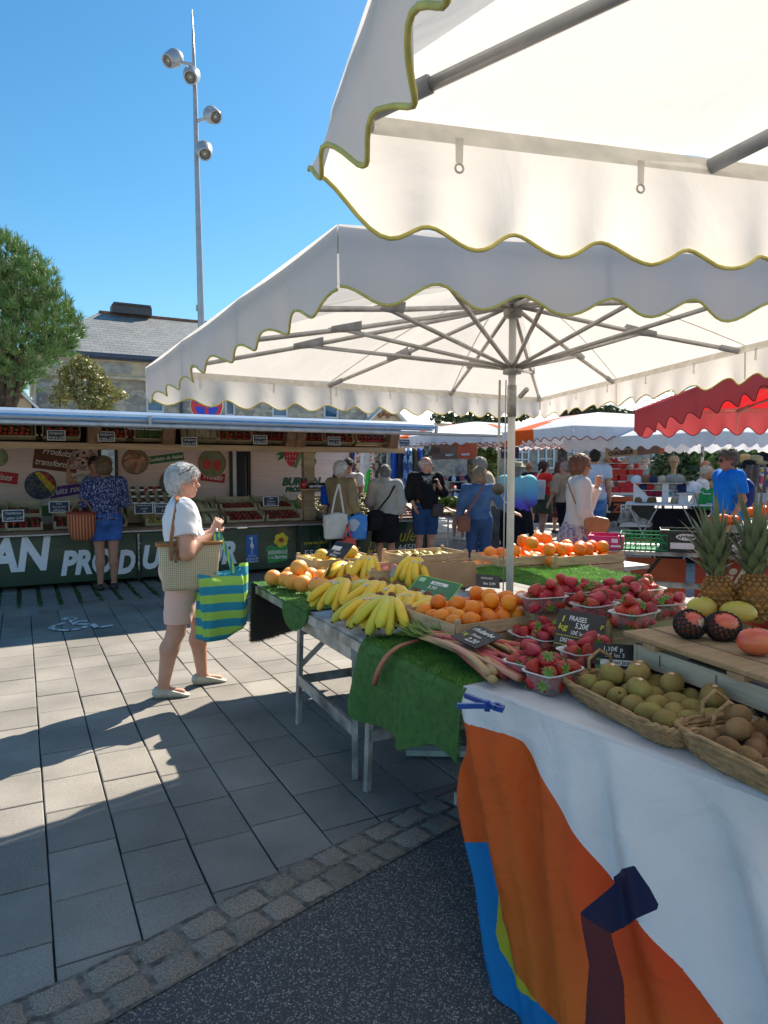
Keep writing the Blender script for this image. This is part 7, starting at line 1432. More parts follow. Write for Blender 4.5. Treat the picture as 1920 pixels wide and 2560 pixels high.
# 9 strawberries
def straw():
    g = MB(); N = 12; prof = [(0, -.024), (.006, -.021), (.012, -.012), (.0168, 0), (.0182, .008), (.0160, .0145), (.009, .018), (0, .0175)]
    g.lathe(prof, N); o = fruit('strawberry', g, mat('strawberry_skin', (.58, .012, .015), .22, .15, 40, .5, 330, spec=.7, rnd=.16, kind='voronoi', sss=.12, col2=(.42, .008, .012)))
    g = MB()
    for k in range(7): a = k*2*math.pi/7; d = V((math.cos(a), math.sin(a), 0)); w3 = V((-d.y, d.x, 0))*.0035; g.add([V((0, 0, .018)), d*.009+w3+V((0, 0, .021)), d*.018+V((0, 0, .0165+.004*(k % 2))), d*.009-w3+V((0, 0, .021))], [(0, 1, 2, 3)])
    g.tube([(0, 0, .018), (.002, .001, .026)], .0012, 4); obj('calyx', g, mat('calyx', (.14, .30, .05), .6, .2, 30), o); return o
ST = straw()
def tub_mat():
    m = bpy.data.materials.new('clear_plastic'); m.use_nodes = True; n = m.node_tree.nodes; l = m.node_tree.links; b = n['Principled BSDF']; b.inputs['Base Color'].default_value = (.85, .88, .92, 1); b.inputs['Roughness'].default_value = .15
    fr = n.new('ShaderNodeFresnel'); fr.inputs[0].default_value = 1.35; mr = n.new('ShaderNodeMapRange'); mr.inputs[3].default_value = .16; mr.inputs[4].default_value = .9; l.new(fr.outputs[0], mr.inputs[0]); l.new(mr.outputs[0], b.inputs['Alpha']); return m
m_tubc = tub_mat()
def punnet():
    t = thing('strawberry_punnet', 'x', 'punnet'); g = MB()
    def ring(w_, d, z): return [V((w_/2*math.copysign(abs(math.cos(a))**.35, math.cos(a)), d/2*math.copysign(abs(math.sin(a))**.35, math.sin(a)), z)) for a in [2*math.pi*(k+.5)/28 for k in range(28)]]
    rings = [ring(.135, .09, 0), ring(.150, .100, .03), ring(.172, .118, .066), ring(.186, .130, .068), ring(.186, .130, .063)]; n_ = 28
    g.add([q for r_ in rings for q in r_], [(i*n_+j, i*n_+(j+1) % n_, (i+1)*n_+(j+1) % n_, (i+1)*n_+j) for i in range(4) for j in range(n_)]+[list(range(n_))[::-1]]); obj('tub', g, m_tubc, t, smooth=True)
    g = MB(); g.tube(ring(.186, .130, .066)+[ring(.186, .130, .066)[0]], .0022, 5, cap=False); obj('rim', g, mat('plastic_rim', (.75, .78, .80), .2, alpha=.75), t, smooth=True); return t
PU = punnet()
PL = [(1356, 1528, .915, 5, 18, 'raised strawberry punnet at the left on the wooden crate'), (1440, 1513, .915, 12, 13, 'raised strawberry punnet right of the leftmost one, with one berry on top'), (1503, 1518, .90, 0, 13, 'strawberry punnet behind the chalk sign'), (1486, 1548, .89, 20, 13, 'strawberry punnet half covered by the top edge of the chalk sign'), (1606, 1506, .90, 10, 16, 'rear strawberry punnet beside the pineapples'), (1585, 1570, .89, 24, 20, 'large strawberry punnet right of the chalk sign'), (1655, 1545, .89, 5, 15, 'strawberry punnet touching the mangoes'), (1560, 1530, .89, 5, 15, 'strawberry punnet in the middle of the upper group'),
      (1290, 1592, .775, 0, 12, 'lower strawberry punnet behind the rhubarb sign'), (1382, 1632, .775, 12, 12, 'lower strawberry punnet under the chalk sign'), (1330, 1695, .775, 30, 11, 'front strawberry punnet beside the blue clamp'), (1382, 1722, .775, 25, 11, 'front strawberry punnet touching the kiwi basket'), (1462, 1668, .775, 15, 11, 'strawberry punnet behind the kiwi basket'), (1335, 1622, .775, 5, 11, 'lower strawberry punnet between the rhubarb and the chalk sign')]
for i, (px, py, z_, rz, n_, lb) in enumerate(PL):
    M_ = at(px, py, z_, ANG+R(rz-15)) @ Matrix.Scale(1.1, 4); put(PU, M_, lb)
    for p in pile(.158, .112, .004, 17, .0238, seed=20+i, h0=.16, it=110): put(ST, M_ @ Matrix.Translation(p) @ rrot() @ Matrix.Scale(1.34, 4), 'ripe strawberry in one of the clear punnets on the stall', 'strawberries in the clear punnets')
g = None
Mb_ = at(1368, 1578, .772, ANG+R(2)); place(crate_proto(.44, .34, .135, m_crate), Mb_, 'upturned wooden crate carrying the raised strawberry punnets')
g = MB(); g.box((0, 0, 0), (.46, .36, .008)); 
for k in (-1, 1): g.box((0, k*.12, .006), (.46, .04, .006))
o = single('crate_lid', 'thin wooden boards on top of the upturned strawberry crate', 'board', g, m_crate, (0, 0, 0)); o.matrix_basis = Mb_ @ Matrix.Translation(V((0, 0, .155-.012)))
Mc_ = at(1570, 1590, .772, ANG); place(crate_proto(.62, .40, .115, m_crate), Mc_, 'long wooden crate under the upper strawberry punnets by the mangoes')
# 10 kiwi baskets
def wicker(n_, c): 
    m = mat(n_, c, .8, .3, 25, .8, 60, col2=tuple(x*.55 for x in c), stretch=(1, 1, 2.2)); return m
m_wick = wicker('wicker', (.50, .31, .15))
def basket(name, label, M, w_, d, h, flare=.03):
    t = matrixthing(name, label, 'basket', M)
    def ring(k, z, o=0): return [V(((w_/2+flare*k+o)*math.copysign(abs(math.cos(a))**.28, math.cos(a)), (d/2+flare*k+o)*math.copysign(abs(math.sin(a))**.28, math.sin(a)), z)) for a in [2*math.pi*(j+.5)/64 for j in range(64)]]
    g = MB(); nr = 7
    for i in range(nr):          # woven courses: each a wavy band
        z = .004+h*(i+.5)/nr; k = i/(nr-1); pts = ring(k, z); pts = [p*(1+.0)+V((p.x, p.y, 0)).normalized()*(.0035*(1 if (j+i) % 2 else -1)) for j, p in enumerate(pts)]; g.tube(pts+[pts[0]], h/nr*.62, 6, cap=False)
    obj('woven_side', g, m_wick, t, smooth=True); g = MB(); r0_ = ring(0, .004); g.add(r0_, [list(range(64))]); obj('bottom', g, m_wick, t)
    g = MB(); pts = ring(1.1, h+.006); 
    for s_ in (0, 1): pp = [p+V((0, 0, .006*math.sin(j*1.3+s_*math.pi)))+V((p.x, p.y, 0)).normalized()*.004*math.cos(j*1.3+s_*math.pi) for j, p in enumerate(pts)]; g.tube(pp+[pp[0]], .0065, 6, cap=False)
    obj('rim', g, m_wick, t, smooth=True)
    for sx in (-1, 1): g = MB(); x = sx*(w_/2+flare); pts = [V((x, -.05, h)), V((x+sx*.008, -.045, h+.05)), V((x+sx*.01, 0, h+.078)), V((x+sx*.008, .045, h+.05)), V((x, .05, h))]; g.tube([pts[0], pts[0].lerp(pts[1], .5), pts[1], pts[2], pts[3], pts[3].lerp(pts[4], .5), pts[4]], .006, 7); obj('handle', g, m_wick, t, smooth=True)
    return t
kl = onz(1405, 1722, .80); kf = onz(1716, 1888, .80); kr = onz(1905, 1800, .80); kc = (kl+kr)/2; kdir = (kf-kl).normalized(); kang = math.atan2(kdir.y, kdir.x); kw = (kf-kl).length-.02; kd = (kr-kf).length-.05
KM = Matrix.Translation(V((kc.x, kc.y, TZ+.012))) @ Matrix.Rotation(kang, 4, 'Z'); basket('kiwi_basket', 'long shallow wicker basket of golden kiwis in front', KM, kw-.05, kd-.05, .06)
KI = MB(); KI.ball((0, 0, 0), (.032, .032, .041), 16, 12, wob=.03); KI = fruit('kiwi', KI, m_kiw); g = MB(); g.ball((0, 0, .040), (.0045, .0045, .004), 6, 4); obj('blossom_end', g, m_tip, KI)
KS = MB(); KS.ball((0, 0, 0), (.032, .032, .041), 16, 12, wob=.03); KS = fruit('kiwi', KS, m_kiw); g = MB(); g.ball((0, 0, .040), (.0045, .0045, .004), 6, 4); obj('blossom_end', g, m_tip, KS)
g = MB(); g.grid(lambda u, v: V((.0327*math.cos((u-.5)*.42)*math.cos((v-.5)*.42), .0327*math.sin((u-.5)*.42), .041*math.sin((v-.5)*.3))), 5, 5); obj('sticker', g, mat('kiwi_sticker', (.78, .76, .74), .4, .3, 90, col2=(.7, .25, .05)), KS, smooth=True)
kp = pile(kw-.08, kd-.08, .0, 30, .038, seed=31, h0=.3)
kz = sorted(range(len(kp)), key=lambda i: -kp[i].z)[:6]
for i, p in enumerate(kp):
    if i in kz: put(KS, KM @ Matrix.Translation(p+V((0, 0, .012))) @ Matrix.Rotation(-kang+random.uniform(-2.2, -1.2), 4, 'Z') @ Matrix.Rotation(R(-78), 4, 'Y') @ Matrix.Rotation(random.gauss(0, .3), 4, 'X') @ Matrix.Scale(1.12, 4), 'golden kiwi with a small round sticker in the long basket', 'golden kiwis with stickers')
    else: put(KI, KM @ Matrix.Translation(p+V((0, 0, .012))) @ Matrix.Rotation(random.random()*6, 4, 'Z') @ Matrix.Rotation(R(90)+random.gauss(0, .3), 4, 'X') @ Matrix.Scale(1.12, 4), 'golden kiwi without a sticker in the long basket', 'plain golden kiwis')
KM2 = at(1955, 1935, TZ+.012, kang); basket('kiwi_basket', 'second wicker basket of brown kiwis cut off by the right picture edge', KM2, .38, .28, .07)
KB = MB(); KB.ball((0, 0, 0), (.031, .031, .038), 16, 12, wob=.05); KB = fruit('kiwi', KB, m_kiwb)
for p in pile(.36, .26, .0, 24, .034, seed=33): put(KB, KM2 @ Matrix.Translation(p+V((0, 0, .012))) @ rrot(), 'brown furry kiwi in the basket at the right picture edge', 'brown kiwis')
# 11 pallet box, mangoes, pineapples
pa = onz(1592, 1588, .965); pb_ = onz(1935, 1700, .965); pd = (pb_-pa).normalized(); pang = math.atan2(pd.y, pd.x); m_board = mat('weathered_board', (.40, .27, .15), .75, .25, 5, .4, 40, stretch=(6, 1, 1), col2=(.30, .19, .10)); m_board2 = mat('pale_board', (.52, .47, .38), .75, .2, 5, .3, 40, stretch=(.6, 5, 5), col2=(.40, .35, .27))
PM = Matrix.Translation(V((pa.x, pa.y, 0))) @ Matrix.Rotation(pang, 4, 'Z')
t = matrixthing('wooden_tray', 'weathered wooden slatted tray top carrying mangoes and pineapples', 'pallet', PM)
for k in range(4): g = MB(); g.box((.42, .055+k*.13, .957), (.98, .115, .018), bev=.003); obj('slat', g, m_board, t)
for x in (.06, .42, .80): g = MB(); g.box((x, .25, .938), (.06, .50, .018)); obj('batten', g, m_board, t)
t = matrixthing('wooden_box', 'pale wooden box with wire staples under the slatted tray', 'crate', PM)
for (z0, z1, y0) in ((.855, .925, .03), (.775, .835, .015)):
    g = MB(); g.box((.45, y0, (z0+z1)/2), (.98, .014, z1-z0)); fr_ = obj('front_board', g, m_board2, t)
    for x in (.09, .33, .58, .82): g = MB(); g.tube([(x, y0-.009, z1-.012), (x+.004, y0-.012, (z0+z1)/2), (x+.001, y0-.009, z0+.02)], .0016, 5); obj('staple', g, mat('rusty_wire', (.07, .05, .04), .6), fr_)
g = MB(); g.box((-.03, .27, .85), (.014, .5, .15)); obj('end_board', g, m_board2, t); g = MB(); g.box((.45, .27, .842), (.96, .46, .012)); obj('inner_floor', g, m_black, t)
m_mango = mat('mango_red', (.60, .045, .06), .3, .2, 7, .08, 100, coat=.2, col2=(.62, .17, .06)); m_mangog = mat('mango_yellow', (.42, .42, .06), .35, .2, 7, .08, 100, col2=(.55, .38, .08))
def mango(label, px, py, z, r, m_, rot): g = MB(); g.ball((0, 0, 0), r, 20, 14, wob=.06, seed=px); o = single('mango', label, 'fruit', g, m_, smooth=True); o.matrix_basis = at(px, py, z, R(rot)); g = MB(); g.tube([(-.01, 0, r[2]*.96), (-.012, 0, r[2]*1.1)], .004, 6); obj('stem_scar', g, m_tip, o); return o
zt_ = .967
mg = [mango('red mango in a black net with a bird coloured sticker', 1726, 1560, zt_+.045, (.054, .044, .044), m_mango, 30), mango('red mango in a black foam net, right of the stickered one', 1808, 1566, zt_+.046, (.056, .046, .046), m_mango, 10), mango('large red and orange mango at the right picture edge', 1890, 1604, zt_+.042, (.056, .046, .044), m_mango, -20), mango('yellow green mango behind the netted mangoes', 1755, 1519, zt_+.06, (.060, .042, .04), m_mangog, 10), mango('yellow mango at the foot of the right pineapple', 1845, 1530, zt_+.055, (.064, .042, .04), m_mangog, -10)]
m_net = mat('black_net', (.010, .010, .012), .6)
for k, (px, py, lb) in enumerate(((1726, 1560, 'black foam net around the left red mango'), (1808, 1566, 'black foam net around the middle red mango'))):
    g = MB(); rx, ry, rz_ = .060, .050, .050
    for s_ in (-1, 1):
        for j in range(16):
            pts = []
            for i in range(13):
                a = R(-85)+R(125)*i/12; b = 2*math.pi*j/16+s_*i*.13; pts.append(V((rx*math.cos(a)*math.cos(b), ry*math.cos(a)*math.sin(b), rz_*math.sin(a))))
            g.tube(pts, .0036, 4)
    o = single('fruit_net', lb, 'net', g, m_net, smooth=True); o.matrix_basis = at(px, py, zt_+.047, R(30 if k == 0 else 10)) @ Matrix.Rotation(R(38), 4, 'X')
g = MB(); g.grid(lambda u, v: V((.0565*math.sin((u-.5)*.6), -.0465*math.cos((u-.5)*.6)*math.cos((v-.5)*.6+.25), .046*math.sin((v-.5)*.6+.25))), 5, 5); o = obj('sticker', g, mat('blue_sticker', (.45, .60, .75), .4, .4, 60, col2=(.75, .35, .05)), mg[0], smooth=True)
def pineapple(label, px, py, z, rr, hh, seed, lean=0):
    rg_ = random.Random(seed); p0 = onz(px, py, z); t = thing('pineapple', label, 'pineapple', (p0.x, p0.y, zt_)); C = z-zt_; g = MB(); n_ = 13; rows = 11
    g.ball((0, 0, C), (rr*.94, rr*.94, hh*.97), 22, 16)
    for i in range(rows):
        a = -1.25+2.5*i/(rows-1); rad = rr*math.cos(a)**.75; zz = C+hh*math.sin(a)
        for j in range(n_):
            b = 2*math.pi*(j+.5*(i % 2))/n_; nrm_ = V((math.cos(b)*math.cos(a), math.sin(b)*math.cos(a), math.sin(a)*.8)).normalized(); c = V((rad*math.cos(b), rad*math.sin(b), zz)); u_ = Z.cross(nrm_).normalized(); v_ = nrm_.cross(u_); sz = math.pi*rad/n_*.98; sv_ = hh*.14
            g.add([c-u_*sz, c-v_*sv_, c+u_*sz, c+v_*sv_, c+nrm_*rr*.13+v_*.002], [(0, 1, 4), (1, 2, 4), (2, 3, 4), (3, 0, 4)])
    obj('body', g, mat('pineapple_skin', (.40, .17, .035), .55, .3, 40, .3, 150, col2=(.20, .10, .03)), t, smooth=False)
    g = MB(); top_ = V((lean*.02, 0, C+hh*.95))
    for i in range(40):
        lv = i/40; a = i*2.39996; out = (1-lv)**.8; ln = (.13+.15*lv)*rg_.uniform(.85, 1.1); d = V((math.cos(a), math.sin(a), 0)); s0_ = top_+d*.012+Z*(lv*.10); w0 = .023*(1-.35*lv); side_ = V((-d.y, d.x, 0)); prev = None; pts = []
        for k in range(6):
            u = k/5; q = s0_+d*(ln*(.14+.55*out)*(u**1.25))+Z*(ln*(.98-.30*out)*u)-Z*(ln*.20*out*u*u*u)+V((lean*ln*u*.3, 0, 0)); wd = w0*(1-u**1.6)*(1.0 if k else .8); pts.append((q, wd))
        vs_ = []
        for (q, wd) in pts: vs_ += [q-side_*wd+d*wd*.35, q-d*0, q+side_*wd+d*wd*.35]
        g.add(vs_, [f for k in range(5) for f in ((3*k, 3*k+1, 3*k+4, 3*k+3), (3*k+1, 3*k+2, 3*k+5, 3*k+4))])
    obj('leaf_crown', g, mat('pineapple_leaf', (.22, .25, .14), .5, .25, 14, col2=(.12, .16, .09)), t, smooth=True); return t
pineapple('left pineapple standing on the wooden tray', 1794, 1492, zt_+.085, .062, .085, 1, -.5)
pineapple('right pineapple with a wider crown standing on the wooden tray', 1886, 1494, zt_+.09, .068, .092, 2, -.25)
# 12 price signs
m_chalk = mat('chalkboard', (.025, .028, .033), .6, .2, 6); m_chalkt = mat('chalk_text', (.72, .74, .74), .7); m_ychalk = mat('yellow_chalk', (.60, .60, .05), .7); m_gsign = mat('green_sign', (.02, .17, .08), .5, .1, 5); m_lime = mat('lime_frame', (.22, .55, .08), .5)
def sign(label, BLp, BRp, TLp, face, lines, border=None, ink=None, name='price_sign', pole_=None):
    a, b, c = onz(*BLp), onz(*BRp), onz(*TLp); x = (b-a); w_ = x.length; x.normalize(); y = c-a; y = y-x*y.dot(x); h = y.length; y.normalize(); n_ = x.cross(y); M = Matrix.Translation(a) @ Matrix((x, y, n_)).transposed().to_4x4()
    t = matrixthing(name, label, 'price sign', M); g = MB(); g.box((w_/2, h/2, -.002), (w_, h, .004), bev=.0015); obj('board', g, border or face, t)
    if border is not None: g = MB(); g.box((w_/2, h/2, .0008), (w_*.94, h*.9, .003)); obj('face', g, face, t)
    for (s_, fx, fy, fh, kk, inkm) in lines:
        tt = text_mb(s_, h*fh/.72, h*fh*.012, .15, .0003); xs_ = [q.x for q in tt.v]; k = min(1.0, kk*w_/(max(xs_)-min(xs_)+1e-6)) if kk else 1
        tt.v = [V((w_*fx+q.x*k, h*fy+q.y, .0030+q.z)) for q in tt.v]; obj('lettering', tt, inkm or m_chalkt, t)
    if pole_: g = MB(); g.tube([(w_*pole_, h*.3, -.006), (w_*pole_+.0, -.5*h, -.012)], .003, 6); obj('stem', g, m_galv, t)
    return t, w_, h
t, w_, h = sign('green bananas price sign with a lime frame reading 3,50', (1015, 1478, .86), (1122, 1505, .835), (1038, 1433, .945), m_gsign, [('Bananes', .42, .66, .10, .3, m_dg), ('3,50', .36, .40, .17, .34, None), ('REPUBLIC', .10, .10, .14, .40, None), ('DOMINIC.', .66, .06, .10, .26, None)], m_lime)
g = MB(); g.box((w_*.56, h*.715, .0025), (w_*.38, h*.16, .001)); obj('paper_strip', g, m_white, t); g = MB(); g.box((w_*.14, h*.76, .0026), (w_*.14, h*.22, .001)); obj('logo_patch', g, mat('pale_green', (.35, .6, .35), .6), t)
t, w_, h = sign('large black chalk sign for strawberries reading FRAISES 5,20', (1381, 1617, .84), (1506, 1642, .815), (1424, 1524, .965), m_chalk, [('FRAISES', .24, .72, .13, .36, None), ('5,20€', .38, .55, .14, .28, None), ('10€ les 2', .30, .37, .11, .34, None), ('250g', .72, .46, .08, .18, None), ('DREAN', .12, .16, .11, .26, None), ('PATRICK 29', .50, .12, .09, .36, None), ('1', .06, .66, .16, None, m_ychalk), ('kg', .04, .47, .15, None, m_ychalk), ('F', .88, .62, .12, None, m_ychalk)], pole_=.7)
for yy in (.32, .10): g = MB(); g.box((w_/2, h*yy, .0032), (w_*.96, h*.012, .0004)); obj('ruled_line', g, m_ychalk, t)
t, w_, h = sign('dark green sign with a white strip reading Kiwi Jaune above the kiwi basket', (1488, 1684, .815), (1629, 1693, .80), (1492, 1606, .915), m_chalk, [('1,10€ p', .16, .74, .15, .35, None), ('3€ les 3', .2, .55, .14, .34, None), ('Kiwi Jaune', .27, .335, .13, .5, m_black), ('Italie', .60, .08, .11, .25, None), ('Prix', .04, .42, .09, .1, m_lime)])
g = MB(); g.box((w_*.51, h*.385, .0022), (w_*.82, h*.18, .001)); obj('paper_strip', g, m_white, t); g = MB(); g.box((w_*.2, h*.16, .0006), (w_*.38, h*.26, .0022)); obj('green_field', g, m_gsign, t)
sign('black chalk sign reading rhubarbe lying on the stalks', (1126, 1590, .87), (1189, 1621, .855), (1172, 1551, .905), m_chalk, [('rhubarbe', .12, .66, .2, .75, None), ('France', .34, .42, .12, .34, None), ('1 kg', .06, .3, .15, .2, m_ychalk), ('2,20', .42, .12, .2, .4, None)])
sign('dark price card standing among the yellow grapefruits', (813, 1389, .93), (857, 1397, .925), (827, 1350, 1.03), m_chalk, [('Philibon', .08, .40, .15, .8, None), ('France', .3, .22, .14, .6, None), ('2€ la p.', .2, .05, .13, .6, None), ('Pamplemousse', .16, .74, .09, .6, m_black)])
o = [q for q in bpy.data.objects if q.get('label') == 'dark price card standing among the yellow grapefruits'][0]; g = MB(); g.box((.06, .083, .0018), (.09, .032, .001)); obj('paper_strip', g, m_white, o)
sign('grey price card lying on the oranges of the middle crate', (1190, 1466, .91), (1250, 1471, .90), (1208, 1436, .965), m_chalk, [('ORANGES', .2, .62, .14, .5, None), ('bio 2,90', .3, .18, .2, .5, None)])
m_bcard = mat('brown_board', (.05, .025, .015), .5)
sign('dark brown board seen edge on, standing in the heap of large oranges', (1308, 1374, .93), (1334, 1366, .93), (1338, 1330, 1.03), m_bcard, [])
g = MB(); g.tube([onz(1322, 1366, .94)-V(onz(1322, 1366, .94)), onz(1344, 1318, 1.08)-onz(1322, 1366, .94)], .006, 6); single('wooden_stick', 'pale wooden stick behind the brown board in the oranges', 'stick', g, m_crate, onz(1322, 1366, .94))
sign('tilted grey blade like price card above the nectarines, seen nearly edge on', (974, 1440, .90), (984, 1444, .89), (945, 1396, 1.0), mat('grey_card', (.22, .24, .27), .4), [])
sign('thin price card seen edge on between the grapefruits', (812, 1443, .86), (818, 1443, .85), (834, 1408, .94), mat('brown_card', (.12, .09, .08), .5), [])
# 13 blue clamp
t = matrixthing('spring_clamp', 'blue plastic spring clamp gripping the white cloth at the table corner', 'clamp', at(1218, 1768, .785, R(-20))); m_clamp = mat('blue_plastic', (.01, .07, .34), .3, .1)
for sgn in (-1, 1):
    g = MB(); pts = [V((-.085, sgn*.055, .012)), V((-.04, sgn*.030, .010)), V((0, sgn*.010, .008)), V((.03, -sgn*.016, .006)), V((.052, -sgn*.008, .0))]
    for i in range(4): g.bar(pts[i], pts[i+1], .013, .016, up=(0, 0, 1))
    obj('jaw', g, m_clamp, t)
g = MB(); g.lathe([(0, -.012), (.010, -.012), (.010, .022), (0, .022)], 12); obj('pivot', g, m_clamp, t)
# plank under the turf
g = MB(); pl0, pl1 = onz(1015, 1876, .03), onz(1110, 1878, .03); g.bar((0, 0, 0), pl1-pl0+(pl1-pl0)*1.2, .07, .03); single('plank', 'pale board end lying on the paving under the turf cloth', 'plank', g, mat('pale_plank', (.45, .52, .48), .6), pl0)
# 14 printed cloth over the third table
m_c = [cloth_mat('white_tarp', (.70, .70, .72), .1, .6, 5, .6), cloth_mat('orange_tarp', (.60, .12, .02), .1, .6, 6, .6), cloth_mat('navy_tarp', (.012, .014, .05), .0, .3, 5, .5), cloth_mat('maroon_tarp', (.10, .022, .025), .0, .3, 5, .6), cloth_mat('blue_tarp', (.01, .20, .50), .1, .3, 5, .6), cloth_mat('yellow_tarp', (.50, .45, .03), .1, .3, 5, .6)]
HEM = [(.36, 2.16, .015), (.30, 1.80, .012), (.42, 1.35, .012), (.72, .85, .012), (.95, .45, .012)]
def cloth(a, q):
    E = fc.lerp(fe, a)+V((0, 0, .012)); Hh = bez(HEM, a); k = q
    out = V((-.83, -.53, .15)).normalized()
    p = E.lerp(Hh, k)
    p.z = E.z+(Hh.z-E.z)*(k**.92)
    p += out*(.045*math.sin(math.pi*min(1, k*1.0))*(1-.3*a))
    ph = a*34-k*9.0
    f = (.030*math.sin(ph)+.030*math.sin(ph*.53+1.3+3*k)+.011*math.sin(ph*1.9+2))*min(1, k*5)*(1.15-.5*k)
    pin = math.exp(-((a-.12-.38*k)/.05)**2)*.03*math.exp(-k*1.2)*min(1, k*12)-math.exp(-((a-.05-.25*k)/.035)**2)*.018*min(1, k*10)*math.exp(-k*1.5)
    w3 = noise.noise(V((a*9, k*5, 3)))*.010*min(1, k*4)+noise.noise(V((a*26-k*8, k*9, 7)))*.004
    return p+out*(f+pin+w3)
def inpoly(x, y, P):
    c = False; j = len(P)-1
    for i in range(len(P)):
        if (P[i][1] > y) != (P[j][1] > y) and x < (P[j][0]-P[i][0])*(y-P[i][1])/(P[j][1]-P[i][1])+P[i][0]: c = not c
        j = i
    return c
CP_ = [([(0.4675, 0.258), (0.4904, 0.294), (0.5042, 0.324), (0.5042, 0.336), (0.4813, 0.378), (0.4354, 0.468), (0.3942, 0.45), (0.4217, 0.354), (0.4171, 0.342), (0.44, 0.294)], 2), ([(0.3942, 0.45), (0.4354, 0.468), (0.4629, 0.558), (0.4767, 0.636), (0.4904, 0.744), (0.44, 0.81), (0.4354, 0.684), (0.4217, 0.552)], 3), ([(0.132, 0.66), (0.145, 0.76), (0.175, 0.805), (0.21, 0.84), (0.26, 0.835), (0.305, 0.818), (0.25, 0.868), (0.19, 0.89), (0.152, 0.855), (0.137, 0.81), (0.131, 0.74)], 5), ([(-0.1, 0.62), (0, 0.6), (0.08, 0.545), (0.125, 0.497), (0.133, 0.6), (0.133, 0.7), (0.145, 0.8), (0.175, 0.83), (0.25, 0.84), (0.3, 0.82), (0.345, 0.83), (0.36, 0.95), (0.38, 1.3), (-0.1, 1.3)], 4), ([(-0.1, 0.135), (0.06, 0.12), (0.133, 0.102), (0.174, 0.108), (0.234, 0.168), (0.321, 0.24), (0.417, 0.348), (0.481, 0.384), (0.541, 0.432), (0.596, 0.486), (0.655, 0.56), (0.74, 0.7), (0.78, 1.3), (-0.1, 1.3)], 1)]
for q in m_c[1].node_tree.nodes:      # print fades from orange to red
    if q.type == 'MIX' and q.data_type == 'RGBA': q.inputs[6].default_value = (.72, .17, .02, 1); q.inputs[7].default_value = (.60, .045, .012, 1)
    if q.type == 'TEX_NOISE' and q.inputs['Distortion'].default_value == 0: q.inputs['Scale'].default_value = 1.3; q.inputs['Detail'].default_value = 0
def ckf(u, v):
    for P, k in CP_:
        if inpoly(u, v, P): return k
    return 0
NCU, NCV = 420, 300
SEGS = [(P[i], P[(i+1) % len(P)]) for P, k in CP_ for i in range(len(P))]
def snap(u, v):
    cu, cv = NCU*u, NCV*v; b = .72
    for (p, q) in SEGS:
        x0, y0, x1, y1 = p[0]*NCU, p[1]*NCV, q[0]*NCU, q[1]*NCV
        if cu < min(x0, x1)-1 or cu > max(x0, x1)+1 or cv < min(y0, y1)-1 or cv > max(y0, y1)+1: continue
        dx, dy = x1-x0, y1-y0; t = max(0, min(1, ((cu-x0)*dx+(cv-y0)*dy)/(dx*dx+dy*dy+1e-9))); e = math.hypot(cu-x0-t*dx, cv-y0-t*dy)
        if e < b: b = e; bu, bv = (x0+t*dx)/NCU, (y0+t*dy)/NCV
    return (min(1, max(0, bu)), min(1, max(0, bv))) if b < .72 and 0 < u < 1 and 0 < v < 1 else (u, v)
g = MB(); g.grid(lambda u, v: cloth(*snap(u, v)), NCU, NCV, kf=ckf); gtop = MB()
def ctop(a, q):
    E = fc.lerp(fe, a)+V((0, 0, .012)); return E+U*(.42*q)+min(1, q*6)*V((0, 0, .003+.008*noise.noise(V((a*14, q*6, 1)))+.010*math.exp(-((a-.12)/.03)**2)*(1-q)))
g.grid(ctop, 120, 10, k=0)
o = obj('printed_cloth', g, m_c, None, smooth=True); o.modifiers.new('s', 'SOLIDIFY').thickness = .002; tag(o, 'white cloth with a large printed orange panel draped over the nearest table', 'cloth')
MW[o.name] = Matrix.Identity(4)
g = MB(); g.grid(lambda u, v: fc.lerp(fe, u)+U*(.30+.85*v)+Z*(.018+.003*math.sin(u*40)), 30, 10); bl = MB()
for i in range(14000): p = fc.lerp(fe, random.random())+U*(.30+.5*random.random())+Z*.02; d = V((random.gauss(0, .5), random.gauss(0, .5), 1)).normalized()*.018; s_ = V((random.gauss(0, 1), random.gauss(0, 1), 0)).normalized()*.0013; bl.add([p-s_, p+s_, p+d], [(0, 1, 2)])
o = obj('turf_cloth', g, m_turf, smooth=True); tag(o, 'green turf strip under the kiwi baskets on the nearest table', 'artificial turf'); MW[o.name] = Matrix.Identity(4); bb2 = obj('grass_blades', bl, m_blade, o); bb2['kind'] = 'stuff'
# =====================================================================  OTHER STALLS
def px2(px, Y): p = ony(px, 1172, Y); return V((p.x, p.y, 0))
def zat(py, Y): return ony(960, py, Y).z
# table with fruit boxes on the right
Ya = 6.4; ta = px2(1478, Ya); tb = px2(1960, Ya-.55); td = (tb-ta).normalized(); tz = zat(1372, Ya); tang = math.atan2(td.y, td.x)
t = thing('trestle_table', 'grey metal trestle table with fruit boxes beyond the turf bench', 'trestle table', ta, tang); Lt = (tb-ta).length
g = MB(); g.box((Lt/2, .35, tz-.02), (Lt, .75, .035)); obj('tabletop', g, m_steel, t)
g = MB(); g.box((Lt/2, .01, tz-.30), (Lt, .03, .05)); obj('long_rail', g, m_galv, t)
for x in (.30, 1.02, 1.7): g = MB(); g.box((x, .02, tz/2-.02), (.045, .035, tz-.03)); obj('leg', g, m_galv, t)
g = MB(); g.bar((.35, .1, .35), (.62, .1, tz-.06), .015, .03); obj('brace', g, m_black, t)
TT = MW[t.name]
def label_text(par, s_, M, size, m_, **k): return put_text(s_, M, size, m_, par, **k)
VF = Matrix(((1, 0, 0, 0), (0, 0, -1, 0), (0, 1, 0, 0), (0, 0, 0, 1)))
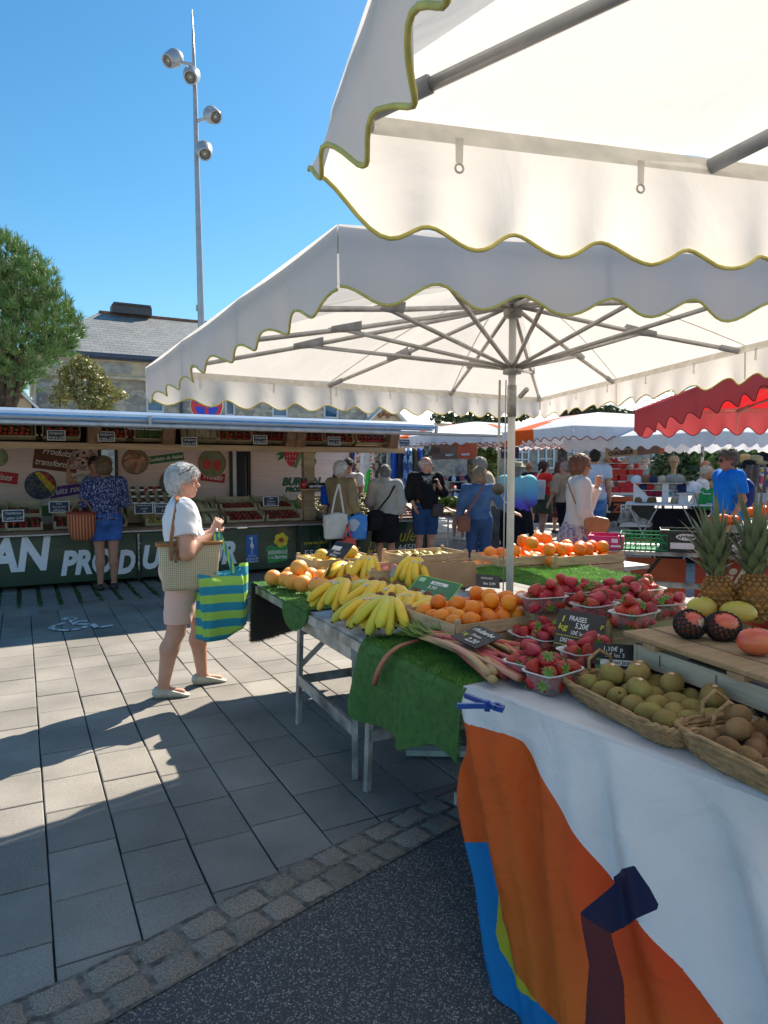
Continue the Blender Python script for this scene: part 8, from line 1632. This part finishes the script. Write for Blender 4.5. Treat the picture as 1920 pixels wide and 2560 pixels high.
def cbox(name, label, M, w_, d, h, m_, open_top=True):
    t = matrixthing(name, label, 'box', M); g = MB()
    for (c, s_) in (((0, -d/2, h/2), (w_, .006, h)), ((0, d/2, h/2), (w_, .006, h)), ((-w_/2, 0, h/2), (.006, d-.012, h)), ((w_/2, 0, h/2), (.006, d-.012, h)), ((0, 0, .004), (w_-.01, d-.01, .006))): g.box(c, s_)
    obj('carton', g, m_, t); g = MB()
    for sx in (-1, 1): g.box((sx*w_*.42, -d/2+.05, h+.002), (w_*.14, .1, .004))
    obj('flap', g, m_, t); return t
m_mag = mat('magenta_card', (.62, .02, .17), .5, .08, 9); m_blkcard = mat('black_print_card', (.015, .03, .022), .5, .3, 20)
def onT(px, back=.28): p = px2(px, Ya); x = (p-ta).dot(td); return x
t = cbox('fruit_box', 'magenta cardboard fruit box with a white heart logo on the metal table', TT @ Matrix.Translation(V((onT(1518), .22, tz))), .31, .38, .12, m_mag)
hp_ = [(.022*math.sin(a)**3*1.2, .018*(math.cos(a)-.35*math.cos(2*a)-.1*math.cos(3*a))) for a in [k*math.pi/10 for k in range(20)]]; g = MB(); g.prism([(x-.0, y) for x, y in hp_], .001, Matrix.Translation(V((.0, -.195, .062))) @ VF); obj('heart_logo', g, mat('pink_logo', (.85, .5, .6), .5), t); g = MB(); g.box((.08, -.194, .08), (.055, .002, .035)); g.box((.09, -.1945, .03), (.09, .002, .018)); obj('paper_label', g, m_white, t)
label_text(t, 'Pink', Matrix.Translation(V((-.02, -.197, .058))) @ VF, .022, m_mag, shear=.3)
# green folding crate
t = matrixthing('plastic_crate', 'green ventilated plastic crate on the metal table', 'crate', TT @ Matrix.Translation(V((onT(1613), .22, tz)))); m_gpl = mat('green_plastic', (.015, .36, .12), .35, .1, 8, trans=.3)
for (c, wd, ax) in (((0, -.19), .40, 0), ((0, .19), .40, 0), ((-.20, 0), .38, 1), ((.20, 0), .38, 1)):
    g = MB(); n_ = 9
    for k in range(n_+1):
        o_ = -wd/2+wd*k/n_; q = (c[0]+(o_ if ax == 0 else 0), c[1]+(o_ if ax else 0))
        g.box((q[0], q[1], .075), (.009, .009, .14))
        if k < n_: o2 = o_+wd/n_; q2 = (c[0]+(o2 if ax == 0 else 0), c[1]+(o2 if ax else 0)); g.bar((q[0], q[1], .02+.05*(k % 3)), (q2[0], q2[1], .04+.045*((k+1) % 3)), .008, .006)
    for z_ in (.008, .075, .145): g.box((c[0], c[1], z_), (wd if ax == 0 else .012, wd if ax else .012, .012))
    obj('lattice_side', g, m_gpl, t)
g = MB(); g.box((0, 0, .004), (.40, .38, .006)); obj('bottom', g, m_gpl, t)
for i, (px, w_, lb) in enumerate(((1724, .48, 'black cardboard fruit box with an oval Apyrem label, partly behind the left pineapple'), (1868, .52, 'black cardboard fruit box with an oval label between the two pineapples'))):
    t = cbox('fruit_box', lb, TT @ Matrix.Translation(V((onT(px), .22-.0*i, tz))), w_, .38, .19-.03*i, m_blkcard); g = MB(); g.prism([(.085*math.cos(a), .030*math.sin(a)) for a in [k*math.pi/12 for k in range(24)]], .002, Matrix.Translation(V((-.03, -.193, .135-.03*i))) @ VF); obj('oval_label', g, m_white, t)
    label_text(t, 'APYREM', Matrix.Translation(V((-.03, -.1955, .122-.03*i))) @ VF, .038, m_black, bold=.001, align='CENTER')
    g = MB(); g.box((-.06, -.1935, .055), (.20, .002, .055)); obj('address_panel', g, m_white, t)
t = cbox('fruit_box', 'pale pink and white fruit box at the right picture edge', TT @ Matrix.Translation(V((onT(1950), .1, tz))), .26, .38, .16, mat('pink_white_card', (.6, .25, .3), .5, .4, 12, col2=(.7, .66, .6)))
# printed fruit banner on the ground behind the table and the red tarp
bA = onz(1500, 1560, 0); bB0 = px2(1700, 5.9)
bl_, br_ = px2(1440, 6.9), px2(1722, 6.5); dd_ = (br_-bl_).normalized(); zA, zB = zat(1510, 6.7), zat(1392, 6.7)
BM_ = Matrix.Translation(bl_) @ Matrix.Rotation(math.atan2(dd_.y, dd_.x), 4, 'Z'); Lb = (br_-bl_).length
t = matrixthing('fruit_banner', 'orange banner printed with heaps of fruit hanging below the metal table', 'banner', BM_); g = MB(); g.grid(lambda u, v: V((Lb*u, .012*math.sin(u*9), .02+(zB-.02)*v)), 20, 2); bn = obj('cloth', g, mat('banner_orange', (.62, .16, .06), .6, .3, 3, col2=(.42, .10, .05)), t, solid=.004)
for k in range(26):
    x = Lb*random.uniform(.40, .97); z_ = random.uniform(.05, zB*.66); r_ = random.uniform(.045, .085); g = MB(); e = random.uniform(.6, 1); g.prism([(r_*math.cos(a), r_*e*math.sin(a)) for a in [j*math.pi/8 for j in range(16)]], .0015+.0003*k, Matrix.Translation(V((x, -.016, z_))) @ VF)
    obj('printed_fruit', g, [mat('pr_yellow', (.55, .45, .16), .6, .25, 18), mat('pr_red', (.55, .09, .04), .6, .25, 18), mat('pr_green', (.28, .30, .12), .6, .25, 18), mat('pr_pear', (.46, .36, .15), .6, .25, 18)][k % 4], bn)
rl, rr2 = px2(1745, 6.3), px2(2050, 5.9); d3 = (rr2-rl).normalized(); RM = Matrix.Translation(rl) @ Matrix.Rotation(math.atan2(d3.y, d3.x), 4, 'Z'); Lr = (rr2-rl).length; zR = zat(1388, 6.2)
t = matrixthing('red_banner', 'red tarpaulin with large cream script hanging behind the pineapples', 'banner', RM); g = MB(); g.grid(lambda u, v: V((Lr*u, .02*math.sin(u*12)*(1-v*.5), .02+(zR-.02)*v)), 24, 4); bn = obj('cloth', g, mat('banner_red', (.60, .075, .03), .5, .25, 3), t, smooth=True, solid=.004)
put_text('ili', Matrix.Translation(V((Lr*.17, -.035, zR*.55))) @ VF @ Matrix.Rotation(R(-8), 4, 'Z'), .38, mat('cream_script', (.72, .62, .42), .6), bn, .012, .35)
# shoe stall
Ys = 13.4
def boxat(name, label, px, Y, z, w_, d, h, m_, rz=0, group=None, cat='box', lid=None):
    p = px2(px, Y); t = matrixthing(name, label, cat, Matrix.Translation(V((p.x, p.y, z))) @ Matrix.Rotation(rz, 4, 'Z')); t['group'] = group or 'x'
    if not group: del t['group']
    g = MB(); g.box((0, 0, h*.39), (w_*.96, d*.96, h*.78)); obj('carton', g, m_, t); g = MB(); g.box((0, 0, h*.88), (w_, d, h*.24)); obj('lid', g, lid or m_, t); return t
m_redbox = mat('red_shoebox', (.58, .02, .03), .45, .12, 12, rnd=.12)
tzs = zat(1232, Ys); p0, p1 = px2(1500, Ys), px2(1640, Ys)
t = thing('display_table', 'long table of red shoe boxes with a black shoe poster hanging from its front', 'table', p0); Ls = (p1-p0).length
g = MB(); g.box((Ls/2, .5, tzs-.02), (Ls+.1, 1.0, .04)); obj('tabletop', g, m_white, t)
for x in (.03, Ls-.03):
    for y in (.05, .95): g = MB(); g.box((x, y, tzs/2-.02), (.04, .04, tzs-.04)); obj('leg', g, m_alu, t)
pst = single('shoe_poster', 'black poster with ELZEN lettering and a grey shoe picture between orange bands', 'poster', (lambda g: (g.box((Ls/2, 0, (tzs-.1)/2+.08), (Ls*.96, .015, tzs-.22)), g)[1])(MB()), mat('poster_black', (.02, .02, .022), .4, .2, 4), p0+V((0, -.03, 0))); PMt = Matrix.Translation(V((0, -.009, 0)))
g = MB(); g.box((Ls/2, -.012, tzs-.12), (Ls*.96, .008, .10)); g.box((Ls/2, -.012, .16), (Ls*.96, .008, .10)); obj('orange_band', g, mat('poster_orange', (.55, .12, .04), .5), pst)
put_text('EL', PMt @ Matrix.Translation(V((Ls*.03, 0, tzs-.38))) @ VF, .22, m_white, pst, .008, sx=.8); put_text('Z', PMt @ Matrix.Translation(V((Ls*.22, 0, tzs-.38))) @ VF, .24, MC['poster_orange'], pst, .008, .2); put_text('EN', PMt @ Matrix.Translation(V((Ls*.36, 0, tzs-.38))) @ VF, .22, m_white, pst, .008, sx=.8)
shoe = [(-.30, 0), (.28, 0), (.33, .05), (.25, .13), (.08, .18), (-.03, .30), (-.12, .33), (-.22, .30), (-.30, .12)]
for (x, z_, s_) in ((Ls*.62, .42, 1.1), (Ls*.35, .28, .8)): g = MB(); g.prism([(a*s_, b*s_) for a, b in shoe], .004, PMt @ Matrix.Translation(V((x, -.004, z_))) @ VF); obj('printed_shoe', g, mat('print_grey', (.35, .35, .36), .6, .4, 9), pst); g = MB(); g.prism([(a*s_*.9, b*s_*.25) for a, b in shoe], .004, PMt @ Matrix.Translation(V((x, -.0085, z_))) @ VF); obj('printed_sole', g, m_white, pst)
k = 0
for r_ in range(5):
    for c_ in range(6-(r_ > 2)):
        if random.random() < .12: continue
        p = px2(1512+c_*20+random.uniform(-2, 2), Ys+.35+.06*r_)
        boxat('shoe_box', 'red shoe box in the stacks of the shoe stall', 1512+c_*20+random.uniform(-2, 2), Ys+.35+.12*(r_//2), tzs+.115*r_ if r_ < 3 else tzs+.115*r_, .16, .30, .11, m_redbox, random.gauss(0, .08), 'red shoe boxes', lid=m_redbox if random.random() < .75 else m_white)
def shoe_mesh(m_):
    S_ = SDF((-.07, -.15, -.01), (.07, .17, .13), .012); S_.cap((0, -.09, .05), (0, .10, .03), .045, .036, .03); S_.cap((0, -.09, .05), (0, -.09, .09), .035, .03, .02); S_.cut((0, 0, .004), (0, 0, -1)); S_.cut((0, .0, .075), (0, .5, 1)); o = obj('shoe', S_.mb(), m_, None, smooth=True); o['category'] = 'shoe'
    g = MB(); g.prism([(.05*math.cos(a), .01+.13*math.sin(a)) for a in [j*math.pi/8 for j in range(16)]], .014); obj('sole', g, m_white, o); return o
SHS = [shoe_mesh(mat('white_shoe', (.66, .64, .60), .5, .1, 9)), shoe_mesh(mat('red_shoe', (.5, .03, .03), .5, .1, 9)), shoe_mesh(mat('tan_shoe', (.35, .2, .1), .5, .1, 9))]
for i in range(20): p = px2(1518+random.uniform(0, 118), Ys+random.uniform(.3, .8)); put(SHS[i % 3], Matrix.Translation(V((p.x, p.y, tzs+.46+random.choice((.0, .11))))) @ Matrix.Rotation(random.random()*6, 4, 'Z'), ('white', 'red', 'tan')[i % 3]+' shoe displayed on top of the red shoe boxes', ('white', 'red', 'tan')[i % 3]+' shoes on the red boxes')
# second shoe rack near the rhubarb table
rk = px2(1118, 13.6); t = thing('shoe_rack', 'tiered rack of shoes behind the old man in black', 'rack', rk)
for j in range(4): g = MB(); g.box((0, .2*j, .80+.16*j), (.95, .22, .02)); obj('shelf', g, m_crate2, t)
for sx in (-.45, .45): g = MB(); g.bar((sx, 0, 0), (sx, .65, 1.32), .04, .04); obj('leg', g, m_beam, t)
for j in range(4):
    for c_ in range(5): put(SHS[(j+c_) % 2], Matrix.Translation(rk+V((-.38+.19*c_, .2*j, .812+.16*j))) @ Matrix.Rotation(R(180)+random.gauss(0, .1), 4, 'Z'), ('white', 'red')[(j+c_) % 2]+' shoe on the tiered rack behind the old man', ('white', 'red')[(j+c_) % 2]+' shoes on the tiered rack')
m_lil = mat('lilac_box', (.45, .36, .52), .5, .3, 8, rnd=.2)
for i in range(16): boxat('goods_box', 'lilac carton in the piles behind the rhubarb table', 1122+(i % 4)*16, 14.0, .55+.13*(i//4), .15, .3, .125, m_lil, random.gauss(0, .1), 'lilac cartons')
# rhubarb table at the trailer end
rt0 = px2(1092, 11.2); t = thing('folding_table', 'dark topped folding table with rhubarb bunches at the trailer end', 'folding table', rt0, R(8)); g = MB(); g.box((.33, .4, .78), (.95, .8, .03)); obj('tabletop', g, m_brown, t)
for x in (-.05, .2, .60): g = MB(); g.tube([(x, .03, 0), (x, .03, .78)], .014, 6); obj('leg', g, m_alu, t)
g = MB(); g.tube([(-.05, .03, .32), (.2, .03, .32)], .01, 6); obj('rail', g, m_alu, t)
for k, (x, m_, lb) in enumerate(((.02, m_rhg, 'pale green'), (.25, m_rhg, 'green topped'), (.45, m_rh, 'pink'), (.66, m_rh, 'deep red'))):
    g = MB()
    for j in range(16): a = random.uniform(-.12, .12); g.tube([(x+a*.2-.05, .55, .84+.1*random.random()), (x+a*.8+.02, .28, .84+.06*random.random()), (x+a+.12, .0, .81+.03*random.random())], [.010, .010, .013], 5)
    single('rhubarb_bunch', lb+' bunch of rhubarb on the folding table at the trailer end', 'rhubarb', g, m_, rt0, R(8), smooth=True)
g = MB(); leafcloud(g, [((.2, .55, .98), (.35, .12, .12))], 260, .06, hollow=.1); o = single('rhubarb_leaves', 'green leaf tops of the rhubarb bunches on the folding table', 'leaves', g, m_green, rt0, R(8)); o['kind'] = 'stuff'
# clothes rail beyond the trailer
ck = [(890, (.02, .08, .5), 1), (903, (.40, .30, .2), 0), (917, (.7, .7, .68), 0), (930, (.05, .55, .06), 2), (944, (.35, .25, .18), 1), (960, (.12, .12, .10), 0), (975, (.45, .45, .42), 1), (988, (.03, .14, .62), 0), (1001, (.05, .05, .06), 2), (1012, (.16, .25, .62), 1), (1024, (.30, .42, .70), 0), (1036, (.14, .10, .06), 2), (1048, (.10, .2, .6), 0), (1066, (.22, .17, .1), 3)]
cr0, cr1 = px2(880, 14.4), px2(1075, 14.8); rail = thing('clothes_rail', 'metal clothes rail behind the right end of the trailer', 'clothes rail', cr0); g = MB(); g.tube([(0, 0, 2.05), cr1-cr0+V((0, 0, 2.05))], .015, 8); obj('rail', g, m_alu, rail)
for f in (0, 1): g = MB(); q = (cr1-cr0)*f; g.tube([q, q+V((0, 0, 2.05))], .018, 8); obj('upright', g, m_alu, rail)
pats = [(30, 'plain'), (26, 'patterned')]
cols_n = ['royal blue', 'tan leopard', 'white', 'bright green', 'brown', 'black and cream', 'grey', 'cobalt blue', 'black', 'mid blue', 'pale blue', 'dark olive', 'ultramarine', 'khaki leopard']
for i, (px, c, kd_) in enumerate(ck):
    p = px2(px, 14.5); zt_2 = 1.98; ln = (.95, .80, .62, .45)[kd_] if i != 3 else .7; zs = 1.55 if i == 3 else zt_2
    g = MB(); w0 = .17
    def G_(u, v, w0=w0, ln=ln, i=i): a = 2*math.pi*u; k = .75+.45*v if v > .08 else .35+.4*v/.08; f = 1+.14*math.sin(6*a+i)*v; return V((w0*k*math.cos(a)*f, .06*math.sin(a)*f*(.7+.5*v), -ln*v))
    g.grid(G_, 32, 10); pat = i in (1, 4, 5, 9, 10, 13); m_ = voro_mat('garment_%d' % i, [c, tuple(x*.35 for x in c), tuple(min(.75, x*1.5+.12) for x in c)], 16, .85, .1) if pat else fab('garment_%d' % i, c)
    single('garment', cols_n[i]+(' patterned' if pat else '')+' garment hanging on the clothes rail behind the trailer', 'garment', g, m_, V((p.x, p.y, zs)), R(10+i*9), smooth=True, solid=.004)
g = MB()
for k in range(26): g.ball((0, 0, -.035*k), (.022, .022, .019), 7, 5, k=k % 4)
single('bead_garland', 'hanging string of coloured beads in front of the clothes rail', 'garland', g, [fab('bead_a', (.6, .05, .04)), fab('bead_b', (.7, .66, .4)), fab('bead_c', (.1, .4, .3)), fab('bead_d', (.7, .7, .7))], V((*px2(928, 13.9)[:2], 2.0)), smooth=True)
# hat stall
Yh = 11.4; h0, h1 = px2(1565, Yh), px2(1802, Yh-.5); hd = (h1-h0); Lh = hd.length; hang_ = math.atan2(hd.y, hd.x); hz = zat(1258, Yh)
HM = Matrix.Translation(h0) @ Matrix.Rotation(hang_, 4, 'Z'); t = matrixthing('white_table', 'white folding table with crossed legs carrying the hat display', 'folding table', HM)
g = MB(); g.box((Lh/2, .35, hz-.015), (Lh, .75, .03), bev=.008); obj('tabletop', g, m_white, t)
for x in (.28, Lh-.3):
    for s_ in (-1, 1): g = MB(); g.tube([(x-s_*.24, .08, 0), (x+s_*.24, .08, hz-.03)], .012, 6); obj('leg', g, m_alu, t)
g = MB(); g.box((Lh*.62, .50, (hz-.1)/2), (Lh*.62, .5, hz-.12)); o = single('dark_crate', 'black cloth covered crate under the white hat table', 'crate', g, m_blackc); o.matrix_basis = HM
zs2 = zat(1208, Yh)
t = matrixthing('white_shelf', 'white stepped shelf unit full of folded hats on the white table', 'shelf', HM)
xA, xB, xC = .10, Lh*.40, Lh*.62
for x in (xA+.02, xB): g = MB(); g.prism([(0, 0), (.34, 0), (.02, zs2-hz), (0, zs2-hz)] if x < .2 else [(0, 0), (.10, 0), (.10, zs2-hz), (0, zs2-hz)], .3, Matrix.Translation(V((x, .45, hz))) @ VF); obj('end_panel', g, m_white, t)
for j, z_ in enumerate((zs2, zs2-(zs2-hz)*.36, zs2-(zs2-hz)*.68)): g = MB(); g.box(((xA+xC)/2+.06*j, .30, z_), ((xC-xA)-.12*j, .34, .014)); obj('shelf', g, m_white, t)
g = MB(); g.box((Lh*.73, .2, hz+.17), (.5, .35, .015)); obj('shelf', g, m_white, t)
for x in (.63, .80): g = MB(); g.box((Lh*x, .22, hz+.08), (.16, .25, .16), taper=.8); obj('plinth', g, m_white, t)
def cap_(m_, name='cap'):
    g = MB(); g.lathe([(.092, 0), (.095, .03), (.085, .075), (.05, .11), (0, .12)], 16); g.prism([(-.06, -.08), (.06, -.08), (.05, -.16), (0, -.175), (-.05, -.16)], .008); o = obj(name, g, m_, None, smooth=False); o['category'] = 'hat'; g = MB(); g.ball((0, 0, .12), .008, 6, 4); obj('button', g, m_, o); return o
def brim_(m_):
    g = MB(); g.lathe([(.19, .012), (.16, .0), (.10, .006), (.094, .06), (.085, .095), (.05, .11), (.0, .10)], 20); o = obj('straw_hat', g, m_, None, smooth=True); o['category'] = 'hat'; g = MB(); g.lathe([(.099, .008), (.0965, .035)], 20); obj('ribbon', g, m_brown, o); return o
caps = [('white', cap_(m_white_t)), ('navy', cap_(fab('navy_cap', (.03, .04, .10)))), ('brown', cap_(fab('brown_cap', (.20, .12, .06)))), ('beige', cap_(fab('beige_cap', (.48, .40, .28)))), ('burgundy', cap_(fab('wine_cap', (.28, .03, .06)))), ('grey', cap_(fab('grey_cap', (.28, .29, .27)))), ('red', cap_(fab('red_cap', (.55, .04, .04))))]
lay = [(0, .12, zs2+.01, 1), (2, .22, zs2+.01, 1), (1, .30, zs2+.01, 1), (3, .40, zs2+.01, 1), (5, .50, zs2+.01, 1.2), (5, .57, zs2+.01, 1.2), (1, .20, zs2-(zs2-hz)*.34, .9), (6, .27, zs2-(zs2-hz)*.34, .9), (3, .36, zs2-(zs2-hz)*.34, .9), (5, .52, zs2-(zs2-hz)*.34, .9), (4, .28, zs2-(zs2-hz)*.66, .9), (4, .36, zs2-(zs2-hz)*.66, .9), (1, .62, hz+.19, 1.2), (0, .73, hz+.19, 1.5), (0, .86, hz+.01, 1.2), (6, .92, hz+.01, 1), (2, .14, hz+.01, 1), (2, .28, hz+.01, 1), (3, .56, hz+.01, 1)]
hw = ['at the left end of the top shelf', 'second on the top shelf', 'third on the top shelf', 'in the middle of the top shelf', 'fifth on the top shelf', 'at the right end of the top shelf', 'first on the middle shelf', 'second on the middle shelf', 'third on the middle shelf', 'last on the middle shelf', 'left on the lower shelf', 'right on the lower shelf', 'in front of the seller', 'standing tall in front of the seller', 'flat near the table end', 'at the far right of the table', 'under the left end panel', 'under the shelf', 'between the plinths']
for (ci, x, z_, sc4), w5 in zip(lay, hw): put(caps[ci][1], HM @ Matrix.Translation(V((Lh*x, .22, z_))) @ Matrix.Rotation(random.gauss(0, .6), 4, 'Z') @ Matrix.Scale(sc4, 4), caps[ci][0]+' hat '+w5+' of the hat stall')
SHt = brim_(mat('straw_weave', (.52, .38, .18), .8, .2, 50)); BHt = brim_(m_blackc)
# hat pegs: mannequin head, stand hats
def headstand(px, Y, zt__, hat, label, hl):
    p = px2(px, Y); t = thing('mannequin_head' if hat is not None else 'hat_stand', label, 'hat stand', (p.x, p.y, 0)); g = MB(); g.tube([(0, 0, 0), (0, 0, zt__-.24)], .014, 8); g.lathe([(.10, 0), (.10, .015), (0, .02)], 12); obj('pole', g, m_alu, t)
    S_ = SDF((-.12, -.13, zt__-.34), (.12, .13, zt__+.02), .012); S_.ell((0, 0, zt__-.09), (.07, .085, .10), .02); S_.cap((0, 0, zt__-.2), (0, 0, zt__-.32), .04, .05, .03); S_.cap((0, -.085, zt__-.10), (0, -.098, zt__-.13), .007, .012, .01); obj('head', S_.mb(), mat('mannequin', (.50, .34, .20), .5), t, smooth=True)
    if hat is not None: put(hat, Matrix.Translation(V((p.x, p.y, zt__-.06))), hl)
headstand(1684, 13.0, zat(1146, 13.0), caps[3][1], 'bare mannequin head on a pole wearing a pale cap', 'pale beige cap on the mannequin head behind the hat table')
for (px, py, Y, h_, lb) in ((1772, 1176, 12.0, SHt, 'large straw hat with wide brim beside the hat seller'), (1785, 1192, 12.0, SHt, 'small straw hat under the large one'), (1783, 1208, 11.9, SHt, 'low straw hat above the green cloth of the hat stall'), (1862, 1142, 11.5, SHt, 'straw hat on the right stand behind the man in bright blue'), (1889, 1146, 10.6, SHt, 'straw hat at the right edge of the picture'), (1872, 1158, 10.5, BHt, 'black wide brimmed hat on the right stand')):
    p = px2(px, Y); put(h_, Matrix.Translation(V((p.x, p.y, zat(py+10, Y)))) @ Matrix.Rotation(R(12), 4, 'X'), lb)
g = MB(); g.grid(lambda u, v: V((.30*(u-.5)*(1+.3*v), .14*math.cos(u*3.14)*v*.4, -.32*v+.02*math.sin(u*14))), 16, 8); single('green_cloth', 'bright green folded cloth lying over the hat display', 'cloth', g, fab('bright_green_cloth', (.03, .32, .10)), V((*px2(1778, 11.0)[:2], zat(1222, 11.0))), smooth=True, solid=.01)
p = px2(1776, 11.4); g = MB(); g.tube([(0, 0, 0), (0, 0, zat(1170, 12.0)-.05)], .012, 8); g.lathe([(.12, 0), (.12, .02), (0, .025)], 12); single('hat_pole', 'thin metal hat stand carrying the straw hats', 'hat stand', g, m_alu, (*px2(1780, 12.05)[:2], 0))
for (px, Y, zt__, lb) in ((1905, 10.9, zat(1128, 10.9), 'dark covered post with hats at the right picture edge'),):
    p = px2(px, Y); g = MB(); g.lathe([(.05, 0), (.05, .9), (.20, 1.0), (.20, zt__-.25), (.13, zt__-.05), (0, zt__)], 14, wob=.1); single('dark_stand', lb, 'stand', g, m_blackc, (p.x, p.y, 0), smooth=True)
# skirts and dresses hung at the right edge, orange pumpkins below
for (px, zy0, zy1, m_, lb, w_) in ((1888, 1162, 1232, fab('taupe', (.16, .12, .11)), 'taupe brown garment hanging at the right edge', .26), (1918, 1168, 1222, voro_mat('bright_floral', [(.6, .1, .15), (.1, .15, .5), (.7, .65, .6), (.6, .4, .1)], 22, .8, .1), 'brightly flowered garment hanging at the right picture edge', .30), (1908, 1222, 1290, fab('pale_lilac', (.52, .52, .64), .08), 'pale lilac skirt hanging low at the right edge', .5)):
    p = px2(px, 10.0); z0, z1 = zat(zy1, 10.0), zat(zy0, 10.0); g = MB(); g.grid(lambda u, v: V((w_*(u-.5)*(1+.2*v), .03*math.sin(u*18), (z1-z0)*(1-v))), 24, 6); single('garment', lb, 'garment', g, m_, V((p.x, p.y, z0)), smooth=True, solid=.01)
m_pump = mat('pumpkin', (.80, .20, .02), .4, .1, 9)
for i, (px, py, r_) in enumerate(((1885, 1282, .07), (1908, 1286, .085), (1812, 1300, .075), (1838, 1300, .06), (1920, 1280, .08))):
    p = px2(px, 6.2); g = MB()
    def PK(u, v, r_=r_): a = 2*math.pi*u; b = math.pi*(v-.5); k = 1+.07*math.cos(8*a); return V((r_*k*math.cos(b)*math.cos(a), r_*k*math.cos(b)*math.sin(a), r_*.75*math.sin(b)))
    g.grid(PK, 32, 12); o = single('squash', ('first', 'second', 'third', 'fourth', 'last')[i]+' orange squash from the left on the fruit boxes at the right', 'squash', g, m_pump, V((p.x, p.y, zat(py, 6.2))), smooth=True); g = MB(); g.tube([(0, 0, r_*.6), (.01, 0, r_*1.3)], [.012, .008], 6); obj('stalk', g, m_calx if False else mat('stalk', (.35, .25, .12), .8), o)
# banners on the middle stalls
def banner(label, pxa, pxb, ya, yb, Y, m_, skew=0, words=(), rz=0, patches=()):
    a, b = px2(pxa, Y), px2(pxb, Y-.3); d = b-a; L = d.length; M = Matrix.Translation(V((a.x, a.y, 0))) @ Matrix.Rotation(math.atan2(d.y, d.x), 4, 'Z'); z0, z1 = zat(yb, Y), zat(ya, Y); t = matrixthing('banner', label, 'banner', M)
    g = MB(); g.grid(lambda u, v: V((L*u, .015*math.sin(u*8), z0+(z1-z0)*v+skew*u)), 20, 2); o = obj('cloth', g, m_, t, solid=.005); H = z1-z0
    for (x0, x1, m2) in patches: g = MB(); g.grid(lambda u, v: V((L*(x0+(x1-x0)*u), -.018+.015*math.sin((x0+(x1-x0)*u)*8), z0+H*v+skew*(x0+(x1-x0)*u))), 6, 1); obj('colour_field', g, m2, o, solid=.003)
    for (s_, x, y, sz, m3) in words: put_text(s_, Matrix.Translation(V((L*x, -.04, z0+H*y+skew*x))) @ VF @ Matrix.Rotation(math.atan2(skew, L), 4, 'Z'), H*sz, m3, o, H*.012, 0, sx=.75)
    return t
m_bt = mat('banner_tan', (.50, .36, .24), .6, .1, 3); m_bb = mat('banner_brown', (.20, .12, .09), .6, .15, 3); m_bo = mat('banner_orange2', (.62, .10, .03), .6, .1, 3); m_bk = mat('banner_ink', (.06, .03, .03), .6)
banner('tan and brown shoe shop banner reading ELZEN CHAUSSEUR between two white umbrellas', 1512, 1660, 1092, 1146, 13.0, m_bt, .10, (('EL', .06, .40, .50, m_bk), ('Z', .22, .46, .50, m_bo), ('EN', .36, .38, .50, m_bk), ('CHAUSSEUR', .06, .10, .26, m_bk)), patches=((.55, .93, m_bb), (.93, 1.0, m_bo)))
banner('brown and orange shop banner ending in EN under the far white umbrella', 1060, 1192, 1112, 1150, 15.2, m_bb, .03, (('ELZEN', .0, .45, .5, m_bk), ('BUGATTI', .42, .22, .16, m_white), ('FRANCE', .72, .22, .18, m_white)), patches=((.64, 1.0, m_bo),))
banner('dark purple banner behind the umbrella pole, near the laurel bush', 1252, 1296, 1118, 1146, 16.5, mat('banner_purple', (.05, .03, .14), .6), 0, (('SHOES', .1, .6, .3, m_white),))
g = MB(); g.box((0, 0, .3), (1.0, .6, .35)); g.box((0, 0, .05), (1.0, .6, .08)); p = px2(1560, 12.6); single('rolled_mat', 'pale rolled mats lying under the shoe poster', 'mat', (lambda g: (g.tube([(-.5, 0, .05), (.6, .1, .05)], .05, 10), g)[1])(MB()), m_beige, p, smooth=True)
# trestles with goods further back so the market reads as full
for i in range(46):
    px = 1250+i*6+random.uniform(-3, 3)
    if 1400 < px < 1425: continue
    boxat('goods_box', 'small coloured carton on the far tables behind the shoppers', px, 19+random.uniform(-.4, .4), .80+.14*(i % 3), .26, .3, .13, mat('far_box%d' % (i % 5), [(.5, .05, .05), (.55, .5, .45), (.1, .12, .3), (.5, .3, .1), (.6, .6, .62)][i % 5], .6, .3, 9), random.gauss(0, .2), 'cartons on the far tables')
p = px2(1240, 19.3); t = thing('long_table', 'long far table covered in cartons behind the shoppers', 'table', p); g = MB(); g.box((1.7, 0, .77), (3.6, 1.0, .04)); obj('tabletop', g, m_white, t); g = MB(); g.box((1.7, -.5, .42), (3.6, .01, .7)); obj('table_skirt', g, m_navy, t)
for x in (0, 3.4): g = MB(); g.box((x, .3, .38), (.05, .05, .75)); obj('leg', g, m_alu, t)
# white cable on the pavers, small litter
g = MB(); q = [onz(x, y, .012) for x, y in ((603, 1494), (622, 1491), (640, 1497), (668, 1496))]; b0 = q[0].copy(); g.tube([x-b0 for x in q], .006, 6); single('white_cable', 'short loop of white cable lying on the paving', 'cable', g, m_white, b0, smooth=True)
